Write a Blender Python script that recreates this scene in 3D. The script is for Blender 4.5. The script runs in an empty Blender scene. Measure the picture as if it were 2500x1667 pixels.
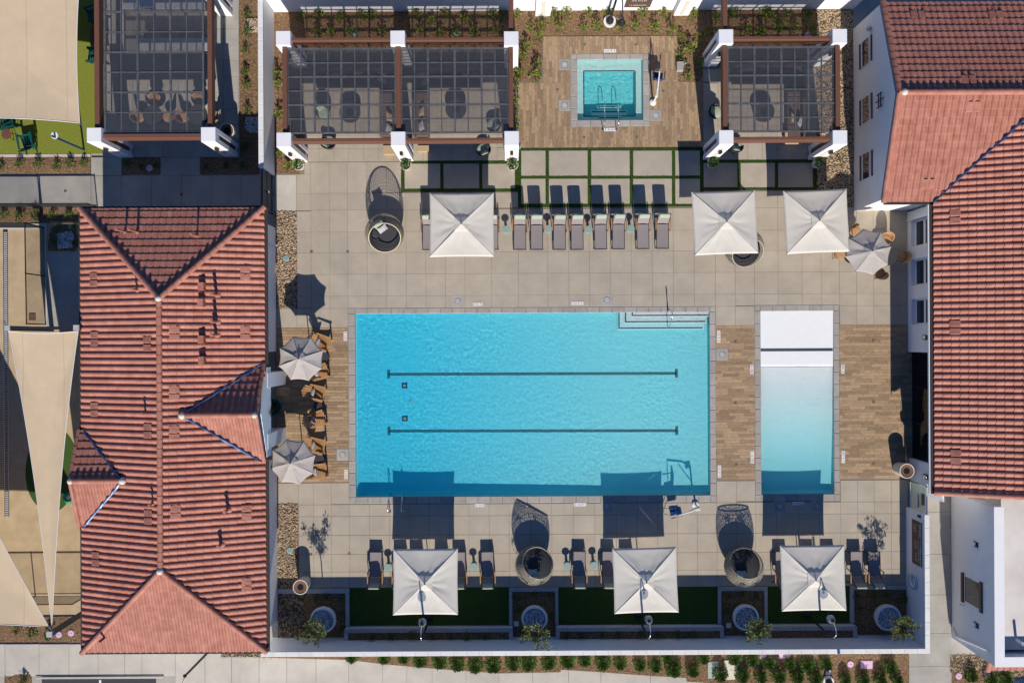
import bpy, math, random
from mathutils import Vector, Matrix, noise
R = math.radians
rnd = random.Random(7)
sc = bpy.context.scene
COL = sc.collection

# ------------------------------------------------------------------ camera, sky, sun, exposure
CAM_H, SCALE, ROLL = 45.0, 48.0, R(-0.3)
FOCAL = CAM_H * SCALE
cam = bpy.data.objects.new('camera', bpy.data.cameras.new('camera'))
COL.objects.link(cam)
cam.location = (0, 0, CAM_H)
cam.rotation_euler = (0, 0, ROLL)
cam.data.sensor_width = 36
cam.data.lens = 36 * FOCAL / 2500
cam.data.clip_start = 1
cam.data.clip_end = 1500
sc.camera = cam
SUN_EL, SUN_AZ = R(34.2), R(5.5)
w = bpy.data.worlds.new("World"); sc.world = w; w.use_nodes = True
nt = w.node_tree
sky = nt.nodes.new('ShaderNodeTexSky'); sky.sky_type = 'NISHITA'; sky.sun_disc = False
sky.sun_elevation = SUN_EL; sky.sun_rotation = math.pi - SUN_AZ
sky.ozone_density = 6.0; sky.dust_density = 0.0; sky.air_density = 1.0
wb = nt.nodes.new('ShaderNodeVectorMath'); wb.operation = 'MULTIPLY'; wb.inputs[1].default_value = (.63, .985, 1.40)   # the camera's daylight white balance
nt.links.new(sky.outputs[0], wb.inputs[0]); nt.links.new(wb.outputs[0], nt.nodes['Background'].inputs[0])
nt.nodes['Background'].inputs[1].default_value = 0.060
sun = bpy.data.objects.new('sun', bpy.data.lights.new('sun', 'SUN')); COL.objects.link(sun)
sun.data.energy = 5.0; sun.data.angle = R(0.53); sun.data.color = (1, .93, .84)
SUN_DIR = Vector((-math.cos(SUN_EL) * math.sin(SUN_AZ), math.cos(SUN_EL) * math.cos(SUN_AZ), -math.sin(SUN_EL)))
sun.rotation_euler = SUN_DIR.to_track_quat('-Z', 'Y').to_euler()
sun.location = (5, -30, 40)
sun.data.cycles.is_caustics_light = True
sc.view_settings.view_transform = 'Standard'; sc.view_settings.look = 'None'
sc.view_settings.exposure = 0.08; sc.view_settings.gamma = 1; sc.view_settings.use_curve_mapping = False
sc.cycles.max_bounces = 10; sc.cycles.transparent_max_bounces = 16

# ------------------------------------------------------------------ survey helper: map reading of the aerial plan -> metres at a height
ca, sa = math.cos(ROLL), math.sin(ROLL)
def G(u, v, h=0.0):
    k = (CAM_H - h) / FOCAL
    a, b = (u - 1250) * k, (833.5 - v) * k
    return (a * ca - b * sa, a * sa + b * ca)
def GX(u, v=833.5, h=0): return G(u, v, h)[0]
def GY(v, u=1250, h=0): return G(u, v, h)[1]
def RECT(u0, v0, u1, v1, h=0):
    """axis aligned world rectangle (x0,y0,x1,y1)"""
    um, vm = (u0 + u1) / 2, (v0 + v1) / 2
    return (GX(u0, vm, h), GY(v1, um, h), GX(u1, vm, h), GY(v0, um, h))

# ------------------------------------------------------------------ materials
MATS = {}
def mat(name, col, rough=.8, metal=0, var=0, scale=3, bump=0, bscale=40, piece=0, col2=None, spec=.3, detail=4, trans=0, streak=None, stain=0):
    """principled colour with world-space noise variation, optional per-object value shift and bump"""
    m = bpy.data.materials.new(name); m.use_nodes = True; n = m.node_tree; N = n.nodes; L = n.links
    b = N['Principled BSDF']; b.inputs['Roughness'].default_value = rough; b.inputs['Metallic'].default_value = metal
    b.inputs['Specular IOR Level'].default_value = spec
    if trans: b.inputs['Transmission Weight'].default_value = trans
    geo = N.new('ShaderNodeNewGeometry')
    pos = geo.outputs['Position']
    if streak:
        mp = N.new('ShaderNodeMapping'); mp.inputs['Scale'].default_value = streak
        L.new(pos, mp.inputs[0]); pos = mp.outputs[0]
    cur = None
    if var or col2:
        t = N.new('ShaderNodeTexNoise'); t.inputs['Scale'].default_value = scale; t.inputs['Detail'].default_value = detail
        t.inputs['Roughness'].default_value = .6
        L.new(pos, t.inputs['Vector'])
        mr = N.new('ShaderNodeMapRange'); mr.inputs[1].default_value = .3; mr.inputs[2].default_value = .7
        L.new(t.outputs[0], mr.inputs[0])
        mx = N.new('ShaderNodeMix'); mx.data_type = 'RGBA'
        c2 = col2 or tuple(min(1, c * (1 + var)) for c in col)
        c1 = col if col2 else tuple(c * (1 - var) for c in col)
        mx.inputs[6].default_value = (*c1, 1); mx.inputs[7].default_value = (*c2, 1)
        L.new(mr.outputs[0], mx.inputs[0]); cur = mx.outputs[2]
    if piece:
        oi = N.new('ShaderNodeObjectInfo')
        at = N.new('ShaderNodeAttribute'); at.attribute_name = 'tone'; ad = N.new('ShaderNodeMath'); ad.operation = 'ADD'; fr = N.new('ShaderNodeMath'); fr.operation = 'FRACT'
        L.new(oi.outputs['Random'], ad.inputs[0]); L.new(at.outputs['Fac'], ad.inputs[1]); L.new(ad.outputs[0], fr.inputs[0])
        mr2 = N.new('ShaderNodeMapRange'); mr2.inputs[3].default_value = 1 - piece; mr2.inputs[4].default_value = 1 + piece
        L.new(fr.outputs[0], mr2.inputs[0])
        vm = N.new('ShaderNodeVectorMath'); vm.operation = 'SCALE'
        if cur: L.new(cur, vm.inputs[0])
        else: vm.inputs[0].default_value = col
        L.new(mr2.outputs[0], vm.inputs['Scale']); cur = vm.outputs[0]
    if stain:
        ts = N.new('ShaderNodeTexNoise'); ts.inputs['Scale'].default_value = .55; ts.inputs['Detail'].default_value = 9; ts.inputs['Roughness'].default_value = .72; ts.inputs['Distortion'].default_value = .8
        L.new(geo.outputs['Position'], ts.inputs['Vector'])
        ms = N.new('ShaderNodeMapRange'); ms.inputs[1].default_value = .32; ms.inputs[2].default_value = .66; ms.inputs[3].default_value = 1 - stain; ms.inputs[4].default_value = 1 + stain * .4
        L.new(ts.outputs[0], ms.inputs[0]); vs_ = N.new('ShaderNodeVectorMath'); vs_.operation = 'SCALE'
        if cur: L.new(cur, vs_.inputs[0])
        else: vs_.inputs[0].default_value = col
        L.new(ms.outputs[0], vs_.inputs['Scale']); cur = vs_.outputs[0]
    if cur: L.new(cur, b.inputs['Base Color'])
    else: b.inputs['Base Color'].default_value = (*col, 1)
    if bump:
        t2 = N.new('ShaderNodeTexNoise'); t2.inputs['Scale'].default_value = bscale; t2.inputs['Detail'].default_value = 3
        L.new(geo.outputs['Position'], t2.inputs['Vector'])
        bp = N.new('ShaderNodeBump'); bp.inputs['Strength'].default_value = bump; bp.inputs['Distance'].default_value = .02
        L.new(t2.outputs[0], bp.inputs['Height']); L.new(bp.outputs[0], b.inputs['Normal'])
    MATS[name] = m
    return m

M = {}
M['slab'] = mat('paving_slab', (.428, .372, .293), .85, stain=.08, var=.09, scale=1.1, piece=.045, bump=.15, bscale=60, detail=8)
M['grout'] = mat('joint_sand', (.24, .20, .16), .95)
M['coping'] = mat('coping_stone', (.37, .345, .31), .8, stain=.12, var=.1, scale=3, piece=.09, bump=.1)
M['concrete'] = mat('pale_concrete', (.53, .49, .42), .85, stain=.12, var=.08, scale=.8, piece=.03, bump=.1, detail=8)
M['walk'] = mat('walkway_concrete', (.40, .375, .33), .85, stain=.16, var=.1, scale=.9, piece=.04, bump=.1, detail=8)
M['stucco'] = mat('white_stucco', (.80, .80, .80), .9, var=.025, scale=1.5, bump=.25, bscale=45)
M['cap'] = mat('wall_cap', (.74, .73, .70), .85, var=.04, piece=.05)
M['blockcap'] = mat('grey_block', (.42, .42, .41), .85, var=.05, piece=.06)
M['mulch'] = mat('wood_mulch', (.085, .047, .024), .95, scale=9, bump=1, bscale=55, col2=(.33, .205, .11), detail=12)
M['chip'] = mat('mulch_chip', (.30, .18, .09), .9, scale=23, col2=(.56, .38, .22))
M['dirt'] = mat('decomposed_granite', (.42, .31, .18), .95, scale=1.4, bump=.3, bscale=30, col2=(.54, .41, .25), detail=10)
M['turf'] = mat('synthetic_turf', (.035, .075, .012), .95, scale=50, bump=.8, bscale=120, col2=(.07, .13, .02))
M['lawn'] = mat('bright_lawn', (.15, .17, .02), .95, scale=14, bump=.6, bscale=90, col2=(.25, .28, .04), detail=10)
M['rock'] = mat('river_rock', (.09, .05, .028), .8, scale=15, col2=(.70, .54, .36), detail=2)
M['rockbed'] = mat('rock_bed_soil', (.10, .07, .04), .95, var=.3, scale=12)
M['pebble'] = mat('white_pebble', (.02, .02, .03), .7, scale=26, col2=(1, 1, 1), detail=0)
M['asphalt'] = mat('asphalt', (.055, .055, .06), .9, var=.15, scale=20)
M['paint'] = mat('white_paint', (.8, .8, .8), .7)
M['plank'] = mat('wood_look_plank', (.27, .178, .100), .6, scale=2.2, piece=.25, col2=(.43, .305, .187), streak=(2, 9, 9), detail=6)
M['plankv'] = mat('wood_look_plank_across', (.27, .178, .100), .6, scale=2.2, piece=.25, col2=(.43, .305, .187), streak=(9, 2, 9), detail=6)
M['beam'] = mat('stained_beam', (.125, .055, .034), .6, scale=3, col2=(.19, .085, .055), streak=(4, 4, 20), detail=6)
M['teak'] = mat('teak', (.36, .185, .075), .55, scale=6, col2=(.48, .265, .11), piece=.08)
M['tile'] = mat('terracotta_tile', (.38, .146, .1), .65, stain=.12, scale=2.6, col2=(.50, .225, .163), piece=.07, bump=.12, bscale=30, detail=3)
M['tilebase'] = mat('roof_underlay', (.14, .05, .04), .9)
M['mortar'] = mat('mortar', (.62, .60, .50), .9, var=.1, scale=20)
M['gutter'] = mat('dark_gutter', (.05, .04, .035), .5)
M['flash'] = mat('blue_flashing', (.04, .11, .26), .3, metal=.9, scale=4, col2=(.25, .32, .42))
M['steel'] = mat('polished_steel', (.75, .76, .78), .18, metal=1)
M['dark'] = mat('black_metal', (.02, .022, .025), .5)
M['frame'] = mat('charcoal_frame', (.045, .045, .05), .5)
M['sling'] = mat('taupe_sling', (.27, .235, .23), .85, piece=.05)
M['sage'] = mat('sage_fabric', (.34, .40, .30), .9, var=.05, scale=8)
M['tealtop'] = mat('pale_teal_table', (.25, .36, .33), .6)
M['tealpot'] = mat('teal_glaze', (.01, .12, .17), .4)
M['canvas'] = mat('cream_canvas', (.88, .84, .74), .9, stain=.05, var=.02, scale=2, bump=.5, bscale=3.5)
M['taupe'] = mat('taupe_canvas', (.50, .455, .42), .9, var=.03, scale=2, bump=.12, bscale=5)
def translucent(m, col, f):
    N, L = m.node_tree.nodes, m.node_tree.links; o = N['Material Output']; b = N['Principled BSDF']
    t = N.new('ShaderNodeBsdfTranslucent'); t.inputs[0].default_value = (*col, 1); x = N.new('ShaderNodeMixShader'); x.inputs[0].default_value = f
    L.new(b.outputs[0], x.inputs[1]); L.new(t.outputs[0], x.inputs[2]); L.new(x.outputs[0], o.inputs[0])
translucent(M['canvas'], (.80, .74, .60), .30); translucent(M['taupe'], (.5, .45, .4), .15)
M['sail'] = mat('tan_sailcloth', (.64, .50, .33), .9, stain=.07, var=.03, scale=1.2, bump=.35, bscale=1.6)
M['wicker'] = mat('pale_wicker', (.33, .29, .21), .7, scale=12, col2=(.48, .43, .32))
M['wickerdark'] = mat('dark_wicker', (.05, .045, .04), .8, var=.2, scale=30)
M['basket'] = mat('orange_wicker', (.37, .20, .095), .7, scale=25, col2=(.52, .31, .16))
M['cushion'] = mat('charcoal_cushion', (.055, .055, .06), .95)
M['stripe'] = mat('striped_cushion', (.7, .7, .7), .9)
M['green'] = mat('green_plastic', (.004, .075, .065), .45)
M['pot'] = mat('cast_stone_pot', (.66, .60, .50), .8, var=.05, scale=5)
M['potwhite'] = mat('white_pot', (.78, .78, .77), .6)
M['drainlid'] = mat('drain_metal', (.20, .17, .14), .5, metal=.3)
M['brownlid'] = mat('brown_lid', (.17, .09, .055), .6)
M['black'] = mat('near_black', (.006, .006, .007), .8)
M['pink'] = mat('pink_lid', (.68, .45, .60), .7)
M['paleg'] = mat('pale_green_lid', (.36, .44, .38), .7)
M['cream'] = mat('cream_lid', (.66, .62, .48), .7)
M['marker'] = mat('white_marker_tile', (.72, .73, .72), .4)
M['ink'] = mat('black_ink', (.02, .02, .03), .6)
M['redink'] = mat('red_ink', (.75, .25, .22), .6)
M['sign'] = mat('brown_sign', (.12, .07, .05), .6)
M['seatblue'] = mat('navy_seat', (.01, .04, .13), .35)
M['leaf'] = mat('shrub_leaf', (.03, .08, .012), .6, scale=16, col2=(.11, .20, .03))
M['leafy'] = mat('young_leaf', (.06, .12, .012), .6, scale=12, col2=(.24, .30, .04))
M['olive'] = mat('tree_leaf', (.07, .10, .02), .6, scale=9, col2=(.24, .27, .07))
M['bark'] = mat('bark', (.15, .085, .05), .9, var=.2, scale=20)
M['glassdark'] = mat('window_glass', (.012, .02, .035), .06, spec=.6)
M['roofmembrane'] = mat('flat_roof_membrane', (.58, .53, .47), .9, scale=.7, col2=(.72, .69, .64), detail=10)
M['sofa'] = mat('brown_wicker_sofa', (.10, .065, .05), .8, var=.2, scale=30)
M['counter'] = mat('marble_counter', (.62, .60, .56), .4, scale=5, col2=(.72, .71, .68))
M['lanetile'] = mat('navy_mosaic', (.008, .03, .06), .5, piece=.1)
M['interior'] = mat('interior_floor', (.30, .22, .12), .7, scale=2, col2=(.38, .28, .16))

def seams(m, pitch, w_, k):
    N, L = m.node_tree.nodes, m.node_tree.links; b = N['Principled BSDF']; src = b.inputs['Base Color'].links[0].from_socket
    g = N.new('ShaderNodeNewGeometry'); sx_ = N.new('ShaderNodeSeparateXYZ'); L.new(g.outputs['Position'], sx_.inputs[0])
    a = N.new('ShaderNodeMath'); a.operation = 'PINGPONG'; a.inputs[1].default_value = pitch / 2; L.new(sx_.outputs[0], a.inputs[0])
    c = N.new('ShaderNodeMath'); c.operation = 'LESS_THAN'; c.inputs[1].default_value = w_; L.new(a.outputs[0], c.inputs[0])
    d = N.new('ShaderNodeMapRange'); d.inputs[3].default_value = 1; d.inputs[4].default_value = k; L.new(c.outputs[0], d.inputs[0])
    v = N.new('ShaderNodeVectorMath'); v.operation = 'SCALE'; L.new(src, v.inputs[0]); L.new(d.outputs[0], v.inputs['Scale']); L.new(v.outputs[0], b.inputs['Base Color'])
seams(M['sail'], 1.9, .025, .86)
def node_mat(name):
    m = bpy.data.materials.new(name); m.use_nodes = True; m.node_tree.nodes.clear()
    return m, m.node_tree.nodes, m.node_tree.links
# pool plaster: white finish with the water's light absorption painted in, bluer with depth
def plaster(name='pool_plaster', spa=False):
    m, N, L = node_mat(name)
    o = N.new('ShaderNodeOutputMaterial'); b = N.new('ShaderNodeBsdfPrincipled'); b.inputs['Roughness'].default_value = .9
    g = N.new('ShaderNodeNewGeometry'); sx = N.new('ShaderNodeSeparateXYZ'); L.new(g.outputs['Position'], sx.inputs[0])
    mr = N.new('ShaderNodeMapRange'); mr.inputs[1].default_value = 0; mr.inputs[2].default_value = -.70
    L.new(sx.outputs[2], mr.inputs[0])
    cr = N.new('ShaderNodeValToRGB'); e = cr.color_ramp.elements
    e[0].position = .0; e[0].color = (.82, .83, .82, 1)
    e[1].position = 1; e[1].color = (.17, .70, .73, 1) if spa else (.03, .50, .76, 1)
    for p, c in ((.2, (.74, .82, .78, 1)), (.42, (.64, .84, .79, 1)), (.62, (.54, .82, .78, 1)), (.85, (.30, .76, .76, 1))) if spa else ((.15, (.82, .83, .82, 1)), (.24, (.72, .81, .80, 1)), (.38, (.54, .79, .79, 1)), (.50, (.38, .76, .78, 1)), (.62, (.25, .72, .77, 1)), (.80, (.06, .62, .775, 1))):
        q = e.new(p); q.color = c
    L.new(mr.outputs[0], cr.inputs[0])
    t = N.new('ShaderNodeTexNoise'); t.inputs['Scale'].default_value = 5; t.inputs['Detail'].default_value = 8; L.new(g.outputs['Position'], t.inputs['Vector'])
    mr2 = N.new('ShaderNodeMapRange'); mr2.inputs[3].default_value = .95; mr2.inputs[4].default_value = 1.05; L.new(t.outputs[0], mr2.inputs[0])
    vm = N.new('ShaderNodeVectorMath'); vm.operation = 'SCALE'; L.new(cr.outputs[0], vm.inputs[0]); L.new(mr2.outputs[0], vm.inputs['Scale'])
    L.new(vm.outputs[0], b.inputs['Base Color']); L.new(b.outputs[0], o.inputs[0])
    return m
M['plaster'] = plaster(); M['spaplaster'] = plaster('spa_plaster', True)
def water_mat():
    m, N, L = node_mat('pool_water')
    o = N.new('ShaderNodeOutputMaterial'); gl = N.new('ShaderNodeBsdfGlass'); gl.inputs['IOR'].default_value = 1.33; gl.inputs['Roughness'].default_value = 0
    gl.inputs[0].default_value = (.97, .995, 1, 1)
    L.new(gl.outputs[0], o.inputs[0]); return m
M['water'] = water_mat()
def screen_mat():
    m, N, L = node_mat('smoked_roof_screen')
    o = N.new('ShaderNodeOutputMaterial'); tr = N.new('ShaderNodeBsdfTransparent'); tr.inputs[0].default_value = (.86, .85, .85, 1)
    b = N.new('ShaderNodeBsdfPrincipled'); b.inputs['Base Color'].default_value = (.10, .11, .13, 1); b.inputs['Roughness'].default_value = .35
    g = N.new('ShaderNodeNewGeometry'); mp = N.new('ShaderNodeMapping'); mp.inputs['Rotation'].default_value = (0, 0, R(45))
    L.new(g.outputs['Position'], mp.inputs[0])
    wv = N.new('ShaderNodeTexWave'); wv.inputs['Scale'].default_value = 4.2; L.new(mp.outputs[0], wv.inputs['Vector'])
    t = N.new('ShaderNodeTexNoise'); t.inputs['Scale'].default_value = 6; t.inputs['Detail'].default_value = 6; L.new(g.outputs['Position'], t.inputs['Vector'])
    a = N.new('ShaderNodeMath'); a.operation = 'MULTIPLY_ADD'; a.inputs[1].default_value = .10; a.inputs[2].default_value = .10; L.new(wv.outputs[1], a.inputs[0])
    a2 = N.new('ShaderNodeMath'); a2.operation = 'MULTIPLY_ADD'; a2.inputs[1].default_value = .20; L.new(t.outputs[0], a2.inputs[0]); L.new(a.outputs[0], a2.inputs[2])
    mx = N.new('ShaderNodeMixShader'); L.new(a2.outputs[0], mx.inputs[0]); L.new(tr.outputs[0], mx.inputs[1]); L.new(b.outputs[0], mx.inputs[2])
    L.new(mx.outputs[0], o.inputs[0]); return m
M['screen'] = screen_mat()
def clear_mat(name, col, mixf, base=(.6, .7, .65), rough=.1):
    m, N, L = node_mat(name)
    o = N.new('ShaderNodeOutputMaterial'); tr = N.new('ShaderNodeBsdfTransparent'); tr.inputs[0].default_value = (*col, 1)
    b = N.new('ShaderNodeBsdfPrincipled'); b.inputs['Base Color'].default_value = (*base, 1); b.inputs['Roughness'].default_value = rough
    mx = N.new('ShaderNodeMixShader'); mx.inputs[0].default_value = mixf; L.new(tr.outputs[0], mx.inputs[1]); L.new(b.outputs[0], mx.inputs[2])
    L.new(mx.outputs[0], o.inputs[0]); return m
M['glassgate'] = clear_mat('frosted_gate_glass', (.85, .9, .85), .55)
M['globe'] = clear_mat('clear_lamp_globe', (.8, .82, .85), .25, (.5, .55, .6), .05)
M['tint'] = clear_mat('tinted_shopfront_glass', (.30, .32, .34), .5, (.01, .013, .018), .04)
def stripe_mat():
    m, N, L = node_mat('striped_fabric')
    o = N.new('ShaderNodeOutputMaterial'); b = N.new('ShaderNodeBsdfPrincipled'); b.inputs['Roughness'].default_value = .9
    tc = N.new('ShaderNodeTexCoord'); wv = N.new('ShaderNodeTexWave'); wv.bands_direction = 'X'; wv.inputs['Scale'].default_value = 5.2
    L.new(tc.outputs['Object'], wv.inputs['Vector'])
    cr = N.new('ShaderNodeValToRGB'); cr.color_ramp.interpolation = 'CONSTANT'; e = cr.color_ramp.elements
    e[0].color = (.02, .03, .06, 1); e[1].position = .45; e[1].color = (.72, .73, .74, 1)
    L.new(wv.outputs[1], cr.inputs[0]); L.new(cr.outputs[0], b.inputs['Base Color']); L.new(b.outputs[0], o.inputs[0]); return m
M['stripe'] = stripe_mat()

# ------------------------------------------------------------------ mesh builder
class MB:
    def __init__(s): s.v = []; s.f = []; s.t = []; s.tone = None
    def add(s, vs, fs):
        b = len(s.v); s.v += [tuple(p) for p in vs]; s.f += [tuple(i + b for i in f) for f in fs]
        if s.tone is not None: s.t += [s.tone] * len(fs)
        return s
    def box(s, x0, y0, z0, x1, y1, z1):
        return s.add([(x0, y0, z0), (x1, y0, z0), (x1, y1, z0), (x0, y1, z0), (x0, y0, z1), (x1, y0, z1), (x1, y1, z1), (x0, y1, z1)],
                     [(0, 3, 2, 1), (4, 5, 6, 7), (0, 1, 5, 4), (1, 2, 6, 5), (2, 3, 7, 6), (3, 0, 4, 7)])
    def bbox(s, x0, y0, z0, x1, y1, z1, b=.02):
        """box with bevelled top edges"""
        v = [(x0, y0, z0), (x1, y0, z0), (x1, y1, z0), (x0, y1, z0), (x0, y0, z1 - b), (x1, y0, z1 - b), (x1, y1, z1 - b), (x0, y1, z1 - b),
             (x0 + b, y0 + b, z1), (x1 - b, y0 + b, z1), (x1 - b, y1 - b, z1), (x0 + b, y1 - b, z1)]
        f = [(0, 3, 2, 1), (8, 9, 10, 11)]
        for i in range(4):
            j = (i + 1) % 4; f += [(i, j, j + 4, i + 4), (i + 4, j + 4, j + 8, i + 8)]
        return s.add(v, f)
    def obox(s, c, size, rot=(0, 0, 0), b=0):
        t = MB(); x, y, z = (q / 2 for q in size)
        t.bbox(-x, -y, -z, x, y, z, b) if b else t.box(-x, -y, -z, x, y, z)
        from mathutils import Euler
        m = Euler(rot).to_matrix(); c = Vector(c)
        return s.add([m @ Vector(p) + c for p in t.v], t.f)
    def bar(s, p, q, wd, ht=None):
        """square bar from p to q"""
        ht = ht or wd; p, q = Vector(p), Vector(q); d = (q - p).normalized()
        a = d.cross(Vector((0, 0, 1)));
        if a.length < 1e-3: a = Vector((1, 0, 0))
        a.normalize(); c = a.cross(d).normalized()
        vs = []
        for o in (p, q):
            for i, j in ((-1, -1), (1, -1), (1, 1), (-1, 1)): vs.append(o + a * i * wd / 2 + c * j * ht / 2)
        return s.add(vs, [(0, 1, 2, 3), (7, 6, 5, 4), (0, 4, 5, 1), (1, 5, 6, 2), (2, 6, 7, 3), (3, 7, 4, 0)])
    def prism(s, poly, z0, z1):
        n = len(poly); vs = [(x, y, z0) for x, y in poly] + [(x, y, z1) for x, y in poly]
        fs = [tuple(range(n))[::-1], tuple(range(n, 2 * n))] + [(i, (i + 1) % n, (i + 1) % n + n, i + n) for i in range(n)]
        return s.add(vs, fs)
    def sheet(s, poly, z): return s.add([(x, y, z) for x, y in poly], [tuple(range(len(poly)))])
    def lathe(s, prof, c=(0, 0, 0), n=20, ex=1, ey=1):
        vs = []; fs = []
        for r, z in prof:
            for i in range(n):
                a = 2 * math.pi * i / n; vs.append((c[0] + r * math.cos(a) * ex, c[1] + r * math.sin(a) * ey, c[2] + z))
        for k in range(len(prof) - 1):
            for i in range(n):
                j = (i + 1) % n; fs.append((k * n + i, k * n + j, (k + 1) * n + j, (k + 1) * n + i))
        fs.append(tuple(range(n))[::-1]); m = len(prof) - 1; fs.append(tuple(range(m * n, m * n + n)))
        return s.add(vs, fs)
    def cyl(s, x, y, z0, z1, r0, r1=None, n=16): return s.lathe([(r0, z0), (r1 if r1 is not None else r0, z1)], (x, y, 0), n)
    def tube(s, pts, r, n=7):
        pts = [Vector(p) for p in pts]; rings = []
        for i, p in enumerate(pts):
            d = (pts[min(i + 1, len(pts) - 1)] - pts[max(i - 1, 0)]).normalized()
            a = d.cross(Vector((.3, .1, 1))); a.normalize(); c = d.cross(a)
            rr = r[i] if isinstance(r, (list, tuple)) else r
            rings.append([p + (a * math.cos(2 * math.pi * k / n) + c * math.sin(2 * math.pi * k / n)) * rr for k in range(n)])
        vs = [q for g in rings for q in g]; fs = []
        for i in range(len(pts) - 1):
            for k in range(n): fs.append((i * n + k, i * n + (k + 1) % n, (i + 1) * n + (k + 1) % n, (i + 1) * n + k))
        fs.append(tuple(range(n))[::-1]); m = len(pts) - 1; fs.append(tuple(range(m * n, m * n + n)))
        return s.add(vs, fs)
    def ball(s, c, rx, ry=None, rz=None, n=10, m=6):
        ry = ry or rx; rz = rz or rx
        prof = [(math.sin(math.pi * (k + .02) / (m + .04)), -math.cos(math.pi * (k + .02) / (m + .04))) for k in range(m + 1)]
        t = MB().lathe(prof, n=n); return s.add([(c[0] + x * rx, c[1] + y * ry, c[2] + z * rz) for x, y, z in t.v], t.f)
    def pillow(s, c, a, b, h, rot=(0, 0, 0), n=6):
        from mathutils import Euler
        m = Euler(rot).to_matrix(); c = Vector(c); t = MB()
        for sg in (1, -1):
            base = len(t.v)
            for i in range(n + 1):
                for j in range(n + 1):
                    x, y = 2 * i / n - 1, 2 * j / n - 1
                    z = sg * h / 2 * (max(0, (1 - x ** 4) * (1 - y ** 4))) ** .5
                    k = 1 - .08 * (1 - abs(x * y))
                    t.v.append(tuple(m @ Vector((x * a / 2 * k, y * b / 2 * k, z)) + c))
            for i in range(n):
                for j in range(n):
                    q = (base + i * (n + 1) + j, base + (i + 1) * (n + 1) + j, base + (i + 1) * (n + 1) + j + 1, base + i * (n + 1) + j + 1)
                    t.f.append(q if sg > 0 else q[::-1])
        return s.add(t.v, t.f)
    def build(s, name, m, parent=None, smooth=False, kind=None, **kw):
        org = Vector((0, 0, 0))
        p = parent
        while p is not None: org += Vector(p.location); p = p.parent
        me = bpy.data.meshes.new(name)
        me.from_pydata([(x - org.x, y - org.y, z - org.z) for x, y, z in s.v], [], s.f)
        me.materials.append(M[m] if isinstance(m, str) else m)
        if smooth: me.polygons.foreach_set('use_smooth', [True] * len(me.polygons))
        if s.t and len(s.t) == len(me.polygons): me.attributes.new('tone', 'FLOAT', 'FACE').data.foreach_set('value', s.t)
        return link(name, me, parent, kind, **kw)
def link(name, me, parent=None, kind=None, label=None, cat=None, group=None, loc=None):
    o = bpy.data.objects.new(name, me); COL.objects.link(o); o.parent = parent
    if loc is not None: o.location = loc
    if kind: o['kind'] = kind
    if label: o['label'] = label
    if cat: o['category'] = cat
    if group: o['group'] = group
    return o
def thing(name, label, cat, loc=(0, 0, 0), rz=0, group=None, kind=None):
    o = link(name, None, None, kind, label, cat, group, loc); o.rotation_euler = (0, 0, rz); o.empty_display_size = .2
    return o
def setting(name, loc=(0, 0, 0)):
    o = link(name, None, None, 'structure', loc=loc); return o
def struct(mb, name, m, **kw): return mb.build(name, m, kind='structure', **kw)
def place(o, loc, rz=0, label=None, group=None, s=None):
    o.location = loc; o.rotation_euler = (0, 0, rz)
    if label: o['label'] = label
    if group: o['group'] = group
    if s: o.scale = s if isinstance(s, (tuple, list)) else (s, s, s)
    return o
KIDS = {}
def dup(root, loc, rz=0, label=None, group=None, s=None):
    r = root.copy(); COL.objects.link(r); place(r, loc, rz, label, group, s)
    if root.name not in KIDS: KIDS[root.name] = [(c, list(c.children)) for c in root.children]
    for ch, gc in KIDS[root.name]:
        c = ch.copy(); COL.objects.link(c); c.parent = r
        for g in gc: d = g.copy(); COL.objects.link(d); d.parent = c
    return r
ORD = ['first', 'second', 'third', 'fourth', 'fifth', 'sixth', 'seventh', 'eighth', 'ninth', 'tenth', 'eleventh', 'twelfth', 'thirteenth', 'fourteenth',
       'fifteenth', 'sixteenth', 'seventeenth', 'eighteenth', 'nineteenth', 'twentieth', 'twenty-first', 'twenty-second', 'twenty-third', 'twenty-fourth',
       'twenty-fifth', 'twenty-sixth', 'twenty-seventh', 'twenty-eighth', 'twenty-ninth', 'thirtieth', 'thirty-first', 'thirty-second', 'thirty-third',
       'thirty-fourth', 'thirty-fifth', 'thirty-sixth', 'thirty-seventh', 'thirty-eighth', 'thirty-ninth', 'fortieth']
def text(s, size, loc, rot, m, name, parent, sx=1):
    cu = bpy.data.curves.new(name, 'FONT'); cu.body = s; cu.size = size; cu.align_x = 'CENTER'; cu.align_y = 'CENTER'; cu.extrude = .001; cu.resolution_u = 2
    tmp = bpy.data.objects.new('t', cu); COL.objects.link(tmp)
    me = bpy.data.meshes.new_from_object(tmp); bpy.data.objects.remove(tmp)
    me.materials.clear(); me.materials.append(M[m])
    o = link(name, me, parent, loc=loc); o.rotation_euler = rot; o.scale = (sx, 1, 1); return o

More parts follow.
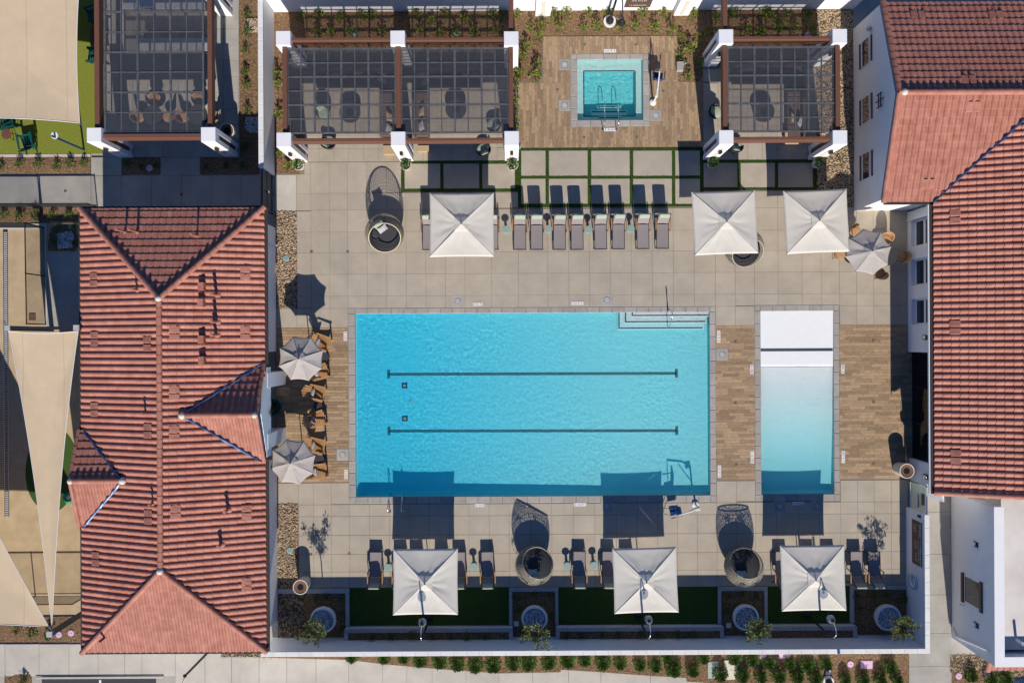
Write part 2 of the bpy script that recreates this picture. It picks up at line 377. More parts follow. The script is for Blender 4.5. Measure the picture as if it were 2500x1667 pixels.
# rectangle algebra
def subtract(rects, cut):
    out = []
    for (x0, y0, x1, y1) in rects:
        a0, b0, a1, b1 = max(x0, cut[0]), max(y0, cut[1]), min(x1, cut[2]), min(y1, cut[3])
        if a0 >= a1 or b0 >= b1: out.append((x0, y0, x1, y1)); continue
        if y0 < b0: out.append((x0, y0, x1, b0))
        if b1 < y1: out.append((x0, b1, x1, y1))
        if x0 < a0: out.append((x0, b0, a0, b1))
        if a1 < x1: out.append((a1, b0, x1, b1))
    return [r for r in out if r[2] - r[0] > .03 and r[3] - r[1] > .03]
def inset(r, g): return (r[0] + g, r[1] + g, r[2] - g, r[3] - g)
def shared_piece(cache, name, size, m, parent, loc, lim, stuff):
    """one piece as its own object (mesh shared by size) until the limit, then into the joined rest"""
    pass
class Pieces:
    """pieces of one kind on one parent: up to 300 single objects with shared meshes, the rest joined"""
    def __init__(s, name, m, parent, lim=300): s.name, s.m, s.p, s.lim = name, m, parent, lim; s.items = []
    def slab(s, r, z0, z1, b=.008): s.items.append((r, z0, z1, b))
    def done(s):
        it = sorted(s.items, key=lambda q: -(q[0][2] - q[0][0]) * (q[0][3] - q[0][1]) if s.lim else 0)
        cache = {}; rest = MB()
        org = Vector(s.p.location) if s.p else Vector()
        for k, (r, z0, z1, b) in enumerate(it):
            wx, wy = round(r[2] - r[0], 2), round(r[3] - r[1], 2)
            if k < s.lim:
                key = (wx, wy, round(z1 - z0, 3))
                if key not in cache:
                    cache[key] = MB().bbox(-wx / 2, -wy / 2, z0 - z1, wx / 2, wy / 2, 0, b)
                    me = bpy.data.meshes.new(s.name); me.from_pydata(cache[key].v, [], cache[key].f); me.materials.append(M[s.m]); cache[key] = me
                link(s.name, cache[key], s.p, loc=Vector(((r[0] + r[2]) / 2, (r[1] + r[3]) / 2, z1)) - org)
            else: rest.tone = rnd.random(); rest.bbox(r[0], r[1], z0, r[2], r[3], z1, b)
        if rest.v: rest.build(s.name + '_rest', s.m, s.p, kind='stuff')
def polyG(pts, h=0): return [G(u, v, h) for u, v in pts]
def Z(u0, v0, x, y, k=650 / 2352): return (u0 + x * k, v0 + y * k)

# ================================================================== GROUND
POOL = RECT(867, 763, 1734, 1211)
KIDP = RECT(1857, 758.5, 2036.5, 1206.5)
SPA = RECT(1408.6, 145, 1570.8, 294)
POOLC, KIDC, SPAC = RECT(851, 750, 1748, 1227), RECT(1843, 744.5, 2049.5, 1221.5), RECT(1393, 132, 1586, 309.5)
WATERS = [POOL, KIDP, SPA]
def holed(ext, holes, z):
    """one welded sheet with rectangular holes"""
    X = sorted({ext[0], ext[2]} | {q for h in holes for q in (h[0], h[2])}); Y = sorted({ext[1], ext[3]} | {q for h in holes for q in (h[1], h[3])})
    vs = [(x, y, z) for y in Y for x in X]; fs = []; n = len(X)
    for j in range(len(Y) - 1):
        for i in range(n - 1):
            cx, cy = (X[i] + X[i + 1]) / 2, (Y[j] + Y[j + 1]) / 2
            if not any(h[0] < cx < h[2] and h[1] < cy < h[3] for h in holes): k = j * n + i; fs.append((k, k + 1, k + n + 1, k + n))
    return MB().add(vs, fs)
HOLES = [inset(c, -.02) for c in WATERS]
mb = holed((-400, -400, 400, 400), HOLES, -.075)
struct(mb, 'ground', 'walk')

deck = setting('pool_deck', (0, 0, 0))
DK = RECT(671, 165, 2272, 1440)
area = [DK]
holed(inset(DK, .01), HOLES[:], -.014).build('mortar_bed', 'grout', deck)

WD_SPA = [RECT(1325, 88.6, 1654, 201), RECT(1263, 201, 1717, 360)]
WD_W, WD_M, WD_E = RECT(674, 800, 851, 1176), RECT(1748, 794.3, 1843, 1169.3), RECT(2049.5, 792.3, 2272, 1167.5)
TA, TB, TC = RECT(979.3, 392.5, 1265, 468.5), RECT(1264.5, 360, 1717.5, 505.5), RECT(1717.5, 390, 1995.5, 464.5)
cuts = [POOLC, KIDC, SPAC, WD_W, WD_M, WD_E, TA, TB, TC] + WD_SPA + [
    RECT(660, 150, 742, 426), RECT(660, 426, 723.6, 516), RECT(660, 516, 725, 752), RECT(660, 1229, 728, 1450),
    RECT(660, 1435.5, 853.5, 1500), RECT(853.5, 1433, 1243, 1500), RECT(1243, 1432.5, 1363, 1500), RECT(1363, 1432, 1752, 1500), RECT(1752, 1430.5, 1873, 1500),
    RECT(1873, 1430, 2074, 1500), RECT(2074, 1428.5, 2272, 1500),
    RECT(742, 150, 1249, 190), RECT(1249, 150, 1263, 360), RECT(1717, 150, 2000, 168), RECT(1994.5, 150, 2290, 502), RECT(2216.5, 490, 2290, 794), RECT(2216.5, 1167, 2290, 1450)]
colsN = [671, 723.6, 759.6, 804.6, 848.8, 896.4, 943.9, 991.7, 1039.2, 1087, 1134.6, 1199.8, 1265.6, 1337.3, 1388.4, 1439, 1490, 1541.2, 1592.6, 1643.5, 1694.6, 1746.6, 1794.4, 1841.6, 1899.2, 1958.3, 2004.2, 2049.5, 2091, 2132.4, 2174, 2216.5]
rowsN = [393.8, 469.6, 510.5, 564.2, 614.5, 667.5, 720.6, 750.4, 797]
colsS = [674, 729, 765, 808.8, 852.7, 901.6, 950.8, 1000, 1048.4, 1096.7, 1145, 1194.3, 1243, 1295, 1347, 1399.7, 1452, 1504.5, 1556.4, 1605.6, 1653.7, 1702.4, 1750, 1798, 1845, 1896, 1949, 2000.6, 2052.6, 2093.7, 2134.6, 2176, 2216.5]
rowsS = [1169.3, 1176, 1229, 1257.7, 1304, 1350.3, 1393, 1437]
ps = Pieces('paving_slab', 'slab', deck, lim=300)
def cells(cols, rows, ucor, vcor, cuts, ps, z0=-.05, z1=0, gap=.0055):
    """slab grid between joint lines; each cell is cut back round whatever stands in it"""
    X = [GX(u, vcor) for u in cols]; Y = [GY(v, ucor) for v in rows]
    for i in range(len(X) - 1):
        for j in range(len(Y) - 1):
            rs = [(X[i], Y[j + 1], X[i + 1], Y[j])]
            for c in cuts: rs = subtract(rs, c)
            for r in rs:
                if r[2] - r[0] > .12 and r[3] - r[1] > .12: ps.slab(inset(r, gap), z0, z1, .006)
cells(colsN, rowsN, 1250, 600, cuts, ps)
cells([2049.5, 2091, 2132.4, 2174, 2216.5], [797, 800], 1250, 600, cuts, ps)
cells(colsS, rowsS, 1250, 1230, cuts, ps)
cells([742 + 36.3 * i for i in range(15)], [190, 226, 262, 298, 330, 362, 393.8], 1000, 290, cuts + [RECT(1249, 150, 1400, 400)], ps)
cells([1717 + 36 * i for i in range(8)] + [1994], [168, 203, 238, 273, 308, 344, 390], 1850, 290, cuts, ps)
ps.done()

# synthetic turf with stepping pads
turf = setting('turf_grid')
mb = MB()
for r in (TA, TB, TC): mb.box(r[0], r[1], -.05, r[2], r[3], -.006)
mb.build('turf_mat', 'turf', turf)
blades = MB()
pads = Pieces('stepping_pad', 'slab', turf)
padrects = []
def padgrid(us, vs):
    for (a, b) in us:
        for (c, d) in vs:
            r = RECT(a, c, b, d); padrects.append(r); pads.slab(r, -.03, .002)
padgrid([(987.6, 1075), (1082.6, 1170), (1177.3, 1257)], [(400, 460.3)])
padgrid([(1272.5, 1332), (1340, 1434.8), (1443.4, 1537.4), (1546, 1640.4), (1648.6, 1709)], [(368, 429), (436.5, 497.5)])
padgrid([(1717.8, 1800.5), (1808.3, 1892), (1899.7, 1984.8)], [(398, 457.3)])
pads.done()
def grass_strip(rects, holes, n, mtl, name, zt, parent=None, h=.03, kind='stuff'):
    mb = MB(); tot = sum((r[2] - r[0]) * (r[3] - r[1]) for r in rects)
    for r in rects:
        for _ in range(int(n * (r[2] - r[0]) * (r[3] - r[1]) / tot)):
            x, y = rnd.uniform(r[0], r[2]), rnd.uniform(r[1], r[3])
            if any(q[0] < x < q[2] and q[1] < y < q[3] for q in holes): continue
            a = rnd.uniform(0, 6.28); dx, dy = math.cos(a) * .022, math.sin(a) * .022
            mb.add([(x - dx, y - dy, zt), (x + dx, y + dy, zt), (x + rnd.uniform(-.03, .03), y + rnd.uniform(-.03, .03), zt + rnd.uniform(.5, 1) * h)], [(0, 1, 2)])
    o = mb.build(name, mtl, parent, kind=kind); return o
grass_strip([TA, TB, TC], padrects, 60000, 'turf', 'turf_pile', -.006, turf)

# pads of plain concrete, gravel and mulch beds
def flat(name, rect_or_poly, m, z, th=.05, bev=.01):
    r = rect_or_poly
    if isinstance(r, tuple): return struct(MB().bbox(r[0], r[1], z - th, r[2], r[3], z, bev), name, m)
    return struct(MB().prism(r, z - th, z), name, m)
flat('concrete_pad', RECT(671, 427, 723, 516), 'concrete', -.004)

# planks of the timber-look decks
def planks(parent, rects, cutr, along, pw=.152, pl=.79, mtl='plank', seed=1):
    rr = random.Random(seed); ps = Pieces('plank', mtl, parent, 300)
    x0, y0 = min(r[0] for r in rects), min(r[1] for r in rects); x1, y1 = max(r[2] for r in rects), max(r[3] for r in rects)
    a0, a1, b0, b1 = (x0, x1, y0, y1) if along == 'x' else (y0, y1, x0, x1)
    n = round((b1 - b0) / pw); step = (b1 - b0) / n
    for i in range(n):
        t = a0 - rr.uniform(0, pl)
        while t < a1:
            s0, s1 = max(t, a0), min(t + pl, a1); t += pl
            q = (s0, b0 + i * step, s1, b0 + (i + 1) * step) if along == 'x' else (b0 + i * step, s0, b0 + (i + 1) * step, s1)
            for r in rects:
                c = (max(q[0], r[0]), max(q[1], r[1]), min(q[2], r[2]), min(q[3], r[3]))
                if c[2] - c[0] < .02 or c[3] - c[1] < .02: continue
                cs = [c]
                for k in cutr: cs = subtract(cs, k)
                for d in cs: ps.slab(inset(d, .003), -.03, .003, .003)
    ps.done()
def bed(parent, rects, cutr):
    rs = list(rects)
    for c in cutr: rs = [q for q in subtract(rs, c)]
    mb = MB()
    for r in rs: mb.sheet([(r[0], r[1]), (r[2], r[1]), (r[2], r[3]), (r[0], r[3])], -.008)
    mb.build('mortar_bed', 'grout', parent)
SKIM = {'spa': [(1378, 158), (1378, 257.5), (1601, 282)], 'w': [(836, 1109.5)], 'm': [(1763, 865)]}
def sq(u, v, s=14.8): return RECT(u - s, v - s, u + s, v + s)
wd = setting('spa_terrace'); bed(wd, WD_SPA, [SPAC]); planks(wd, WD_SPA, [SPAC] + [sq(*p) for p in SKIM['spa']], 'y', pw=.148, mtl='plankv', seed=3)
wd = setting('west_terrace'); bed(wd, [WD_W], []); planks(wd, [WD_W], [sq(*p) for p in SKIM['w']], 'x', seed=4)
wd = setting('middle_terrace'); bed(wd, [WD_M], []); planks(wd, [WD_M], [sq(*p) for p in SKIM['m']], 'x', seed=5)
wd = setting('east_terrace'); bed(wd, [WD_E], []); planks(wd, [WD_E], [], 'x', seed=6)

# copings
def coping(name, inner, outer, step):
    s = setting(name); ps = Pieces('coping_stone', 'coping', s, 300)
    x0, y0, x1, y1 = inner; X0, Y0, X1, Y1 = outer; g_ = .004; z0, z1 = -.09, .012
    n = round((x1 - x0) / step)
    for i in range(n):
        a, b = x0 + (x1 - x0) * i / n, x0 + (x1 - x0) * (i + 1) / n
        ps.slab((a + g_, Y0, b - g_, y0 + .02), z0, z1, .02); ps.slab((a + g_, y1 - .02, b - g_, Y1), z0, z1, .02)
    n = round((y1 - y0) / step)
    for i in range(n):
        a, b = y0 + (y1 - y0) * i / n, y0 + (y1 - y0) * (i + 1) / n
        ps.slab((X0, a + g_, x0 + .02, b - g_), z0, z1, .02); ps.slab((x1 - .02, a + g_, X1, b - g_), z0, z1, .02)
    for cx0, cx1 in ((X0, x0), (x1, X1)):
        for cy0, cy1 in ((Y0, y0), (y1, Y1)): ps.slab((cx0 + g_, cy0 + g_, cx1 - g_, cy1 - g_), z0, z1, .015)
    ps.done()
coping('main_pool_coping', POOL, POOLC, .62); coping('small_pool_coping', KIDP, KIDC, .62); coping('spa_coping', SPA, SPAC, .62)

# ================================================================== POOLS
WZ = -.08
def water_body(name, r, res, amp, seed, z=WZ, e=(.25, 1.2)):
    x0, y0, x1, y1 = r[0] - .006 - e[0], r[1] - .006 - e[1], r[2] + .006 + e[0], r[3] + .006
    nx, ny = int((x1 - x0) / res), int((y1 - y0) / res); vs = []; fs = []
    for j in range(ny + 1):
        for i in range(nx + 1):
            x, y = x0 + (x1 - x0) * i / nx, y0 + (y1 - y0) * j / ny
            k = .55 + .9 * max(0, noise.noise(Vector((x * .35, y * .35, seed))) + .25)
            q = noise.noise(Vector((x * 2.1, y * 2.6, seed))) * .7 + noise.noise(Vector((x * 5.3 + y, y * 5.9, seed + 9))) * .45 + noise.noise(Vector((x * 10, y * 11, seed + 5))) * .27
            vs.append((x, y, z + amp * k * q))
    for j in range(ny):
        for i in range(nx):
            k = j * (nx + 1) + i; fs.append((k, k + 1, k + nx + 2, k + nx + 1))
    nt_ = len(fs); b0 = len(vs); D = -3
    vs += [(x0, y0, D), (x1, y0, D), (x1, y1, D), (x0, y1, D)]
    bot = list(range(nx + 1)); top = [ny * (nx + 1) + i for i in bot]; lef = [j * (nx + 1) for j in range(ny + 1)]; rig = [q + nx for q in lef]
    fs += [tuple([b0, b0 + 1] + bot[::-1]), tuple([b0 + 2, b0 + 3] + top), tuple([b0 + 3, b0] + lef), tuple([b0 + 1, b0 + 2] + rig[::-1]), (b0, b0 + 3, b0 + 2, b0 + 1)]
    me = bpy.data.meshes.new(name); me.from_pydata(vs, [], fs); me.materials.append(M['water'])
    me.polygons.foreach_set('use_smooth', [i < nt_ for i in range(len(fs))])
    o = link(name, me, None, 'structure'); o.cycles.is_caustics_caster = True; return o
def wet(o): o.cycles.is_caustics_receiver = True; return o
def ground_grid(r, zf, nx, ny, name, parent):
    vs = []; fs = []
    for j in range(ny + 1):
        for i in range(nx + 1):
            x, y = r[0] + (r[2] - r[0]) * i / nx, r[1] + (r[3] - r[1]) * j / ny; vs.append((x, y, zf(x, y)))
    for j in range(ny):
        for i in range(nx): k = j * (nx + 1) + i; fs.append((k, k + 1, k + nx + 2, k + nx + 1))
    return wet(MB().add(vs, fs).build(name, 'plaster', parent, smooth=True))
def walls(r, zb, name, parent, m='plaster'):
    """thick basin walls round r down to zb"""
    x0, y0, x1, y1 = r; t = .02; mb = MB()
    for a in ((x0 - t, y0 - t, x0, y1 + t), (x1, y0 - t, x1 + t, y1 + t), (x0, y0 - t, x1, y0), (x0, y1, x1, y1 + t)): mb.box(a[0], a[1], zb, a[2], a[3], -.06)
    return wet(mb.build(name, m, parent))
# apparent seabed helper: pixel under water -> floor position (light bends at the surface)
def U(u, v, d): return G(u, v, WZ - (d + WZ) * .76 if d > .1 else -d)

bs = setting('main_pool_basin')
px0, py0, px1, py1 = POOL
def pz(x, y):
    t = (x - px0) / (px1 - px0)
    z = -.58 + .16 * min(1, max(0, (t - .05) / .7))
    e = min(x - px0, y - py0, px1 - x + .12, py1 - y + .25); c = .2
    if e < c: z += (c - math.sqrt(max(0, c * c - (c - e) ** 2)))
    return z
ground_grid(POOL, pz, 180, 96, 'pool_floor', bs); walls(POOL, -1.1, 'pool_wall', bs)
def mosaic(name, pts, wdt, d, parent, up=.004):
    """strip of small square mosaic tiles along a line on the floor"""
    (a, b) = (Vector(U(*pts[0], d)), Vector(U(*pts[1], d))); dr = (b - a); L_ = dr.length; dr.normalize(); nn = Vector((-dr.y, dr.x))
    s = .05; k = max(1, round(wdt / s)); s2 = wdt / k; mb = MB()
    for i in range(max(1, int(L_ / s))):
        for j in range(k):
            p = a + dr * (i + .5) * s + nn * ((j + .5) * s2 - wdt / 2); z = pz(p.x, p.y) if d > .42 else -d
            mb.box(p.x - s * .42 * abs(dr.x) - s2 * .42 * abs(dr.y), p.y - s2 * .42 * abs(dr.x) - s * .42 * abs(dr.y), z - .01,
                   p.x + s * .42 * abs(dr.x) + s2 * .42 * abs(dr.y), p.y + s2 * .42 * abs(dr.x) + s * .42 * abs(dr.y), z + up)
    return wet(mb.build(name, 'lanetile', parent, kind='stuff'))
for va, vb, ua, ub in ((913.5, 911, 948.5, 1651), (1052, 1050.5, 949.5, 1652)):
    for q in ((ua, va), (ub, vb)): pass
    mosaic('lane_line', ((ua, va), (ub, vb)), .15, .5, bs)
    mosaic('lane_cross', ((ua, va - 11), (ua, va + 11)), .15, .53, bs); mosaic('lane_cross', ((ub, vb - 11), (ub, vb + 11)), .15, .46, bs)
for (u, v) in ((987.6, 940.7), (988.2, 1021)):
    x, y = U(u, v, .54); z = pz(x, y)
    dr = wet(MB().bbox(x - .15, y - .15, z, x + .15, y + .15, z + .02).build('floor_drain', 'flash', bs)); 
    wet(MB().lathe([(.08, 0), (.06, .03)], (x, y, z + .02)).build('drain_cover', 'tealtop', dr))
x, y = U(1002.5, 979, .54); wet(MB().lathe([(.08, 0), (.07, .02)], (x, y, pz(x, y))).build('floor_inlet', 'tealtop', bs))
# corner stairs
for k, (u, v, z) in enumerate(((1540, 774, -.13), (1523.5, 789.5, -.19), (1507.5, 805, -.26))):
    d = -z; x, y = U(u, v, d)
    st = wet(MB().bbox(x, y, -1.0, px1 - .0 - .1 * k - .02, py1 + .01, z, .03).build('stair_tread', 'plaster', bs))
    nose = MB(); n1 = int((px1 - .14 * k - x - .08) / .05); n2 = int((py1 - y - .08) / .05)
    for i in range(n1): nose.box(x + .05 + i * .05, y + .05, z, x + .094 + i * .05, y + .11, z + .006)
    for i in range(n2): nose.box(x + .05, y + .12 + i * .05, z, x + .11, y + .164 + i * .05, z + .006)
    wet(nose.build('nosing_mosaic', 'lanetile', st, kind='stuff'))
water_body('main_pool_water', POOL, .052, .009, 1)

bs = setting('small_pool_basin'); kx0, ky0, kx1, ky1 = KIDP
BEACH = GY(894, 1950)
def kz(x, y):
    t = (BEACH - y)
    z = -.10 - .055 * t if t > 0 else -.066 - t * .015
    z = max(z, -.46)
    e = min(x - kx0 + .1, kx1 - x + .06, y - ky0); c = .22
    if t > 2 and e < c: z += (c - math.sqrt(max(0, c * c - (c - e) ** 2))) * .5
    return z
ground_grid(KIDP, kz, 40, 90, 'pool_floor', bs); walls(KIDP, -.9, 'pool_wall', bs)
mb = MB(); yb = GY(854, 1950)
for i in range(int((kx1 - kx0) / .05)):
    for j in range(3): mb.box(kx0 + i * .05 + .004, yb - .07 + j * .05, kz(0, yb) - .01, kx0 + i * .05 + .046, yb - .026 + j * .05, kz(0, yb) + .012)
mb.build('warning_mosaic', 'lanetile', bs, kind='stuff')
water_body('small_pool_water', (KIDP[0], KIDP[1], KIDP[2], BEACH), .06, .006, 21)

bs = setting('spa_basin'); sx0, sy0, sx1, sy1 = SPA
D1, D2 = .38, .80
ix0, iy0 = U(1427, 283, D1); ix1, iy1 = U(1549, 175, D1)
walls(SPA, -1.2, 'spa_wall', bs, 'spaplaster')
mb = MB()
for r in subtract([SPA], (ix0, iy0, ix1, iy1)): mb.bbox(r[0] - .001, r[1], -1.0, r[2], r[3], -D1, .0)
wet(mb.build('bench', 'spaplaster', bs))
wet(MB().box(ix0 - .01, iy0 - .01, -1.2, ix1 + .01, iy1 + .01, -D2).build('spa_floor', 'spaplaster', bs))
mb = MB()
for (a, b, c, d) in ((ix0 - .06, iy0 - .06, ix1 + .06, iy0), (ix0 - .06, iy1, ix1 + .06, iy1 + .06), (ix0 - .06, iy0, ix0, iy1), (ix1, iy0, ix1 + .06, iy1)):
    n = int(max(c - a, d - b) / .05)
    for i in range(n):
        if c - a > d - b: mb.box(a + i * .05 + .004, b, -D1 - .002, a + i * .05 + .046, d, -D1 + .006)
        else: mb.box(a, b + i * .05 + .004, -D1 - .002, c, b + i * .05 + .046, -D1 + .006)
wet(mb.build('edge_mosaic', 'lanetile', bs, kind='stuff'))
xa, ya = U(1457, 259, .75); xb, _ = U(1517, 259, .75)
for i, (u0, u1, v0, d) in enumerate(((1457, 1517, 257, .62), (1443, 1531, 270, .50), (1460, 1517, 284, .25))):
    xa, ya = U(u0, v0, d); xb, _ = U(u1, v0, d)
    t = wet(MB().bbox(xa, sy0, -1.1, xb, ya, -d, .03).build('step', 'spaplaster', bs)); mb = MB()
    for k in range(int((xb - xa - .08) / .05)): mb.box(xa + .04 + k * .05, ya - .11, -d, xa + .084 + k * .05, ya - .05, -d + .006)
    wet(mb.build('nosing_mosaic', 'lanetile', t, kind='stuff'))
for u in (1461, 1513):
    x, y = U(u, 180, .80); wet(MB().lathe([(.1, 0), (.09, .015)], (x, y, -D2)).build('suction_cover', 'marker', bs))
water_body('spa_water', SPA, .05, .010, 41)

# skimmer lids, drains
def lid(u, v, where, z=.006):
    x, y = G(u, v); t = thing('skimmer_lid', 'square grey skimmer lid ' + where, 'skimmer lid', (x, y, 0), group='skimmer lids round the pools')
    MB().bbox(x - .305, y - .305, -.04, x + .305, y + .305, z).build('frame', 'coping', t)
    c = MB().lathe([(.145, z), (.145, z + .004), (.13, z + .008)], (x, y, 0), 24).build('cover', 'blockcap', t)
    MB().lathe([(.158, z), (.158, z + .003)], (x, y, 0), 24).build('seam', 'dark', t)
    for a in (.6, 3.74): MB().cyl(x + .14 * math.cos(a), y + .14 * math.sin(a), z, z + .012, .018, n=8).build('screw', 'dark', c)
lid(1117.5, 735, 'north of the main pool, beside the 5 15 depth marker'); lid(1482, 732, 'north of the main pool, near the stairs')
lid(1378, 158, 'at the north-west corner of the spa'); lid(1378, 257.5, 'at the south-west side of the spa'); lid(1601, 282, 'at the south-east corner of the spa')
lid(836, 1109.5, 'in the west timber-look deck'); lid(1763, 865, 'between the two pools'); lid(1482, 1235, 'in the umbrella shade south of the main pool')
lid(1904, 1235, 'south of the small pool, west of its depth marker'); lid(1995, 1235, 'south of the small pool, east of its depth marker')
for k, (u, v, rr) in enumerate(((760.4, 614, 0), (849, 614.5, 1), (852.7, 1350.5, 1), (758.5, 1352.5, 0), (1427, 109, 1), (1552, 109.5, 1), (1361, 219, 1), (1426, 336, 1), (1554.5, 334.5, 1), (1619, 222.5, 1),
                                (1795, 833, 0), (1795.5, 983, 0), (1797.5, 1133, 0), (2132, 830, 0), (2132.5, 980.5, 0), (2132.5, 1131, 0))):
    x, y = G(u, v); W_ = ['in the square joint west of the hanging-basket daybed', 'under the egg daybed south-west edge', 'in the south-west paving near the loungers', 'beside the tall bin in the south-west paving',
        'north-west of the spa', 'north-east of the spa', 'west of the spa', 'south-west of the spa', 'south-east of the spa', 'east of the spa under the lift', 'between the pools, northern', 'between the pools, middle', 'between the pools, southern',
        'in the east terrace, northern', 'in the east terrace, middle', 'in the east terrace, southern'][k]
    m_ = MB().lathe([(.075, .0), (.075, .007)], (x, y, 0), 14) if rr else MB().box(x - .065, y - .065, 0, x + .065, y + .065, .006)
    m_.build('deck_drain', 'brownlid' if rr == 0 else 'drainlid', None, label='small ' + ('round' if rr else 'square') + ' deck drain ' + W_, cat='drain', group='deck drains')

# depth markers with their numbers
def marker(u, v, rz, a, b, where):
    x, y = G(u, v); L_ = .62 if len(a) > 1 else .47
    t = thing('depth_marker', 'white depth marker ' + where, 'depth marker', (x, y, .004), rz, group='depth markers')
    q = MB().bbox(-L_ / 2, -.085, 0, L_ / 2, .085, .012, .003).build('tile_plate', 'marker'); q.parent = t
    xs = L_ / 2
    if len(a) > 1:
        text(a[0], .15, (-xs + .08, -.005, .014), (0, 0, 0), 'ink', 'numeral', t, .9); text(a[2], .15, (-xs + .24, -.005, .014), (0, 0, 0), 'ink', 'numeral', t, .9)
        cx = .07
    else: text(a, .15, (-xs + .08, -.005, .014), (0, 0, 0), 'ink', 'numeral', t, .9); cx = 0
    for q_, ch in enumerate(b): text(ch, .15, (xs - .15 + .085 * q_, -.005, .014), (0, 0, 0), 'ink', 'numeral', t, .9)
    mb = MB(); n = 16
    for i in range(n):
        a0, a1 = 2 * math.pi * i / n, 2 * math.pi * (i + 1) / n
        mb.add([(cx + .06 * math.cos(a0), .06 * math.sin(a0), .0135), (cx + .06 * math.cos(a1), .06 * math.sin(a1), .0135), (cx + .045 * math.cos(a1), .045 * math.sin(a1), .0135), (cx + .045 * math.cos(a0), .045 * math.sin(a0), .0135)], [(0, 1, 2, 3)])
    mb.obox((cx, 0, .0135), (.11, .014, .002), (0, 0, .8))
    q = mb.build('no_diving_symbol', 'redink', None); q.parent = t
PI = math.pi
for a in ((1489.5, 124.6, PI, '3 6', '11', 'on the timber deck north of the spa'), (1489.5, 316.7, 0, '3 6', '11', 'at the foot of the spa handrails'), (1409.7, 740, PI, '3 6', '11', 'reading 3 6 11 north of the main pool, nearer its stairs'),
          (1166.4, 742, PI, '5', '15', 'reading 5 15 north of the main pool, far from its stairs'), (843, 820.4, -PI / 2, '5', '15', 'west of the main pool near the upper octagonal umbrella'), (845, 1157, -PI / 2, '5', '15', 'west of the main pool near the lower octagonal umbrella'),
          (1754.6, 821, PI / 2, '3 6', '11', 'east of the main pool near its stairs'), (1756.3, 1149.8, PI / 2, '3 6', '11', 'east of the main pool at its south end'), (1835.5, 901.3, -PI / 2, '0', '00', 'at the white shallow end, between the two pools'),
          (1836.5, 1115.6, -PI / 2, '1 6', '05', 'at the deep end of the small pool, between the pools'), (2057.5, 900.4, PI / 2, '0', '00', 'on the east terrace at the white shallow end of the small pool'), (2058.6, 1114.6, PI / 2, '1 6', '05', 'on the east terrace at the deep end of the small pool'),
          (1171.5, 1232.5, 0, '5', '15', 'south of the main pool between umbrella shadow and daybed'), (1416.3, 1230.8, 0, '3 6', '11', 'south of the main pool'), (1949, 1228.3, 0, '1 6', '05', 'in the shade south of the small pool')):
    marker(*a)

# ================================================================== BEDS OF MULCH AND ROCK
def stones(name, rects, n, parent, m='rock', r=(.03, .062), z=0, holes=(), seed=1):
    rr = random.Random(seed); mb = MB(); ar = [(q[2] - q[0]) * (q[3] - q[1]) for q in rects]
    for _ in range(n):
        q = rr.choices(rects, ar)[0]; x, y = rr.uniform(q[0], q[2]), rr.uniform(q[1], q[3])
        if any(h[0] < x < h[2] and h[1] < y < h[3] for h in holes): continue
        s = rr.uniform(*r); a = rr.uniform(0, 3.1); c_, s_ = math.cos(a), math.sin(a); e = rr.uniform(.6, 1)
        pts = []
        for k in range(5):
            t = 2 * math.pi * k / 5 + rr.uniform(-.3, .3); px, py = math.cos(t) * s, math.sin(t) * s * e; pts.append((x + px * c_ - py * s_, y + px * s_ + py * c_, z + rr.uniform(0, .02)))
        mb.add(pts + [(x + rr.uniform(-.2, .2) * s, y + rr.uniform(-.2, .2) * s, z + s * .9)], [(0, 1, 5), (1, 2, 5), (2, 3, 5), (3, 4, 5), (4, 0, 5)])
    return mb.build(name, m, parent, kind='stuff')
def chips(name, rects, n, parent, z=0, seed=2):
    rr = random.Random(seed); mb = MB(); ar = [(q[2] - q[0]) * (q[3] - q[1]) for q in rects]
    for _ in range(n):
        q = rr.choices(rects, ar)[0]; x, y = rr.uniform(q[0], q[2]), rr.uniform(q[1], q[3])
        a = rr.uniform(0, 3.14); l, wd_ = rr.uniform(.025, .06), rr.uniform(.008, .02); dx, dy = math.cos(a) * l, math.sin(a) * l; ex, ey = -math.sin(a) * wd_, math.cos(a) * wd_
        h0, h1 = z + rr.uniform(0, .03), z + rr.uniform(0, .03)
        mb.add([(x - dx, y - dy, h0), (x + ex, y + ey, h1), (x + dx, y + dy, h1), (x - ex, y - ey, h0 + .01)], [(0, 3, 2, 1)])
    return mb.build(name, 'chip', parent, kind='stuff')
def mulch(name, rects, z=.004, n=None, seed=3, th=.12):
    s = setting(name); mb = MB(); rr = random.Random(seed)
    for r in rects:
        nx, ny = max(1, int((r[2] - r[0]) / .25)), max(1, int((r[3] - r[1]) / .25)); vs = []; fs = []
        for j in range(ny + 1):
            for i in range(nx + 1):
                x, y = r[0] + (r[2] - r[0]) * i / nx, r[1] + (r[3] - r[1]) * j / ny
                ed = i in (0, nx) or j in (0, ny); vs.append((x, y, z - (.02 if ed else 0) + (0 if ed else .035 * noise.noise(Vector((x * 1.3, y * 1.3, 3))))))
        for j in range(ny):
            for i in range(nx): k = j * (nx + 1) + i; fs.append((k, k + 1, k + nx + 2, k + nx + 1))
        mb.add(vs, fs)
    mb.build('mulch_soil', 'mulch', s, smooth=True)
    A = sum((r[2] - r[0]) * (r[3] - r[1]) for r in rects); chips('wood_chips', rects, int(A * (n or 75)), s, z - .005, seed)
    return s
def rockbed(name, rects, z=.004, den=330, seed=5, holes=()):
    s = setting(name); mb = MB()
    for r in rects: mb.sheet([(r[0], r[1]), (r[2], r[1]), (r[2], r[3]), (r[0], r[3])], z)
    mb.build('bed_soil', 'rockbed', s); A = sum((r[2] - r[0]) * (r[3] - r[1]) for r in rects)
    stones('river_stones', rects, int(A * den), s, z=z, seed=seed, holes=holes); return s
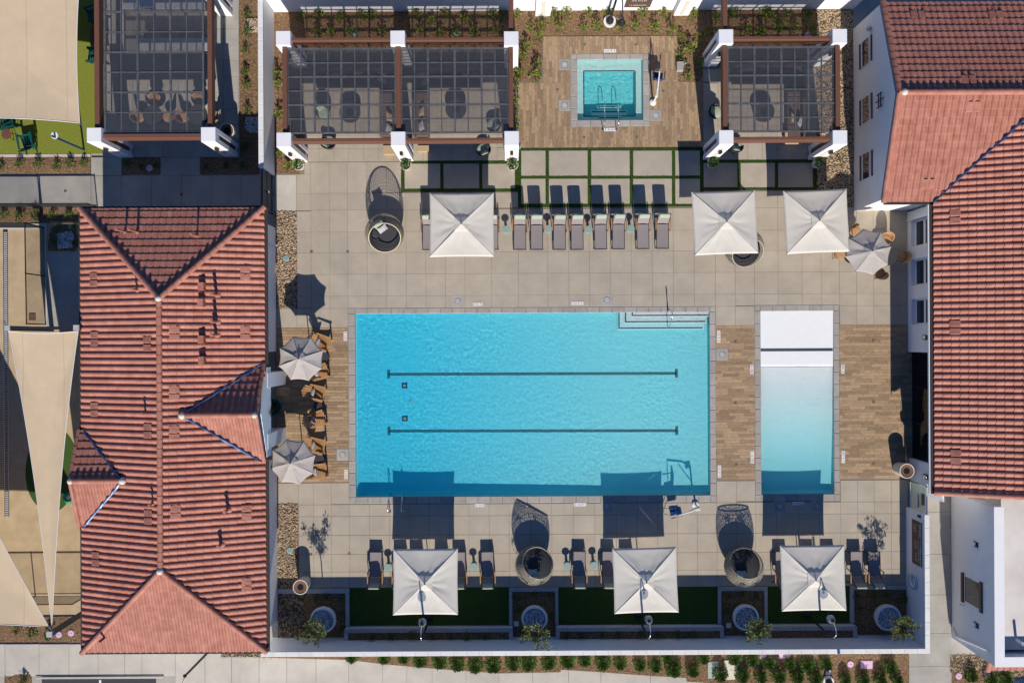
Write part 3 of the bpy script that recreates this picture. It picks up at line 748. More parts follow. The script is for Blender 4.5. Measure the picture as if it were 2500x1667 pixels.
mulch('north_mulch_bed', [RECT(668, 27, 1994, 88), RECT(668, 88, 742, 426), RECT(742, 88, 1249, 190), RECT(1249, 88, 1325, 201), RECT(1654, 88, 1717, 201), RECT(1717, 88, 1994, 165)])
rockbed('east_rock_bed', [RECT(1994, 25, 2084, 502)], seed=7)
rockbed('northwest_rock_bed', [RECT(671, 516, 724.5, 752)], seed=8)
rockbed('southwest_rock_bed', [RECT(674, 1229, 727.5, 1436)], seed=9)
rockbed('planter_rock_bed', [RECT(678, 1448, 742, 1555)], seed=10, z=.02, den=130)
mulch('corner_planter_bed', [RECT(742, 1448, 843, 1555)], z=.02)
mulch('second_planter_bed', [RECT(1251, 1443, 1354.5, 1555)], z=.02)
mulch('third_planter_bed', [RECT(1760, 1441, 1864, 1554)], z=.02)
mulch('fourth_planter_bed', [RECT(2084, 1438, 2219, 1553)], z=.02)
for k, (a, b, c) in enumerate(((853.5, 1243, 1434), (1363, 1752, 1432.5), (1873, 2074, 1431))):
    r = RECT(a, c, b, 1525 - 2.5 * k); s = setting('turf_lawn'); MB().box(r[0], r[1], -.05, r[2], r[3], 0).build('turf_mat', 'turf', s)
    grass_strip([r], [], 7000, 'turf', 'turf_pile', 0, s)

def block_run(parent, x0, y0, x1, y1, z0, z1, step, m='cap', name='coping_block', proud=0):
    """row of cap blocks along the longer side, with open joints"""
    ps = Pieces(name, m, parent)
    L_ = max(x1 - x0, y1 - y0); n = max(1, round(L_ / step))
    for i in range(n):
        a, b = i / n, (i + 1) / n
        if x1 - x0 >= y1 - y0: ps.slab((x0 + (x1 - x0) * a + .004, y0, x0 + (x1 - x0) * b - .004, y1), z0, z1, .012)
        else: ps.slab((x0, y0 + (y1 - y0) * a + .004, x1, y0 + (y1 - y0) * b - .004), z0, z1, .012)
    ps.done()
def kerb(label, rects, z=.10):
    x0 = min(r[0] for r in rects); y0 = min(r[1] for r in rects)
    t = thing('planter_kerb', label, 'kerb', (x0, y0, 0))
    for r in rects:
        MB().bbox(r[0], r[1], -.1, r[2], r[3], z, .012).build('kerb_run', 'blockcap', t)
kerb('low grey kerb round the rock and mulch planter in the south-west corner', [RECT(677.5, 1436, 853.5, 1447), RECT(844, 1447, 853.5, 1527)])
kerb('low grey kerb round the planter behind the middle egg daybed', [RECT(1243, 1432.8, 1363, 1442.5), RECT(1243, 1442.5, 1251, 1524), RECT(1355, 1442.5, 1363, 1523)])
kerb('low grey kerb round the planter behind the eastern egg daybed', [RECT(1752, 1431, 1873, 1440.5), RECT(1752, 1440.5, 1760, 1521), RECT(1865, 1440.5, 1873, 1520)])
kerb('low grey kerb round the planter in the south-east corner', [RECT(2074, 1428.6, 2219, 1437.5), RECT(2074, 1437.5, 2084, 1519)])

# raised seat walls with planting strip behind
for k, (ua, ub, vf, wh) in enumerate(((840, 1252.3, 1534, 'western'), (1357, 1768, 1531, 'middle'), (1872, 2093, 1529, 'eastern'))):
    h = .48
    x0, x1 = GX(ua, vf, h), GX(ub, vf, h); yf = GY(vf, (ua + ub) / 2, h); yb = GY(1588.6, (ua + ub) / 2, 1.9)
    t = thing('seat_wall', wh + ' raised white seat wall with grey block cap in front of the south wall', 'seat wall', (x0, yb, 0), group='seat walls along the south wall')
    e = .20
    MB().box(x0 + .02, yf - e + .02, -.1, x1 - .02, yf - .02, h - .06).build('wall', 'stucco', t)
    for xa, xb in ((x0, x0 + e), (x1 - e, x1)): MB().box(xa + .02, yb, -.1, xb - .02, yf - e + .02, h - .06).build('end_wall', 'stucco', t)
    block_run(t, x0, yf - e, x1, yf, h - .06, h, .62, 'blockcap', 'cap_block')
    for xa, xb in ((x0, x0 + e), (x1 - e, x1)): block_run(t, xa, yb, xb, yf - e - .005, h - .06, h, .5, 'blockcap', 'cap_block')
    mulch('raised_planting_strip', [(x0 + e, yb, x1 - e, yf - e)], z=.43, n=40, th=.3)

# ================================================================== PERIMETER WALLS
def wall(label, x0, y0, x1, y1, h, cap=None, step=.63, name='perimeter_wall', capm='cap', over=.02):
    t = thing(name, label, 'wall', ((x0 + x1) / 2, (y0 + y1) / 2, 0))
    MB().box(x0, y0, -.1, x1, y1, h - .07).build('stucco_face', 'stucco', t)
    block_run(t, x0 - over, y0 - over, x1 + over, y1 + over, h - .07, h, step, capm, 'cap_block')
    return t
WH = 2.1
sy = GY(1588.6, 1250, WH); sx = GX(2259, 1420, WH)
wall('long white south perimeter wall topped with pale cap blocks', GX(637, 1593, WH), sy - .20, sx + .205, sy, WH)
wall('white east perimeter wall carrying the brown pool rules sign', sx, sy + .03, sx + .205, GY(1257, 2265, WH), WH)
wx = GX(641.5, 200, WH)
wall('white west wall between the pool yard and the covered dining area', wx - .21, GY(409, 636, WH), wx + .0, GY(-25, 636, WH), WH, capm='cap')
ny_ = GY(27, 1250)
t = thing('perimeter_wall', 'tall white north wall behind the spa planting bed', 'wall', (0, ny_, 0))
MB().box(wx + .02, ny_, -.1, GX(2084, 27), ny_ + .3, 2.3).build('stucco_face', 'stucco', t)
for (u, v) in ((1325, 30), (1662, 30)):
    x, y = G(u, v); c = MB().box(x - .38, ny_ - .3, -.1, x + .38, ny_ - .002, 2.4).build('pilaster', 'stucco', t)
    MB().box(x - .09, ny_ - .33, .2, x + .09, ny_ - .301, 2.0).build('tile_strip', 'pot', c)
x, y = G(1552, 20); t = thing('rules_sign', 'brown rectangular sign with white lettering on the north wall above the spa bed', 'sign', (x, ny_ - .003, 1.0))
MB().box(x - .65, ny_ - .03, .45, x + .65, ny_ - .002, 1.5).build('panel', 'sign', t)
for i, tx in enumerate(('SPA RULES', '12 PERSONS')):
    text(tx, .16, (0, -.03, .30 - i * .58), (R(90), 0, 0), 'paint', 'lettering', t)

# sign, life ring on the east wall
xw = sx - .002; ys0, ys1 = GY(1375, 2240, 1.0), GY(1268, 2240, 1.0)
t = thing('rules_sign', 'large brown pool rules sign with small white lettering on the east wall', 'sign', (xw, (ys0 + ys1) / 2, 1.2))
MB().box(xw - .03, ys0, .75, xw, ys1, 1.80).build('panel', 'sign', t)
for tx, s_, yy, zz in (('NO LIFEGUARD ON DUTY', .13, .45, .50), ('NO DIVING', .12, .62, .36), ('EMERGENCY', .17, -.62, .48), ('CALL 911', .15, -.62, .30), ('NO ANIMALS', .07, .70, -.05), ('14 YEARS', .07, .70, -.16),
                       ('POOL HOURS', .08, -.1, .25), ('NO GLASS', .07, -.1, .10), ('SHOWER FIRST', .07, -.1, -.05), ('MAXIMUM', .07, -.1, -.2), ('NO RUNNING', .07, -.7, .1), ('SUPERVISION', .07, -.7, -.05), ('CAPACITY 75', .07, .7, -.3)):
    text(tx, s_, (-.033, yy, zz), (R(90), 0, R(-90)), 'paint', 'lettering', t)
x, y = xw - .06, GY(1418, 2232, 1.0)
t = thing('life_ring', 'white life ring hanging on the east perimeter wall', 'life ring', (x, y, .95))
mb = MB(); n = 28
for i in range(n):
    for j in range(8):
        def P_(i, j): a, b = 2 * PI * i / n, 2 * PI * j / 8; q = .30 + .065 * math.cos(b); return (x + .055 * math.sin(b), y + q * math.cos(a), .95 + q * math.sin(a))
        mb.add([P_(i, j), P_(i + 1, j), P_(i + 1, j + 1), P_(i, j + 1)], [(0, 1, 2, 3)])
mb.build('ring', 'potwhite', t, smooth=True)
MB().tube([(x - .07, y + .37 * math.cos(a), .95 + .37 * math.sin(a)) for a in [k * .5 for k in range(13)]], .012, 5).build('grab_rope', 'seatblue', t)
MB().box(x - .02, GY(1262, 2251, 1.5), 1.45, x + .055, GY(1256, 2251, 1.5), 1.68).build('call_box', 'dark', None, label='small dark call box beside the glass gate on the east wall', cat='call box')

# ================================================================== ROOFS
def clip(poly, hp):
    for nx, ny, d in hp:
        out = []; n = len(poly)
        for i in range(n):
            a, b = poly[i], poly[(i + 1) % n]; da, db = nx * a[0] + ny * a[1] + d, nx * b[0] + ny * b[1] + d
            if da >= 0: out.append(a)
            if da * db < 0: t = da / (da - db); out.append(tuple(a[k] + (b[k] - a[k]) * t for k in range(3)))
        poly = out
        if len(poly) < 3: return []
    return poly
def halfplanes(poly):
    """inside half planes of a convex polygon (any winding)"""
    cx = sum(p[0] for p in poly) / len(poly); cy = sum(p[1] for p in poly) / len(poly); out = []
    for i in range(len(poly)):
        a, b = poly[i], poly[(i + 1) % len(poly)]; nx, ny = -(b[1] - a[1]), b[0] - a[0]; l = math.hypot(nx, ny)
        if l < 1e-6: continue
        nx /= l; ny /= l; d = -(nx * a[0] + ny * a[1])
        if nx * cx + ny * cy + d < 0: nx, ny, d = -nx, -ny, -d
        out.append((nx, ny, d))
    return out
PA, PL = .30, .345     # tile pitch across and along
TP = [(0, .012), (.03, .0), (.09, .008), (.112, .042), (.157, .076), (.206, .083), (.255, .066), (.291, .030), (.30, .012)]
def tile_faces():
    vs = []; fs = []; n = len(TP)
    for t, lift in ((-.02, -.012), (PL, .030)):
        for a, z in TP: vs.append((a, t, z + lift))
    for a, z in TP: vs.append((a, PL, z - .012))
    for i in range(n - 1): fs.append((i, i + 1, n + i + 1, n + i)); fs.append((n + i, n + i + 1, 2 * n + i + 1, 2 * n + i))
    return vs, fs
TV, TF = tile_faces()
def rooftiles(roof, p0, down, slope, poly, seen=None, first=300, start=(0, 0), fill=None, flip=False):
    """real barrel tiles laid on one roof plane. p0 a 3D point on the plane, down the unit downhill direction in plan"""
    dx, dy = down; ax, ay = -dy, dx
    if flip: ax, ay = dy, -dx
    hp = halfplanes(poly)
    def W(a, t, z): return (p0[0] + ax * a + dx * t, p0[1] + ay * a + dy * t, p0[2] - slope * t + z)
    qa = [(p[0] - p0[0]) * ax + (p[1] - p0[1]) * ay for p in poly]; qt = [(p[0] - p0[0]) * dx + (p[1] - p0[1]) * dy for p in poly]
    i0, i1 = int(math.floor(min(qa) / PA)), int(math.ceil(max(qa) / PA)); j0, j1 = int(math.floor(min(qt) / PL)), int(math.ceil(max(qt) / PL))
    key = 'tile'
    me = bpy.data.meshes.new('roof_tile'); me.from_pydata([(ax * a + dx * t, ay * a + dy * t, z - slope * t) for a, t, z in TV], [], TF); me.materials.append(M['tile'])
    full, part = [], MB()
    for i in range(i0, i1):
        for j in range(j0, j1):
            cn = [(i * PA, j * PL), ((i + 1) * PA, j * PL), ((i + 1) * PA, (j + 1) * PL), (i * PA, (j + 1) * PL)]
            w_ = [W(a, t, 0) for a, t in cn]
            ins = [all(h[0] * q[0] + h[1] * q[1] + h[2] >= -.03 for h in hp) for q in w_]
            if all(ins): full.append((i, j)); continue
            cc = W((i + .5) * PA, (j + .5) * PL, 0)
            if any(h[0] * cc[0] + h[1] * cc[1] + h[2] < -.4 for h in hp): continue
            vv = [W(i * PA + a, j * PL + t, z) for a, t, z in TV]
            for f in TF:
                pl = clip([vv[k] for k in f], hp)
                if pl: part.tone = ((i * 7.13 + j * 3.71) % 1 + 1) % 1; part.add(pl, [tuple(range(len(pl)))])
    org = Vector(roof.location)
    if roof.parent: org += Vector(roof.parent.location)
    cam_d = lambda ij: math.hypot(*W(ij[0] * PA, ij[1] * PL, 0)[:2])
    full.sort(key=cam_d); rr = random.Random(len(full))
    for k, (i, j) in enumerate(full):
        b = W(i * PA, j * PL, 0); jz = rr.uniform(-.003, .004)
        if k < first: link('roof_tile', me, roof, loc=Vector((b[0], b[1], b[2] + jz)) - org)
        else: part.tone = rr.random(); part.add([W(i * PA + a, j * PL + t, z + jz) for a, t, z in TV], TF)
    part.build('tile_field', 'tile', roof, kind='stuff')
    # underlay just below the tiles
    ul = [(p[0], p[1], p0[2] - slope * ((p[0] - p0[0]) * dx + (p[1] - p0[1]) * dy) - .03) for p in poly]
    n = len(ul); MB().add(ul + [(x, y, z - .12) for x, y, z in ul], [tuple(range(n)), tuple(range(n, 2 * n))[::-1]] + [(i, (i + 1) % n, (i + 1) % n + n, i + n) for i in range(n)]).build('underlay', 'tilebase', roof)
    return W
def ridge(roof, a, b, lim=300, r=.135, name='ridge_tile', lift=.03, ends=()):
    a, b = Vector(a), Vector(b); L_ = (b - a).length; n = max(1, round(L_ / .42)); d = (b - a) / n; u = d.normalized(); s_ = Vector((-u.y, u.x, 0)).normalized(); up = s_.cross(u)
    if up.z < 0: up = -up
    K = 7; vs = []; fs = []
    for t, rr_ in ((-.02, r * .88), (1.0, r)):
        for k in range(K + 1):
            an = PI * k / K; vs.append(tuple(d * t + s_ * math.cos(an) * rr_ + up * (math.sin(an) * rr_ * .95 + lift + (.02 if t else 0))))
    for k in range(K): fs.append((k, k + 1, K + 2 + k, K + 1 + k))
    fs.append(tuple(range(K + 1, 2 * K + 2)))
    me = bpy.data.meshes.new(name); me.from_pydata(vs, [], fs); me.materials.append(M['tile'])
    org = Vector(roof.location) + (Vector(roof.parent.location) if roof.parent else Vector())
    for i in range(n): link(name, me, roof, loc=a + d * i - org)
def mortar(roof, p, s=.16):
    p = Vector(p); MB().ball((p.x, p.y, p.z + .05), s, s, s * .9).build('mortar_cap', 'mortar', roof, smooth=True)
def valley(roof, a, b, w_=.07):
    a, b = Vector(a), Vector(b); n = 14; pts = [a + (b - a) * (i / n) + Vector((rnd.uniform(-.02, .02), rnd.uniform(-.02, .02), .09)) for i in range(n + 1)]
    mb = MB(); s_ = Vector((-(b - a).y, (b - a).x, 0)).normalized()
    vs = []; fs = []
    for i, p in enumerate(pts):
        ww = w_ * rnd.uniform(.5, 1.1); vs += [tuple(p - s_ * ww), tuple(p + Vector((0, 0, .03))), tuple(p + s_ * ww)]
    for i in range(n): fs += [(3 * i, 3 * i + 1, 3 * i + 4, 3 * i + 3), (3 * i + 1, 3 * i + 2, 3 * i + 5, 3 * i + 4)]
    mb.add(vs, fs).build('valley_flashing', 'flash', roof)
def vent_pair(roof, W, a, t, n=2):
    for k in range(n):
        mb = MB(); x0 = a + k * .36
        vs = [W(x0, t, .05), W(x0 + .31, t, .05), W(x0 + .31, t + .42, .07), W(x0, t + .42, .07), W(x0 + .03, t, .10), W(x0 + .29, t, .10), W(x0 + .29, t + .40, .105), W(x0 + .03, t + .40, .105)]
        mb.add(vs, [(4, 5, 6, 7), (0, 1, 5, 4), (1, 2, 6, 5), (2, 3, 7, 6), (3, 0, 4, 7)])
        for q in range(4): mb.add([W(x0 + .05 + .06 * q, t + .04, .102), W(x0 + .08 + .06 * q, t + .04, .112), W(x0 + .08 + .06 * q, t + .38, .115), W(x0 + .05 + .06 * q, t + .38, .107)], [(0, 1, 2, 3)])
        mb.build('vent_tile', 'tile', roof)
def pipe(roof, x, y, z, h, r=.07, m='tile', cap=True):
    mb = MB().cyl(x, y, z - .2, z + h, r)
    o = mb.build('vent_pipe', m, roof)
    if cap: MB().cyl(x, y, z + h, z + h + .05, r * 1.3, r * 1.1).build('pipe_cap', m, o)
    MB().lathe([(r * 2.6, z), (r * 1.2, z + .12)], (x, y, 0)).build('pipe_flashing', 'tile', o)

# ---- west building (hipped roof with two small cross gables)
EH, RH = 3.6, 5.2
ex0, ex1 = GX(199, 1000, EH) , GX(648.5, 1000, EH); ey1, ey0 = GY(508, 420, EH), GY(1591, 425, EH)
rx = (ex0 + ex1) / 2; ry1, ry0 = GY(729, 389, RH), GY(1393, 391, RH)
b1 = thing('pool_house', 'low white pool house with red barrel-tile hip roof west of the main pool', 'building', (rx, 0, 0))
wl_x1 = GX(673.5, 640); wl_x0 = ex0 + .35; wl_y1, wl_y0 = ey1 - .5, ey0 + .45
mb = MB(); yt0, yt1 = GY(858, 672), GY(1122, 672)      # porch opening in the east side
wallm = MB().box(wl_x0, wl_y0, -.1, wl_x1 - 1.6, wl_y1, 3.55)
wallm.build('wall', 'stucco', b1)
MB().box(wl_x1 - 1.6, yt0 + .0, -.1, wl_x1, wl_y1, 3.5).build('wall', 'stucco', b1)
MB().box(wl_x1 - 1.6, wl_y0, -.1, wl_x1, yt1, 3.5).build('wall', 'stucco', b1)
SLW = (RH - EH) / (ex1 - rx); SLN = (RH - EH) / (ey1 - ry1); SLS = (RH - EH) / (ry0 - ey0)
roof = thing('roof', None, None, (0, 0, 0)); roof.parent = b1; roof.location = (0, 0, 0)
for k in ('label', 'category'):
    if k in roof: del roof[k]
WW = rooftiles(roof, (rx, 0, RH), (-1, 0), SLW, [(rx, ry1), (ex0, ey1), (ex0, ey0), (rx, ry0)], first=110)
WE = rooftiles(roof, (rx, 0, RH), (1, 0), SLW, [(rx, ry1), (ex1, ey1), (ex1, ey0), (rx, ry0)], first=150)
WN = rooftiles(roof, (rx, ry1, RH), (0, 1), SLN, [(rx, ry1), (ex1, ey1), (ex0, ey1)], first=20, flip=True)
WS = rooftiles(roof, (rx, ry0, RH), (0, -1), SLS, [(rx, ry0), (ex1, ey0), (ex0, ey0)], first=20)
ridge(roof, (rx, ry0, RH), (rx, ry1, RH)); up = .05
for c in ((ex0, ey1), (ex1, ey1)): ridge(roof, (rx, ry1, RH), (*c, EH), name='hip_tile', lift=.05)
for c in ((ex0, ey0), (ex1, ey0)): ridge(roof, (rx, ry0, RH), (*c, EH), name='hip_tile', lift=.05)
mortar(roof, (rx, ry1, RH + .05)); mortar(roof, (rx, ry0, RH + .05))
# east cross gable
def crossgable(roof, xr, xe, yr, hw, sgn, first=20):
    """small gable: ridge runs from xr on the main slope out to xe at y=yr, half width hw"""
    zr = RH - SLW * abs(xr - rx) + .06
    ze = EH + .06; sl = (zr - ze) / hw
    xv = rx + sgn * ((RH - ze) / SLW)
    for s in (1, -1):
        p = [(xr, yr), (xe, yr), (xe, yr + s * hw), (xv, yr + s * hw)] if abs(xe - rx) > abs(xv - rx) else [(xr, yr), (xe, yr), (xe, yr + s * hw), (xv, yr + s * hw)]
        rooftiles(roof, (xr, yr, zr), (0, s), sl, p, first=first)
        valley(roof, (xr, yr, zr + .03), (xv, yr + s * hw, ze + .03))
        ridge(roof, (xe - sgn * .05, yr, zr), (xe - sgn * .05, yr + s * hw, ze), name='rake_tile', r=.10, lift=.01)
    ridge(roof, (xr, yr, zr), (xe, yr, zr)); mortar(roof, (xr, yr, zr + .04), .17); mortar(roof, (xe - sgn * .1, yr, zr + .04), .14)
    return zr, ze
h1 = 4.55
xe_r = GX(636, 1010, 4.4); xr_r = GX(445, 1012, 4.95); yr_r = GY(1012, 540, 4.6); hw_r = GY(890, 600, 3.7) - yr_r
crossgable(roof, xr_r, xe_r, yr_r, hw_r, 1, 20)
xe_l = GX(177, 1172, 4.2); xr_l = GX(298, 1174, 4.65); yr_l = GY(1172.5, 240, 4.4); hw_l = GY(1050, 195, 3.7) - yr_l
crossgable(roof, xr_l, xe_l, yr_l, hw_l, -1, 10)
# porch front gable wall + side cheeks under the east cross gable
zr_ = RH - SLW * abs(xr_r - rx)
gx = wl_x1 + .02; po = MB()
mb = MB(); yA, yB = yr_r + hw_r - .15, yr_r - hw_r + .15
arch = [(gx, yA - 0.0, 0)]
for va, vb in ((905, 938), (1043, 1076)):
    a, b = GY(vb, 698), GY(va, 698)
    MB().box(gx - 1.4, a, -.1, GX(698.5, 990), b, 3.35).build('porch_pier', 'stucco', b1)
xg = GX(698.5, 990) - .02; gx = xg
mb.add([(gx - .25, yA, 2.75), (gx - .25, yB, 2.75), (gx - .25, yB, 3.45), (gx - .25, yr_r, 4.42), (gx - .25, yA, 3.45), (gx, yA, 2.75), (gx, yB, 2.75), (gx, yB, 3.45), (gx, yr_r, 4.42), (gx, yA, 3.45)],
       [(0, 1, 2, 3, 4), (9, 8, 7, 6, 5), (0, 5, 6, 1), (1, 6, 7, 2), (2, 7, 8, 3), (3, 8, 9, 4), (4, 9, 5, 0)])
mb.build('gable_wall', 'stucco', b1)
lx_ = xg + .02
o = MB().bar((lx_ + .05, yr_r - .25, 3.0), (lx_ + .05, yr_r + .25, 3.0), .04); o.bar((lx_ + .05, yr_r, 2.7), (lx_ + .05, yr_r, 3.35), .04); o.bar((lx_ + .05, yr_r - .1, 2.8), (lx_ + .05, yr_r - .1, 3.2), .03); o.bar((lx_ + .05, yr_r + .1, 2.8), (lx_ + .05, yr_r + .1, 3.2), .03)
o.build('gable_ironwork', 'dark', b1)
# gutters, downpipe
for (a, b, c, d) in ((ex1 - .01, ey0, ex1 + .11, ey1), (ex0 - .11, ey0, ex0 + .01, ey1)):
    yy = [(c1, c2) for c1, c2 in ((b, yr_r - hw_r if a > rx else yr_l - hw_l), (yr_r + hw_r if a > rx else yr_l + hw_l, d))]
    for c1, c2 in yy: MB().box(a, c1, EH - .14, c, c2, EH - .04).build('gutter', 'gutter', b1)
for (b, d) in ((ey1, ey1 + .1), (ey0 - .1, ey0)): MB().box(ex0, b, EH - .14, ex1, d, EH - .04).build('gutter', 'gutter', b1)
xq = ex1 + .04
MB().tube([(xq, ey1 - .9, 3.5), (wl_x1 + .08, ey1 - 1.4, 3.1), (wl_x1 + .08, ey1 - 1.4, .1)], .045).build('downpipe', 'stucco', b1)
# vent tiles and pipes of the pool house roof
def wp(u, v, z): return G(u, v, z)
def on(W, plane, u, v, dn):      # plan reading -> (a,t) on the plane by iteration
    z = 4.4
    for _ in range(4):
        x, y = G(u, v, z); z = plane(x, y)
    return x, y, z
pE = lambda x, y: RH - SLW * (x - rx); pW = lambda x, y: RH + SLW * (x - rx); pN = lambda x, y: RH - SLN * (y - ry1); pS = lambda x, y: RH + SLS * (y - ry0)
for (u, v) in ((600, 668), (427, 814), (600, 814), (427, 960), (427, 1057), (430, 1250), (603, 1250), (603, 1427), (600, 1630)):
    if v < 1500:
        x, y, z = on(WE, pE, u, v, 1); vent_pair(roof, WE, y - .32, (x - rx) - .2)
for (u, v) in ((230, 682), (232, 826), (361, 838), (232, 998), (362, 1050), (363, 1260), (235, 1362)):
    x, y, z = on(WW, pW, u, v, 1); vent_pair(roof, WW, -y - .32, (rx - x) - .2)
for (u, v, h, r) in ((496, 700, .35, .11), (495, 740, .35, .11), (496, 829, .35, .11), (497, 880, .35, .11)):
    x, y, z = on(WE, pE, u, v, 1); MB().box(x - .13, y - .18, z - .1, x + .13, y + .18, z + h).build('flue_box', 'tile', roof)
for (u, v, h) in ((530, 720, .75), (530, 786, .75), (529, 818, .75), (541, 1328, .5), (558, 1243, .6)):
    x, y, z = on(WE, pE, u, v, 1); pipe(roof, x, y, z, h)
for (u, v, h) in ((336, 708, .55), (357, 1008, .45), (375, 1228, .5)):
    x, y, z = on(WW, pW, u, v, 1); pipe(roof, x, y, z, h, .05)
for (u, v, h) in ((308, 567, 1.0), (337, 567, 1.0), (483, 577, .9)):
    x, y, z = on(WN, pN, u, v, 1); pipe(roof, x, y, z, h, .05)
x, y, z = on(WS, pS, 257, 1555, 1); pipe(roof, x, y, z, .5, .05, 'dark')

# ---- east building
E1, E2 = 3.3, 5.05
gxw = GX(2083.6, 270); rkx = GX(2154, 494, E1); yN, yR, yS = GY(6, 2300, E1), GY(226, 2300, E2), GY(494, 2200, E1)
FAR = 34.0
b2 = thing('clubhouse', 'large white clubhouse with red barrel-tile gable roofs east of the small pool', 'building', (gxw, yR, 0))
sl2 = (E2 - E1) / (yN - yR); sl3 = (E2 - E1) / (yR - yS); exw = GX(2278.5, 850, E1); ysr = GY(1205, 2350, E1)
mb = MB().add([(gxw, yN - .1, -.1), (gxw, yS + .1, -.1), (gxw, yS + .1, E1 - .05), (gxw, yR, E2 - .12), (gxw, yN - .1, E1 - .05)] + [(FAR, yN - .1, -.1), (FAR, yS + .1, -.1), (FAR, yS + .1, E1 - .05), (FAR, yR, E2 - .12), (FAR, yN - .1, E1 - .05)],
              [(0, 4, 3, 2, 1), (5, 6, 7, 8, 9), (0, 1, 6, 5), (1, 2, 7, 6), (2, 3, 8, 7), (3, 4, 9, 8), (4, 0, 5, 9)])
mb.build('gable_wall', 'stucco', b2)
roof2 = thing('roof', None, None); roof2.parent = b2; roof2.location = (0, 0, 0)
xk = rkx
VAL_S = math.tan(R(20.3)) if False else sl3
# valley between north wing south slope and main west slope: both planes climb from (exw, yS)
V1 = rooftiles(roof2, (xk, yR, E2), (0, 1), sl2, [(xk, yR), (FAR, yR), (FAR, yN), (xk, yN)], first=100, flip=True)
vk = 1.0 * sl3 / sl3
yv = yR; xv = exw + (yR - yS)
V2 = rooftiles(roof2, (xk, yR, E2), (0, -1), sl3, [(xk, yR), (xv, yR), (exw, yS), (xk, yS)], first=80)
V3 = rooftiles(roof2, (exw, 0, E1), (-1, 0), sl3, [(exw, yS), (xv, yR), (FAR, yR), (FAR, ysr), (exw, ysr)], first=120)
ridge(roof2, (xk, yR, E2), (FAR, yR, E2), r=.15); 
for s, yy, zz in ((1, yN, E1), (-1, yS, E1)): ridge(roof2, (xk + .06, yR, E2), (xk + .06, yy, zz), name='rake_tile', r=.14, lift=.02)
ridge(roof2, (FAR, ysr + .06, E1 + sl3 * (FAR - exw)), (exw, ysr + .06, E1), name='rake_tile', r=.14, lift=.02)
mortar(roof2, (xk + .25, yR, E2 + .06), .16)
valley(roof2, (xv, yR, E2 + .02), (exw, yS, E1 + .02))
pv1 = lambda x, y: E2 - sl2 * (y - yR); pv2 = lambda x, y: E2 + sl3 * (y - yR); pv3 = lambda x, y: E1 + sl3 * (x - exw)
for (u, v) in ((2240, 38), (2430, 38), (2364, 195)):
    x, y, z = on(V1, pv1, u, v, 1); vent_pair(roof2, V1, (x - xk) - .35, (y - yR) - .2)
for (u, v) in ((2375, 262), (2265, 450)):
    x, y, z = on(V2, pv2, u, v, 1); vent_pair(roof2, V2, (x - xk) - .35, (yR - y) - .2)
for (u, v) in ((2330, 530), (2330, 800), (2332, 1115)):
    x, y, z = on(V3, pv3, u, v, 1); vent_pair(roof2, V3, (-(y) if False else -y) - .35, (exw - x) - .2)
# gutters and white fascia
MB().box(xk + .1, yS - .1, E1 - .12, exw, yS, E1 - .02).build('gutter', 'gutter', b2)
MB().box(exw - .11, ysr, E1 - .12, exw - .001, yS, E1 - .02).build('gutter', 'gutter', b2)
MB().box(exw - .16, ysr, E1 - .22, exw - .11, yS, E1 - .10).build('fascia', 'paint', b2)
MB().tube([(exw - .02, yS - .3, 3.15), (GX(2216, 520) - .06, yS - .45, 2.7), (GX(2216, 520) - .06, yS - .45, .1)], .05).build('downpipe', 'paint', b2)
# west wall of the main wing with three windows
wxm = GX(2216, 640) ; yw0 = GY(859, 2216)
wins = [(534.5, 600), (631, 696), (729, 792)]
WZ0, WZ1 = .40, 2.75; mb = MB(); ycur = yS
wallx1 = wxm + .35
edges = []
for (va, vb) in wins: edges.append((GY(vb, 2245, 1.2), GY(va, 2245, 1.2)))
segs = []; top = yS
for (a, b) in edges: segs.append((b, top)); top = a
segs.append((yw0, top))
for a, b in segs: MB().box(wxm, a, -.1, wallx1, b, 3.2).build('wall', 'stucco', b2)
for (a, b) in edges:
    MB().box(wxm + .001, a, -.1, wallx1, b, WZ0).build('wall', 'stucco', b2); MB().box(wxm + .001, a, WZ1, wallx1, b, 3.2).build('wall', 'stucco', b2)
    wo = MB().box(wxm + .20, a, WZ0, wxm + .26, a + .08, WZ1)
    wo.box(wxm + .20, b - .08, WZ0, wxm + .26, b, WZ1).box(wxm + .20, a + .08, WZ0, wxm + .26, b - .08, WZ0 + .12).box(wxm + .20, a + .08, 1.32, wxm + .26, b - .08, 1.52).box(wxm + .20, a + .08, WZ1 - .1, wxm + .26, b - .08, WZ1)
    wo = wo.build('window', 'paint', b2)
    for z0, z1 in ((WZ0 + .12, 1.32), (1.52, WZ1 - .1)): MB().box(wxm + .225, a + .08, z0, wxm + .235, b - .08, z1).build('pane', 'glassdark', wo)
MB().box(wallx1, yw0, -.1, FAR, yS, 3.1).build('inner_block', 'stucco', b2)
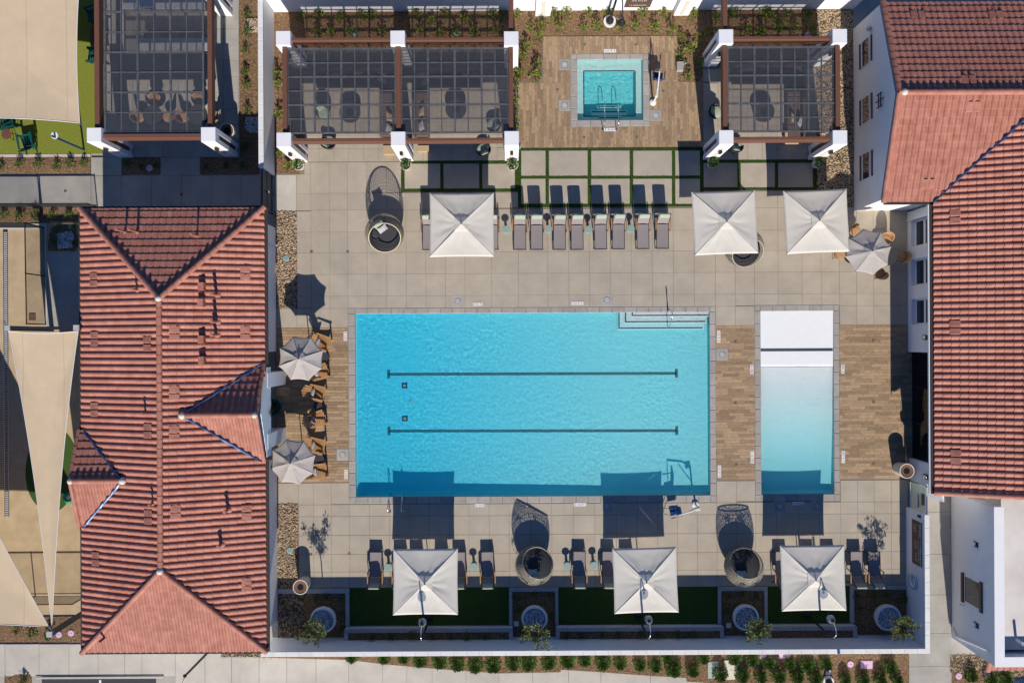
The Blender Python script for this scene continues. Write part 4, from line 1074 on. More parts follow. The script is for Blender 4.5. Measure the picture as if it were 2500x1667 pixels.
# glazed entrance and corner pier
ye1 = GY(1118, 2216); ypier = GY(1166, 2222)
gxg = GX(2229, 980, .1)
gl = MB().box(gxg, ye1, 0.0, gxg + .03, yw0, 3.0).build('shopfront_glass', 'tint', b2)
for k in range(9): MB().box(gxg - .03, ye1 + (yw0 - ye1) * (k + .5) / 9 - .025, .02, gxg, ye1 + (yw0 - ye1) * (k + .5) / 9 + .025, .10).build('glass_clamp', 'steel', b2)
for yy in (ye1 + (yw0 - ye1) / 3, ye1 + 2 * (yw0 - ye1) / 3): MB().box(gxg - .01, yy - .012, .05, gxg + .04, yy + .012, 2.9).build('glass_seam', 'dark', b2)
MB().box(gxg + .03, ye1, -.03, FAR, yw0, .0).build('interior_floor', 'interior', b2)
MB().prism([(wxm + .02, ye1), (wxm + .02, ypier), (exw + .6, ypier - .7), (exw + .6, ye1)], -.1, 3.05).build('corner_pier', 'stucco', b2)
MB().box(exw + .6, ysr + .2, -.1, FAR, ye1, 3.0).build('inner_block', 'stucco', b2)
for (v, z) in ((823.5, 1.9), (1163, 1.9)):
    x, y = wxm - .06, GY(v, 2266, z); t = thing('wall_light', 'rounded metal wall light on the clubhouse wall ' + ('north' if v < 900 else 'south') + ' of the glazed entrance', 'wall light', (x, y, z), group='wall lights of the clubhouse')
    MB().box(x + .02, y - .12, z - .2, x + .06, y + .12, z + .25).build('back_plate', 'dark', t); MB().ball((x - .02, y, z), .09, .10, .2).build('lamp_glass', 'steel', t, smooth=True)
# slit windows with shutters on the gable end
for k, v in enumerate((122, 262, 400)):
    y = GY(v + 2, 2130, 1.9); 
    wo = MB().box(gxw - .03, y - .62, 1.18, gxw - .002, y + .62, 1.22).box(gxw - .03, y - .62, 1.98, gxw - .002, y + .62, 2.02).box(gxw - .03, y - .66, 1.18, gxw - .002, y - .62, 2.02).box(gxw - .03, y + .62, 1.18, gxw - .002, y + .66, 2.02)
    wo = wo.build('window', 'paint', b2)
    MB().box(gxw - .015, y - .62, 1.22, gxw - .004, y + .62, 1.98).build('pane', 'glassdark', wo)
    for z in (.86, 2.26): MB().box(gxw - .05, y - .62, z, gxw - .003, y + .62, z + .13).build('timber_trim', 'beam', b2)
y = GY(244, 2168, 3.4); mb = MB()
for z in (3.2, 3.45): mb.bar((gxw - .06, y - .35, z), (gxw - .06, y + .35, z), .035)
for yy in (-.3, 0, .3): mb.bar((gxw - .06, y + yy, 3.0 - (.15 if yy == 0 else 0)), (gxw - .06, y + yy, 3.6 + (.2 if yy == 0 else 0)), .035)
mb.build('gable_ironwork', 'dark', b2)
x, y = gxw - .1, GY(72, 2128, 2.1); MB().lathe([(.12, 2.2), (.05, 2.4)], (x, y, 0)).ball((x, y, 2.2), .11).build('wall_lamp', 'pot', b2)

# glass gate
gy0, gy1 = GY(1247, 2240, 1), GY(1180, 2240, 1); gxx = GX(2222, 1210, .1)
t = thing('glass_gate', 'frosted glass gate with metal frame and blue handle between clubhouse and east wall', 'gate', (gxx, (gy0 + gy1) / 2, 0))
MB().box(gxx + .02, gy0 + .06, .12, gxx + .04, gy1 - .06, 1.78).build('glass_panel', 'glassgate', t)
for a, b, c, d in ((gy0, gy0 + .05, 0, 1.85), (gy1 - .05, gy1, 0, 1.85), (gy0, gy1, 0.02, .07), (gy0, gy1, 1.8, 1.85)): MB().box(gxx, a, c, gxx + .06, b, d).build('frame_rail', 'steel', t)
MB().box(gxx - .01, gy0 + .38, 1.35, gxx + .018, gy0 + .95, 1.62).build('notice_plate', 'sign', t)
MB().tube([(gxx - .05, gy0 + .2, 1.1), (gxx - .05, gy0 + .85, 1.1)], .03).build('handle', 'flash', t)

# ================================================================== PERGOLAS
PH = 3.5
def column(label, u0, v0, u1, v1, niche=1, slot=1, group='white pergola columns', lantern=True):
    """white pier read from its top outline"""
    x0, x1 = GX(u0, (v0 + v1) / 2, PH), GX(u1, (v0 + v1) / 2, PH); y0, y1 = GY(v1, (u0 + u1) / 2, PH), GY(v0, (u0 + u1) / 2, PH)
    x, y = (x0 + x1) / 2, (y0 + y1) / 2; a = .34
    t = thing('pergola_column', label, 'column', (x, y, 0), group=group)
    sd = 1 if x < 0 else -1
    # pier with a slot through its side and a niche in the south face
    MB().bbox(x - a, y - a, 3.05, x + a, y + a, PH, .015).build('cap', 'stucco', t)
    mb = MB().box(x - a, y - a, -.1, x + a, y - .12, 3.05).box(x - a, y + .12, -.1, x + a, y + a, 3.05).box(x - a + .06, y - .12, -.1, x + a - .06, y + .12, 3.05)
    mb.build('shaft', 'stucco', t)
    for s in (1, -1): MB().box(x + s * (a - .06) - .008, y - .115, .3, x + s * (a - .06) + .008, y + .115, 2.75).build('timber_slot', 'beam', t)
    if niche:
        MB().box(x - .09, y - a - .02, 1.0, x + .09, y - a - .001, 2.7).build('tile_niche', 'pot', t)
        if lantern:
            l = MB().box(x - .07, y - a - .16, 2.15, x + .07, y - a - .02, 2.42).build('lantern', 'dark', t)
            MB().box(x - .05, y - a - .17, 2.12, x + .05, y - a - .03, 2.15).build('lantern_base', 'steel', l)
    return t
def bayname(i): return i
for lb, *q in (('white pergola column at the north-west corner of the twin-bay pergola', 673.3, 76.5, 708.4, 110.5), ('white pergola column between the twin bays on the north side', 952, 75, 989, 110.5),
               ('white pergola column west of the spa bed with a long beam to the north wall', 1230.5, 74, 1265.6, 115), ('white pergola column at the south-west corner of the twin-bay pergola above a small planter', 675, 324.7, 710, 358),
               ('white pergola column between the twin bays on the south side, planter at its foot', 954, 322, 989.5, 356), ('white pergola column at the south-east corner of the twin-bay pergola beside the spa deck', 1231.6, 321.6, 1266.6, 354),
               ('white pergola column at the north-west corner of the small pergola', 1755.7, 73, 1789.5, 106), ('white pergola column at the north-east corner of the small pergola over the rocks', 2032.6, 72, 2068.5, 105),
               ('white pergola column at the south-west corner of the small pergola', 1756, 319, 1790.5, 352), ('white pergola column at the south-east corner of the small pergola over the rocks', 2033, 318.6, 2069, 352.6),
               ('white pergola column of the dining pergola beside the play turf', 211.5, 312, 246.8, 347), ('white pergola column of the dining pergola beside a tall planter', 490.5, 311, 525.6, 345.5),
               ('white pergola column of the dining pergola cut by the north edge of view', 475, -62, 511, -28)):
    column(lb, *q)
def prect(u0, v0, u1, v1, h): return RECT(u0, v0, u1, v1, h)
def pergola(name, label, beams_ew, beams_ns, panels, h=3.3, extra=()):
    us = [p[0] for p in panels]
    r0 = prect(*panels[0][:4], h)
    t = thing('pergola_roof', label, 'pergola', (r0[0], r0[1], 0))
    for (u0, v0, u1, v1) in beams_ew:
        r = prect(u0, v0, u1, v1, h); MB().bbox(r[0], r[1], h - .50, r[2], r[3], h, .012).build('cross_beam', 'beam', t)
        MB().box(r[0], r[1] + .05, h - .80, r[2], r[3] - .05, h - .50).build('lower_beam', 'beam', t)
    for (u0, v0, u1, v1) in beams_ns:
        r = prect(u0, v0, u1, v1, h + .05); MB().bbox(r[0], r[1], h - .40, r[2], r[3], h + .05, .012).build('side_beam', 'beam', t)
    for (u0, v0, u1, v1, nx, ny) in panels:
        z = h - .10; r = prect(u0, v0, u1, v1, z)
        sh = MB().box(r[0], r[1], z - .004, r[2], r[3], z + .004).build('roof_screen', 'screen', t)
        for i in range(nx + 1):
            x = r[0] + (r[2] - r[0]) * i / nx; wd_ = .045 if i % 2 == 0 else .025
            MB().box(x - wd_, r[1], z - .07, x + wd_, r[3], z + .02 + (i % 2) * .004).build('grid_bar', 'gridbar', t)
        for j in range(ny + 1):
            y = r[1] + (r[3] - r[1]) * j / ny; wd_ = .04 if j % 2 == 0 else .022
            MB().box(r[0], y - wd_, z - .06, r[2], y + wd_, z + .03 + (j % 2) * .003).build('grid_bar', 'gridbar', t)
    return t
mat('galvanised_grid', (.08, .085, .092), .5, metal=.2, scale=4, col2=(.15, .155, .165)); M['gridbar'] = MATS['galvanised_grid']
pergola('p', 'twin-bay pergola with brown beams and smoked grid roof over two lounge bays', [(711, 92, 952, 99.5), (990, 91.5, 1231, 99), (712, 337.5, 953, 346), (990, 337, 1231, 345)],
        [(689.5, 115, 700.7, 323), (966, 114, 978.5, 322), (1242, 114, 1253, 321), (1242, -40, 1253, 74)], [(702, 119.5, 965.5, 324.5, 8, 6), (979.5, 118.5, 1241.5, 324, 8, 6)])
pergola('p', 'single-bay pergola with brown beams and smoked grid roof east of the spa', [(1790, 89, 2031, 97), (1791, 334, 2032, 342.5)], [(1765, 112, 1776, 319), (2040, 111.5, 2051.5, 318.5), (1765, -40, 1776, 73)],
        [(1776.5, 116, 2039, 321, 8, 6)])
pergola('p', 'large dining pergola with brown beams and smoked grid roof beside the play turf', [(248, 326.5, 490, 337)], [(230, -40, 242, 311), (506, -40, 517, 310)], [(256, -20, 496, 324, 6, 7)])

# ================================================================== LAND WEST, NORTH-WEST AND SOUTH
struct(holed((GX(-60, 200), GY(376, 100), GX(250, 200), GY(-60, 100)), [], .0), 'play_turf', 'lawn')
mat('turf_dot', (.15, .17, .02), .9)
flat('turf_kerb', RECT(0, 376.5, 221, 383), 'concrete', .01)
def bedL(name, rects, z=0.004, n=60): return mulch(name, rects, z=z, n=n)
bedL('mulch_bed', [RECT(-40, 383.5, 221, 425)]); bedL('mulch_bed', [RECT(297, 383.5, 391.5, 425)]); bedL('mulch_bed', [RECT(488, 383, 632, 425)])
bedL('mulch_bed', [RECT(584, -40, 631, 384)])
bedL('mulch_bed', [RECT(-40, 505, 194, 543)]); bedL('mulch_bed', [RECT(115, 545, 194, 615)])
# walkway slabs
walk = setting('walkway'); ps = Pieces('walkway_slab', 'walk', walk)
for a, b, c, d in ((-40, 429, 97, 504), (97, 429, 222, 504), (222, 429, 297, 504), (297, 428.5, 370, 530), (370, 428.5, 443, 530), (443, 428.5, 517, 530), (517, 428, 590, 530), (590, 428, 637, 530), (222, 384, 297, 428.5), (391.5, 384, 488, 428.5),
                   (222, 504, 297, 530)): ps.slab(inset(RECT(a, b, c, d), .006), -.06, .0)
for i in range(9): 
    for j in range(9): ps.slab(inset(RECT(250 + i * 37, 30 + j * 39.3, 287 + i * 37, 69.3 + j * 39.3), .005), -.06, -.002)
for i in range(9): ps.slab(inset(RECT(250 + i * 37, -40, 287 + i * 37, 30), .005), -.06, -.002)
for a, b, c, d in ((108, 616, 200, 676), (108, 676, 200, 745), (108, 745, 200, 803)): ps.slab(inset(RECT(a, b, c, d), .006), -.06, .0)
ps.done()
for u, v, lb in ((159.5, 466, 'small square drain in the sunlit walkway behind the chain-link fence'), (443, 475, 'small square drain in the shaded walkway north of the pool house')):
    r = sq(u, v, 3.2); MB().box(*r[:2], 0, *r[2:], .008).build('walkway_drain', 'brownlid', label=lb, cat='drain')
# dog run of decomposed granite
struct(holed((GX(-60, 1000), GY(1500, 100), GX(212, 1000), GY(545, 100)), [], -.012), 'dog_run_soil', 'dirt')
flat('concrete_edge', RECT(-40, 546, 108, 560), 'concrete', .005); flat('concrete_edge', RECT(107, 545, 114, 800), 'concrete', .006)
x0, y0, x1, y1 = RECT(10, 560, 20, 1262)
t = thing('trench_drain', 'long straight grey trench drain along the dog run', 'drain', ((x0 + x1) / 2, (y0 + y1) / 2, 0))
MB().box(x0, y0, -.05, x1, y1, .002).build('channel', 'dark', t); mb = MB()
for i in range(int((y1 - y0) / .11)): mb.box(x0 + .02, y0 + i * .11, .002, x1 - .02, y0 + i * .11 + .07, .008)
mb.build('grating', 'blockcap', t, kind='stuff')
for e_ in (x0, x1): MB().box(e_ - .015, y0, 0, e_ + .015, y1, .01).build('channel_edge', 'steel', t)
cx, cy = G(126, 1145); pts = [(cx + math.cos(a) * 1.32 * (1 + .05 * math.sin(2 * a)), cy + math.sin(a) * 2.18) for a in [2 * PI * k / 40 for k in range(40)]]
struct(MB().prism(pts, -.05, .01), 'turf_mound', 'turf')
x, y = G(170, 1214); t = thing('play_dome', 'bright green plastic dome on the turf island of the dog run', 'play dome', (x, y, 0))
mat('bright_green_plastic', (.01, .28, .12), .5); M['bgreen'] = MATS['bright_green_plastic']
MB().lathe([(.30, 0), (.29, .12), (.22, .24), (.1, .30), (.02, .31)], (x, y, 0), 20).build('dome', 'bgreen', t, smooth=True); MB().lathe([(.10, .28), (.09, .33)], (x + .08, y + .05, 0), 12).build('dome_top', 'cap', t)
r = sq(79, 774, 8); MB().box(*r[:2], 0, *r[2:], .03).build('utility_lid', 'brownlid', label='dark square utility lid in the dog run by the shade sail beam', cat='lid')

# chain link fences
def chainlink(label, pts, h=1.2, step=3.0, mesh=.095):
    p0 = pts[0]; t = thing('chain_link_fence', label, 'fence', (p0[0], p0[1], 0), group='chain-link fences')
    for (a, b) in zip(pts[:-1], pts[1:]):
        L_ = math.hypot(b[0] - a[0], b[1] - a[1]); dx, dy = (b[0] - a[0]) / L_, (b[1] - a[1]) / L_; n = max(1, round(L_ / step))
        for i in range(n + 1):
            x, y = a[0] + dx * L_ * i / n, a[1] + dy * L_ * i / n; MB().cyl(x, y, -.1, h + .04, .03, n=8).build('post', 'dark', t)
        MB().bar((a[0], a[1], h), (b[0], b[1], h), .04).build('top_rail', 'dark', t); MB().bar((a[0], a[1], .06), (b[0], b[1], .06), .02).build('bottom_rail', 'dark', t)
        mb = MB(); w_ = .0042; k = int(L_ / mesh)
        for i in range(-int(h / mesh), k):
            for sg in (1, -1):
                s0 = i * mesh; s1 = s0 + h; z0, z1 = .06, h
                if s0 < 0: z0 += -s0; s0 = 0
                if s1 > L_: z1 -= s1 - L_; s1 = L_
                if z1 <= z0: continue
                if sg < 0: s0, s1 = L_ - s0, L_ - s1
                q = w_
                mb.add([(a[0] + dx * s0, a[1] + dy * s0, z0 - q), (a[0] + dx * s0, a[1] + dy * s0, z0 + q), (a[0] + dx * s1, a[1] + dy * s1, z1 + q), (a[0] + dx * s1, a[1] + dy * s1, z1 - q)], [(0, 1, 2, 3)])
                mb.add([(a[0] + dx * s0 - dy * q, a[1] + dy * s0 + dx * q, z0), (a[0] + dx * s0 + dy * q, a[1] + dy * s0 - dx * q, z0), (a[0] + dx * s1 + dy * q, a[1] + dy * s1 - dx * q, z1), (a[0] + dx * s1 - dy * q, a[1] + dy * s1 + dx * q, z1)], [(0, 1, 2, 3)])
        mb.build('wire_mesh', 'chainwire', t, kind='stuff')
mat('fence_wire', (.10, .10, .09), .5, metal=.4); M['chainwire'] = MATS['fence_wire']
chainlink('black chain-link fence along the walkway north of the dog run', [G(-40, 506), G(238, 505)], h=1.1, step=2.9)
chainlink('black chain-link fence with a narrow gate bay beside the shaded concrete strip', [G(-40, 556), G(108, 556), G(112, 792)], h=1.8, step=2.6)
chainlink('black chain-link fence at the south end of the dog run', [G(-40, 1455), G(212, 1453)], h=1.5, step=3.0)

# shade sails
def sail(label, corners, sagk=.10, n=14, posts=()):
    P3 = [Vector((*G(u, v, h), h)) for u, v, h in corners]; c = sum(P3, Vector()) / len(P3)
    t = thing('shade_sail', label, 'shade sail', (c.x, c.y, 0)); vs = []; fs = []
    rim = []
    for k in range(len(P3)):
        a, b = P3[k], P3[(k + 1) % len(P3)]
        for i in range(n):
            s = i / n; p = a.lerp(b, s); inward = (c - (a + b) / 2); inward.z = 0; L_ = (b - a).length
            rim.append(p + inward.normalized() * L_ * sagk * 4 * s * (1 - s) * .5)
    m = 8
    for j in range(m):
        f = 1 - j / m
        for p in rim: q = c + (p - c) * f; vs.append((q.x, q.y, q.z - .12 * (1 - f) * (1 + f) * 1.0 + .01 * noise.noise(q * 1.4)))
    N_ = len(rim)
    for j in range(m - 1):
        for i in range(N_): fs.append((j * N_ + i, j * N_ + (i + 1) % N_, (j + 1) * N_ + (i + 1) % N_, (j + 1) * N_ + i))
    fs.append(tuple((m - 1) * N_ + i for i in range(N_)))
    MB().add(vs, fs).build('sailcloth', 'sail', t, smooth=True)
    MB().tube([(p.x, p.y, p.z + .0) for p in rim + rim[:1]], .018, 5).build('edge_cable', 'cap', t)
    for k in range(len(P3)):
        a = P3[k]; d = (a - c).normalized() * .5
        MB().tube([a, a + Vector((d.x, d.y, .05))], .015, 5).build('corner_shackle', 'steel', t)
    return t
sail('large tan shade sail over the play turf beside the dining pergola', [(-160, -60, 3.4), (196, -60, 3.4), (195, 301, 3.3), (-150, 292, 3.6)], .045)
sail('long narrow tan triangular shade sail over the dog run', [(21, 808, 3.8), (191, 808, 3.8), (127, 1535, 3.8)], .06)
sail('tan shade sail at the west edge over the dog run', [(-300, 700, 3.8), (120, 1530, 3.8), (-300, 1524, 3.8)], .03)
x0, y0, x1, y1 = RECT(20, 797, 188, 804.5, 3.9)
t = thing('sail_beam', 'black steel beam with square end plates holding the narrow shade sail', 'beam', (x0, y0, 0)); MB().box(x0, y0, 3.75, x1, y1, 3.95).build('beam', 'dark', t)
for x in (x0, x1): MB().box(x - .11, (y0 + y1) / 2 - .11, -.1, x + .11, (y0 + y1) / 2 + .11, 3.9).build('post', 'dark', t); MB().box(x - .13, (y0 + y1) / 2 - .13, 3.9, x + .13, (y0 + y1) / 2 + .13, 4.0).build('end_plate', 'blockcap', t)
x, y = G(122, 1547, 3.9); t = thing('sail_post', 'dark steel post carrying the southern tips of the shade sails', 'post', (x, y, 0)); MB().box(x - .1, y - .1, -.1, x + .1, y + .1, 3.9).build('post_shaft', 'dark', t); MB().box(x - .13, y - .13, 3.9, x + .13, y + .13, 3.98).build('end_plate', 'blockcap', t)
x, y = G(205, 366); t = thing('turf_sign_post', 'leaning blue sign post with a round plate on the play turf corner', 'sign', (x, y, 0))
xb, yb = G(167, 353, 2.2)
MB().tube([(x, y, 0), (x - .12, y + .03, 2.9)], .05, 8).build('pole', 'seatblue', t); MB().lathe([(.17, 2.6), (.17, 2.64)], (x - .14, y + .12, 0), 18).build('round_plate', 'potwhite', t)

# metal gate by the west wall
gy_a, gy_b = GY(516, 650, 1.0), GY(413, 650, 1.5); gx_ = wx - .12
t = thing('metal_gate', 'dark slatted metal gate between the west wall and the pool house', 'gate', (gx_, (gy_a + gy_b) / 2, 0)); yy = (gy_b - gy_a)
for k in range(3): y = gy_a + yy * k / 2; MB().box(gx_ - .04, y - .035, 0, gx_ + .04, y + .035, 1.9).build('post', 'dark', t)
for z in (.1, 1.0, 1.8): MB().box(gx_ - .03, gy_a, z, gx_ + .03, gy_b, z + .06).build('rail', 'dark', t)
for k in range(24): y = gy_a + yy * (k + .5) / 24; MB().box(gx_ - .012, y - .02, .1, gx_ + .012, y + .02, 1.8).build('picket', 'frame', t)
MB().box(gx_ + .03, gy_a + yy * .45, .95, gx_ + .1, gy_a + yy * .5, 1.15).build('handle', 'steel', t)

# land to the south: mulch strip, pavement, street
edge = [(560, 1600), (636, 1604), (852, 1610), (932, 1620), (1007, 1627), (1104, 1635), (1220, 1643), (1368, 1640), (1370, 1634), (1467, 1640), (1588, 1649), (1675, 1654), (1677, 1663), (1737, 1667), (1860, 1676)]
top = GY(1590, 1250); poly = [G(u, v) for u, v in edge] + [G(2219, 1690), G(2219, 1580), G(560, 1580)]
s = setting('south_mulch_bed'); mb = MB()
for (a, b) in zip(edge[:-1], edge[1:]):
    pa, pb = G(*a), G(*b); mb.add([(pa[0], pa[1], -.004), (pb[0], pb[1], -.004), (pb[0], top + .3, -.004), (pa[0], top + .3, -.004)], [(0, 1, 2, 3)])
a, b = G(1860, 1676), G(2219, 1676); mb.add([(a[0], a[1] - 2, -.004), (b[0], b[1] - 2, -.004), (b[0], top + .3, -.004), (a[0], top + .3, -.004)], [(0, 1, 2, 3)])
mb.build('mulch_soil', 'mulch', s)
cr = [RECT(a[0], 1575, b[0], (a[1] + b[1]) / 2 - 1) for a, b in zip(edge[1:-1], edge[2:]) if b[0] - a[0] > 20] + [RECT(1860, 1575, 2219, 1700)]
chips('wood_chips', cr, 5200, s, -.002, 12)
sw = setting('pavement'); ps = Pieces('pavement_slab', 'concrete', sw)
cols_ = [-60, 12, 95, 168, 239, 304, 346, 428, 500, 565, 632, 700, 771, 851, 934, 993, 1055, 1137, 1218, 1300, 1388, 1467, 1588, 1700, 1800, 1900]
X = [GX(u, 1620) for u in cols_]
for i in range(len(X) - 1): ps.slab((X[i] + .006, GY(1760 if cols_[i] > 380 else 1650, cols_[i]), X[i + 1] - .006, GY(1572 if cols_[i] < 200 else 1592, cols_[i])), -.06, -.012)
ps.done()
wk = setting('east_walkway'); ps = Pieces('walkway_slab', 'walk', wk)
rows_ = [1190, 1250, 1352, 1451, 1545, 1626, 1720]
for i in range(len(rows_) - 1): ps.slab((GX(2219.5, 1640) if i >= 4 else GX(2262, 1400), GY(rows_[i + 1], 2280) + .006, GX(2322, 1400), GY(rows_[i], 2280) - .006), -.05, .0)
ps.slab((GX(2322, 1220), GY(1290, 2400), GX(2600, 1220), GY(1200, 2400)), -.05, .0); ps.slab((GX(2322, 1600), GY(1597, 2400), GX(2420, 1600), GY(1520, 2360)), -.05, .001)
ps.done()
bedL('mulch_bed', [RECT(-40, 1505, 205, 1567)]); bedL('mulch_bed', [RECT(10, 1643, 76, 1700)])
flat('street', RECT(102, 1655, 380, 1760), 'asphalt', .0); MB().box(GX(242, 1660), GY(1760, 250), 0, GX(247, 1660), GY(1659, 250), .006).build('parking_line', 'paint', kind='structure')
flat('street_kerb', RECT(88, 1650, 400, 1655), 'concrete', .06)
rockbed('southeast_rock_bed', [RECT(2320, 1597, 2410, 1640), RECT(2455, 1635, 2520, 1650)], seed=15, den=150); mulch('southeast_mulch_bed', [RECT(2320, 1640, 2455, 1700), RECT(2455, 1650, 2520, 1700)])
rockbed('boulder_strip', [RECT(540, 1592, 660, 1603)], seed=16, den=150, z=.0)
r = RECT(2465, 1653, 2520, 1672); t = thing('grating', 'steel floor grating in the south-east corner bed', 'grating', (r[0], r[1], 0)); MB().box(r[0], r[1], 0, r[2], r[3], .01).build('frame', 'dark', t); mb = MB()
for i in range(24): mb.box(r[0] + i * .048, r[1], .01, r[0] + i * .048 + .015, r[3], .03)
for i in range(8): mb.box(r[0], r[1] + i * .05, .01, r[2], r[1] + i * .05 + .012, .034)
mb.build('grating_bars', 'steel', t, kind='stuff')

# white flat-roofed block in the south-east
HB = 4.0; bx0, bx1 = GX(2427.6, 1400, HB), 34; by0, by1 = GY(1626, 2427, HB), GY(1250, 2325)
t = thing('flat_roof_building', 'white stucco building with a flat parapet roof in the south-east corner', 'building', (bx0, by0, 0))
ph = .42
MB().box(bx0, by0, -.1, bx0 + ph, by1 + 1.0, HB).build('wall', 'stucco', t); MB().box(bx0 + ph, by0, -.1, bx1, by0 + ph, HB).build('wall', 'stucco', t)
MB().box(bx0 + .6, by0 + .6, -.1, bx1, by1 + 1.5, HB - .5).build('roof_slab', 'roofmembrane', t)
MB().box(bx0 - .02, by0 - .02, HB, bx0 + ph + .02, by1 + 1.02, HB + .04).build('parapet_cap', 'stucco', t); MB().box(bx0 + ph + .02, by0 - .02, HB, bx1, by0 + ph + .02, HB + .04).build('parapet_cap', 'stucco', t)
mb = MB()
a = bx0 - .002
wy0, wy1 = GY(1475, 2370, 2), GY(1413, 2370, 2)
wo = MB().box(a - .04, wy0 - .04, 1.35, a, wy1 + .04, 1.39).box(a - .04, wy0 - .04, 2.71, a, wy1 + .04, 2.75).box(a - .04, wy0 - .04, 1.39, a, wy0, 2.71).box(a - .04, wy1, 1.39, a, wy1 + .04, 2.71).build('window', 'paint', t)
MB().box(a - .02, wy0, 1.39, a - .005, wy1, 2.71).build('pane', 'glassdark', wo)
for z in (1.08, 2.80): MB().box(a - .09, wy0 - .12, z, a, wy1 + .1, z + .18).build('timber_trim', 'beam', t)
for v in (1328, 1525):
    y = GY(v, 2380, 2.4); l = MB().box(a - .05, y - .12, 2.2, a, y + .12, 2.6).build('wall_lamp', 'dark', t); MB().ball((a - .07, y, 2.35), .06, .10, .14).build('lamp_glass', 'paint', l, smooth=True)
MB().tube([(a - .06, GY(1532, 2320, .2), .15), (a - .06, GY(1532, 2320, .2) - .3, .6), (a - .06, GY(1585, 2410, 3.4), 3.3), (a + .02, GY(1585, 2410, 3.4), 3.6)], .06).build('downpipe', 'paint', t)
MB().tube([(a - .2, GY(1468, 2330, .8), 1.2), (a, GY(1472, 2330, .8), 1.2)], .035).build('hose_tap', 'steel', t)
MB().prism([(GX(2325, 1251), by1), (GX(2326, 1251), by1 + .1), (bx1, by1 + .1), (bx1, by1)], -.1, 2.0).build('north_wall', 'stucco', t)
x, y = G(2480, 1560, HB - .5); MB().tube([(x, y, HB - .6), (x, y, HB + .1), (x, y - .1, HB + .1)], .07).build('vent_pipe', 'cap', t)
lo = thing('roof', None, None); lo.parent = t; lo.location = (0, 0, 0)
xx0, xx1 = GX(2412, 1630, 2.8), 33; yy1 = by0
rooftiles(lo, (xx0, yy1, 3.0), (0, -1), .32, [(xx0, yy1), (xx1, yy1), (xx1, yy1 - .62), (xx0, yy1 - .62)], first=30)
ridge(lo, (xx0, yy1 + .1, 3.05), (xx0 - .05, yy1 - .62, 2.8), name='rake_tile', r=.14)

# ================================================================== SUN LOUNGERS
def make_lounger():
    """foot at the origin, head towards +y"""
    t = thing('sun_lounger', 'x', 'sun lounger'); W_ = .30; sh = .36; hy = 1.25; by, bz = 1.66, 1.10
    f = MB()
    for s in (-1, 1): f.bar((s * W_, 0, sh), (s * W_, hy, sh), .035).bar((s * W_, hy, sh), (s * W_, by, bz), .035)
    f.bar((-W_, .01, sh), (W_, .01, sh), .035).bar((-W_, hy, sh - .02), (W_, hy, sh - .02), .03).bar((-W_, by, bz), (W_, by, bz), .03).bar((-W_ - .07, 1.62, .04), (W_ + .07, 1.62, .04), .03).bar((-W_, .42, sh - .07), (W_, .42, sh - .07), .025)
    f.build('frame', 'frame', t)
    for s in (-1, 1):
        MB().bar((s * W_, .12, sh), (s * (W_ + .02), .05, 0), .035).build('leg', 'frame', t)
        MB().bar((s * (W_ + .07), 1.0, .60), (s * (W_ + .05), .92, 0), .035).build('leg', 'frame', t)
        MB().bar((s * (W_ + .07), 1.5, .60), (s * (W_ + .07), 1.64, 0), .035).build('leg', 'frame', t)
        MB().obox((s * (W_ + .07), 1.24, .615), (.055, .58, .03), b=.008).build('armrest', 'teak', t)
    vs = []; fs = []
    for i in range(9):
        y = .02 + (hy - .04) * i / 8
        for x, d in ((-W_ + .015, 0), (-.1, -.02), (.1, -.02), (W_ - .015, 0)): vs.append((x, y, sh + .012 + d * (1 if 0 < i < 8 else .3)))
    for i in range(8):
        for k in range(3): a = i * 4 + k; fs.append((a, a + 1, a + 5, a + 4))
    MB().add(vs, fs).build('seat_sling', 'sling', t, smooth=True)
    vs = []; fs = []
    for i in range(9):
        s_ = i / 8; y = hy + .02 + (by - hy - .03) * s_; z = sh + .02 + (bz - sh - .02) * s_
        for x, d in ((-W_ + .015, 0), (-.1, .02), (.1, .02), (W_ - .015, 0)): vs.append((x, y + d, z))
    for i in range(8):
        for k in range(3): a = i * 4 + k; fs.append((a, a + 1, a + 5, a + 4))
    MB().add(vs, fs).build('back_sling', 'sling', t, smooth=True)
    MB().obox((0, by - .08, bz - .12 + .04), (.50, .10, .28), (R(-30), 0, 0), b=.03).build('headrest', 'sage', t)
    return t
L0 = make_lounger(); used = False
def lounger(u, v, north, label, group):
    global used
    x, y = G(u, v, .36); rz = 0 if north else PI
    rz += R(rnd.uniform(-1.2, 1.2))
    if not used: used = True; place(L0, (x, y, 0), rz, label, group)
    else: dup(L0, (x, y, 0), rz, label, group)
gN, gS = 'sun loungers in the northern row', 'sun loungers in the southern row'
for u, v, lb in ((1046, 610.5, 'sun lounger half under the west edge of the northern square umbrella'), (1201, 610, 'sun lounger half under the east edge of the northern square umbrella'),
                 (1269, 610, 'sun lounger just east of the teal table nearest the northern square umbrella'), (1310.5, 610, 'second sun lounger in the open northern row, a teal table on its east side'),
                 (1365.8, 610, 'third sun lounger in the open northern row, a teal table on its west side'), (1409.4, 610, 'fourth sun lounger in the open northern row, west of a teal table'),
                 (1467, 609, 'fifth sun lounger in the open northern row, east of a teal table'), (1510, 608.5, 'sixth sun lounger in the open northern row, west of the last teal table'),
                 (1570, 608, 'seventh sun lounger in the open northern row, east of the last teal table'), (1617.5, 607.5, 'sun lounger at the east end of the open northern row')):
    lounger(u, v, 1, lb, gN)
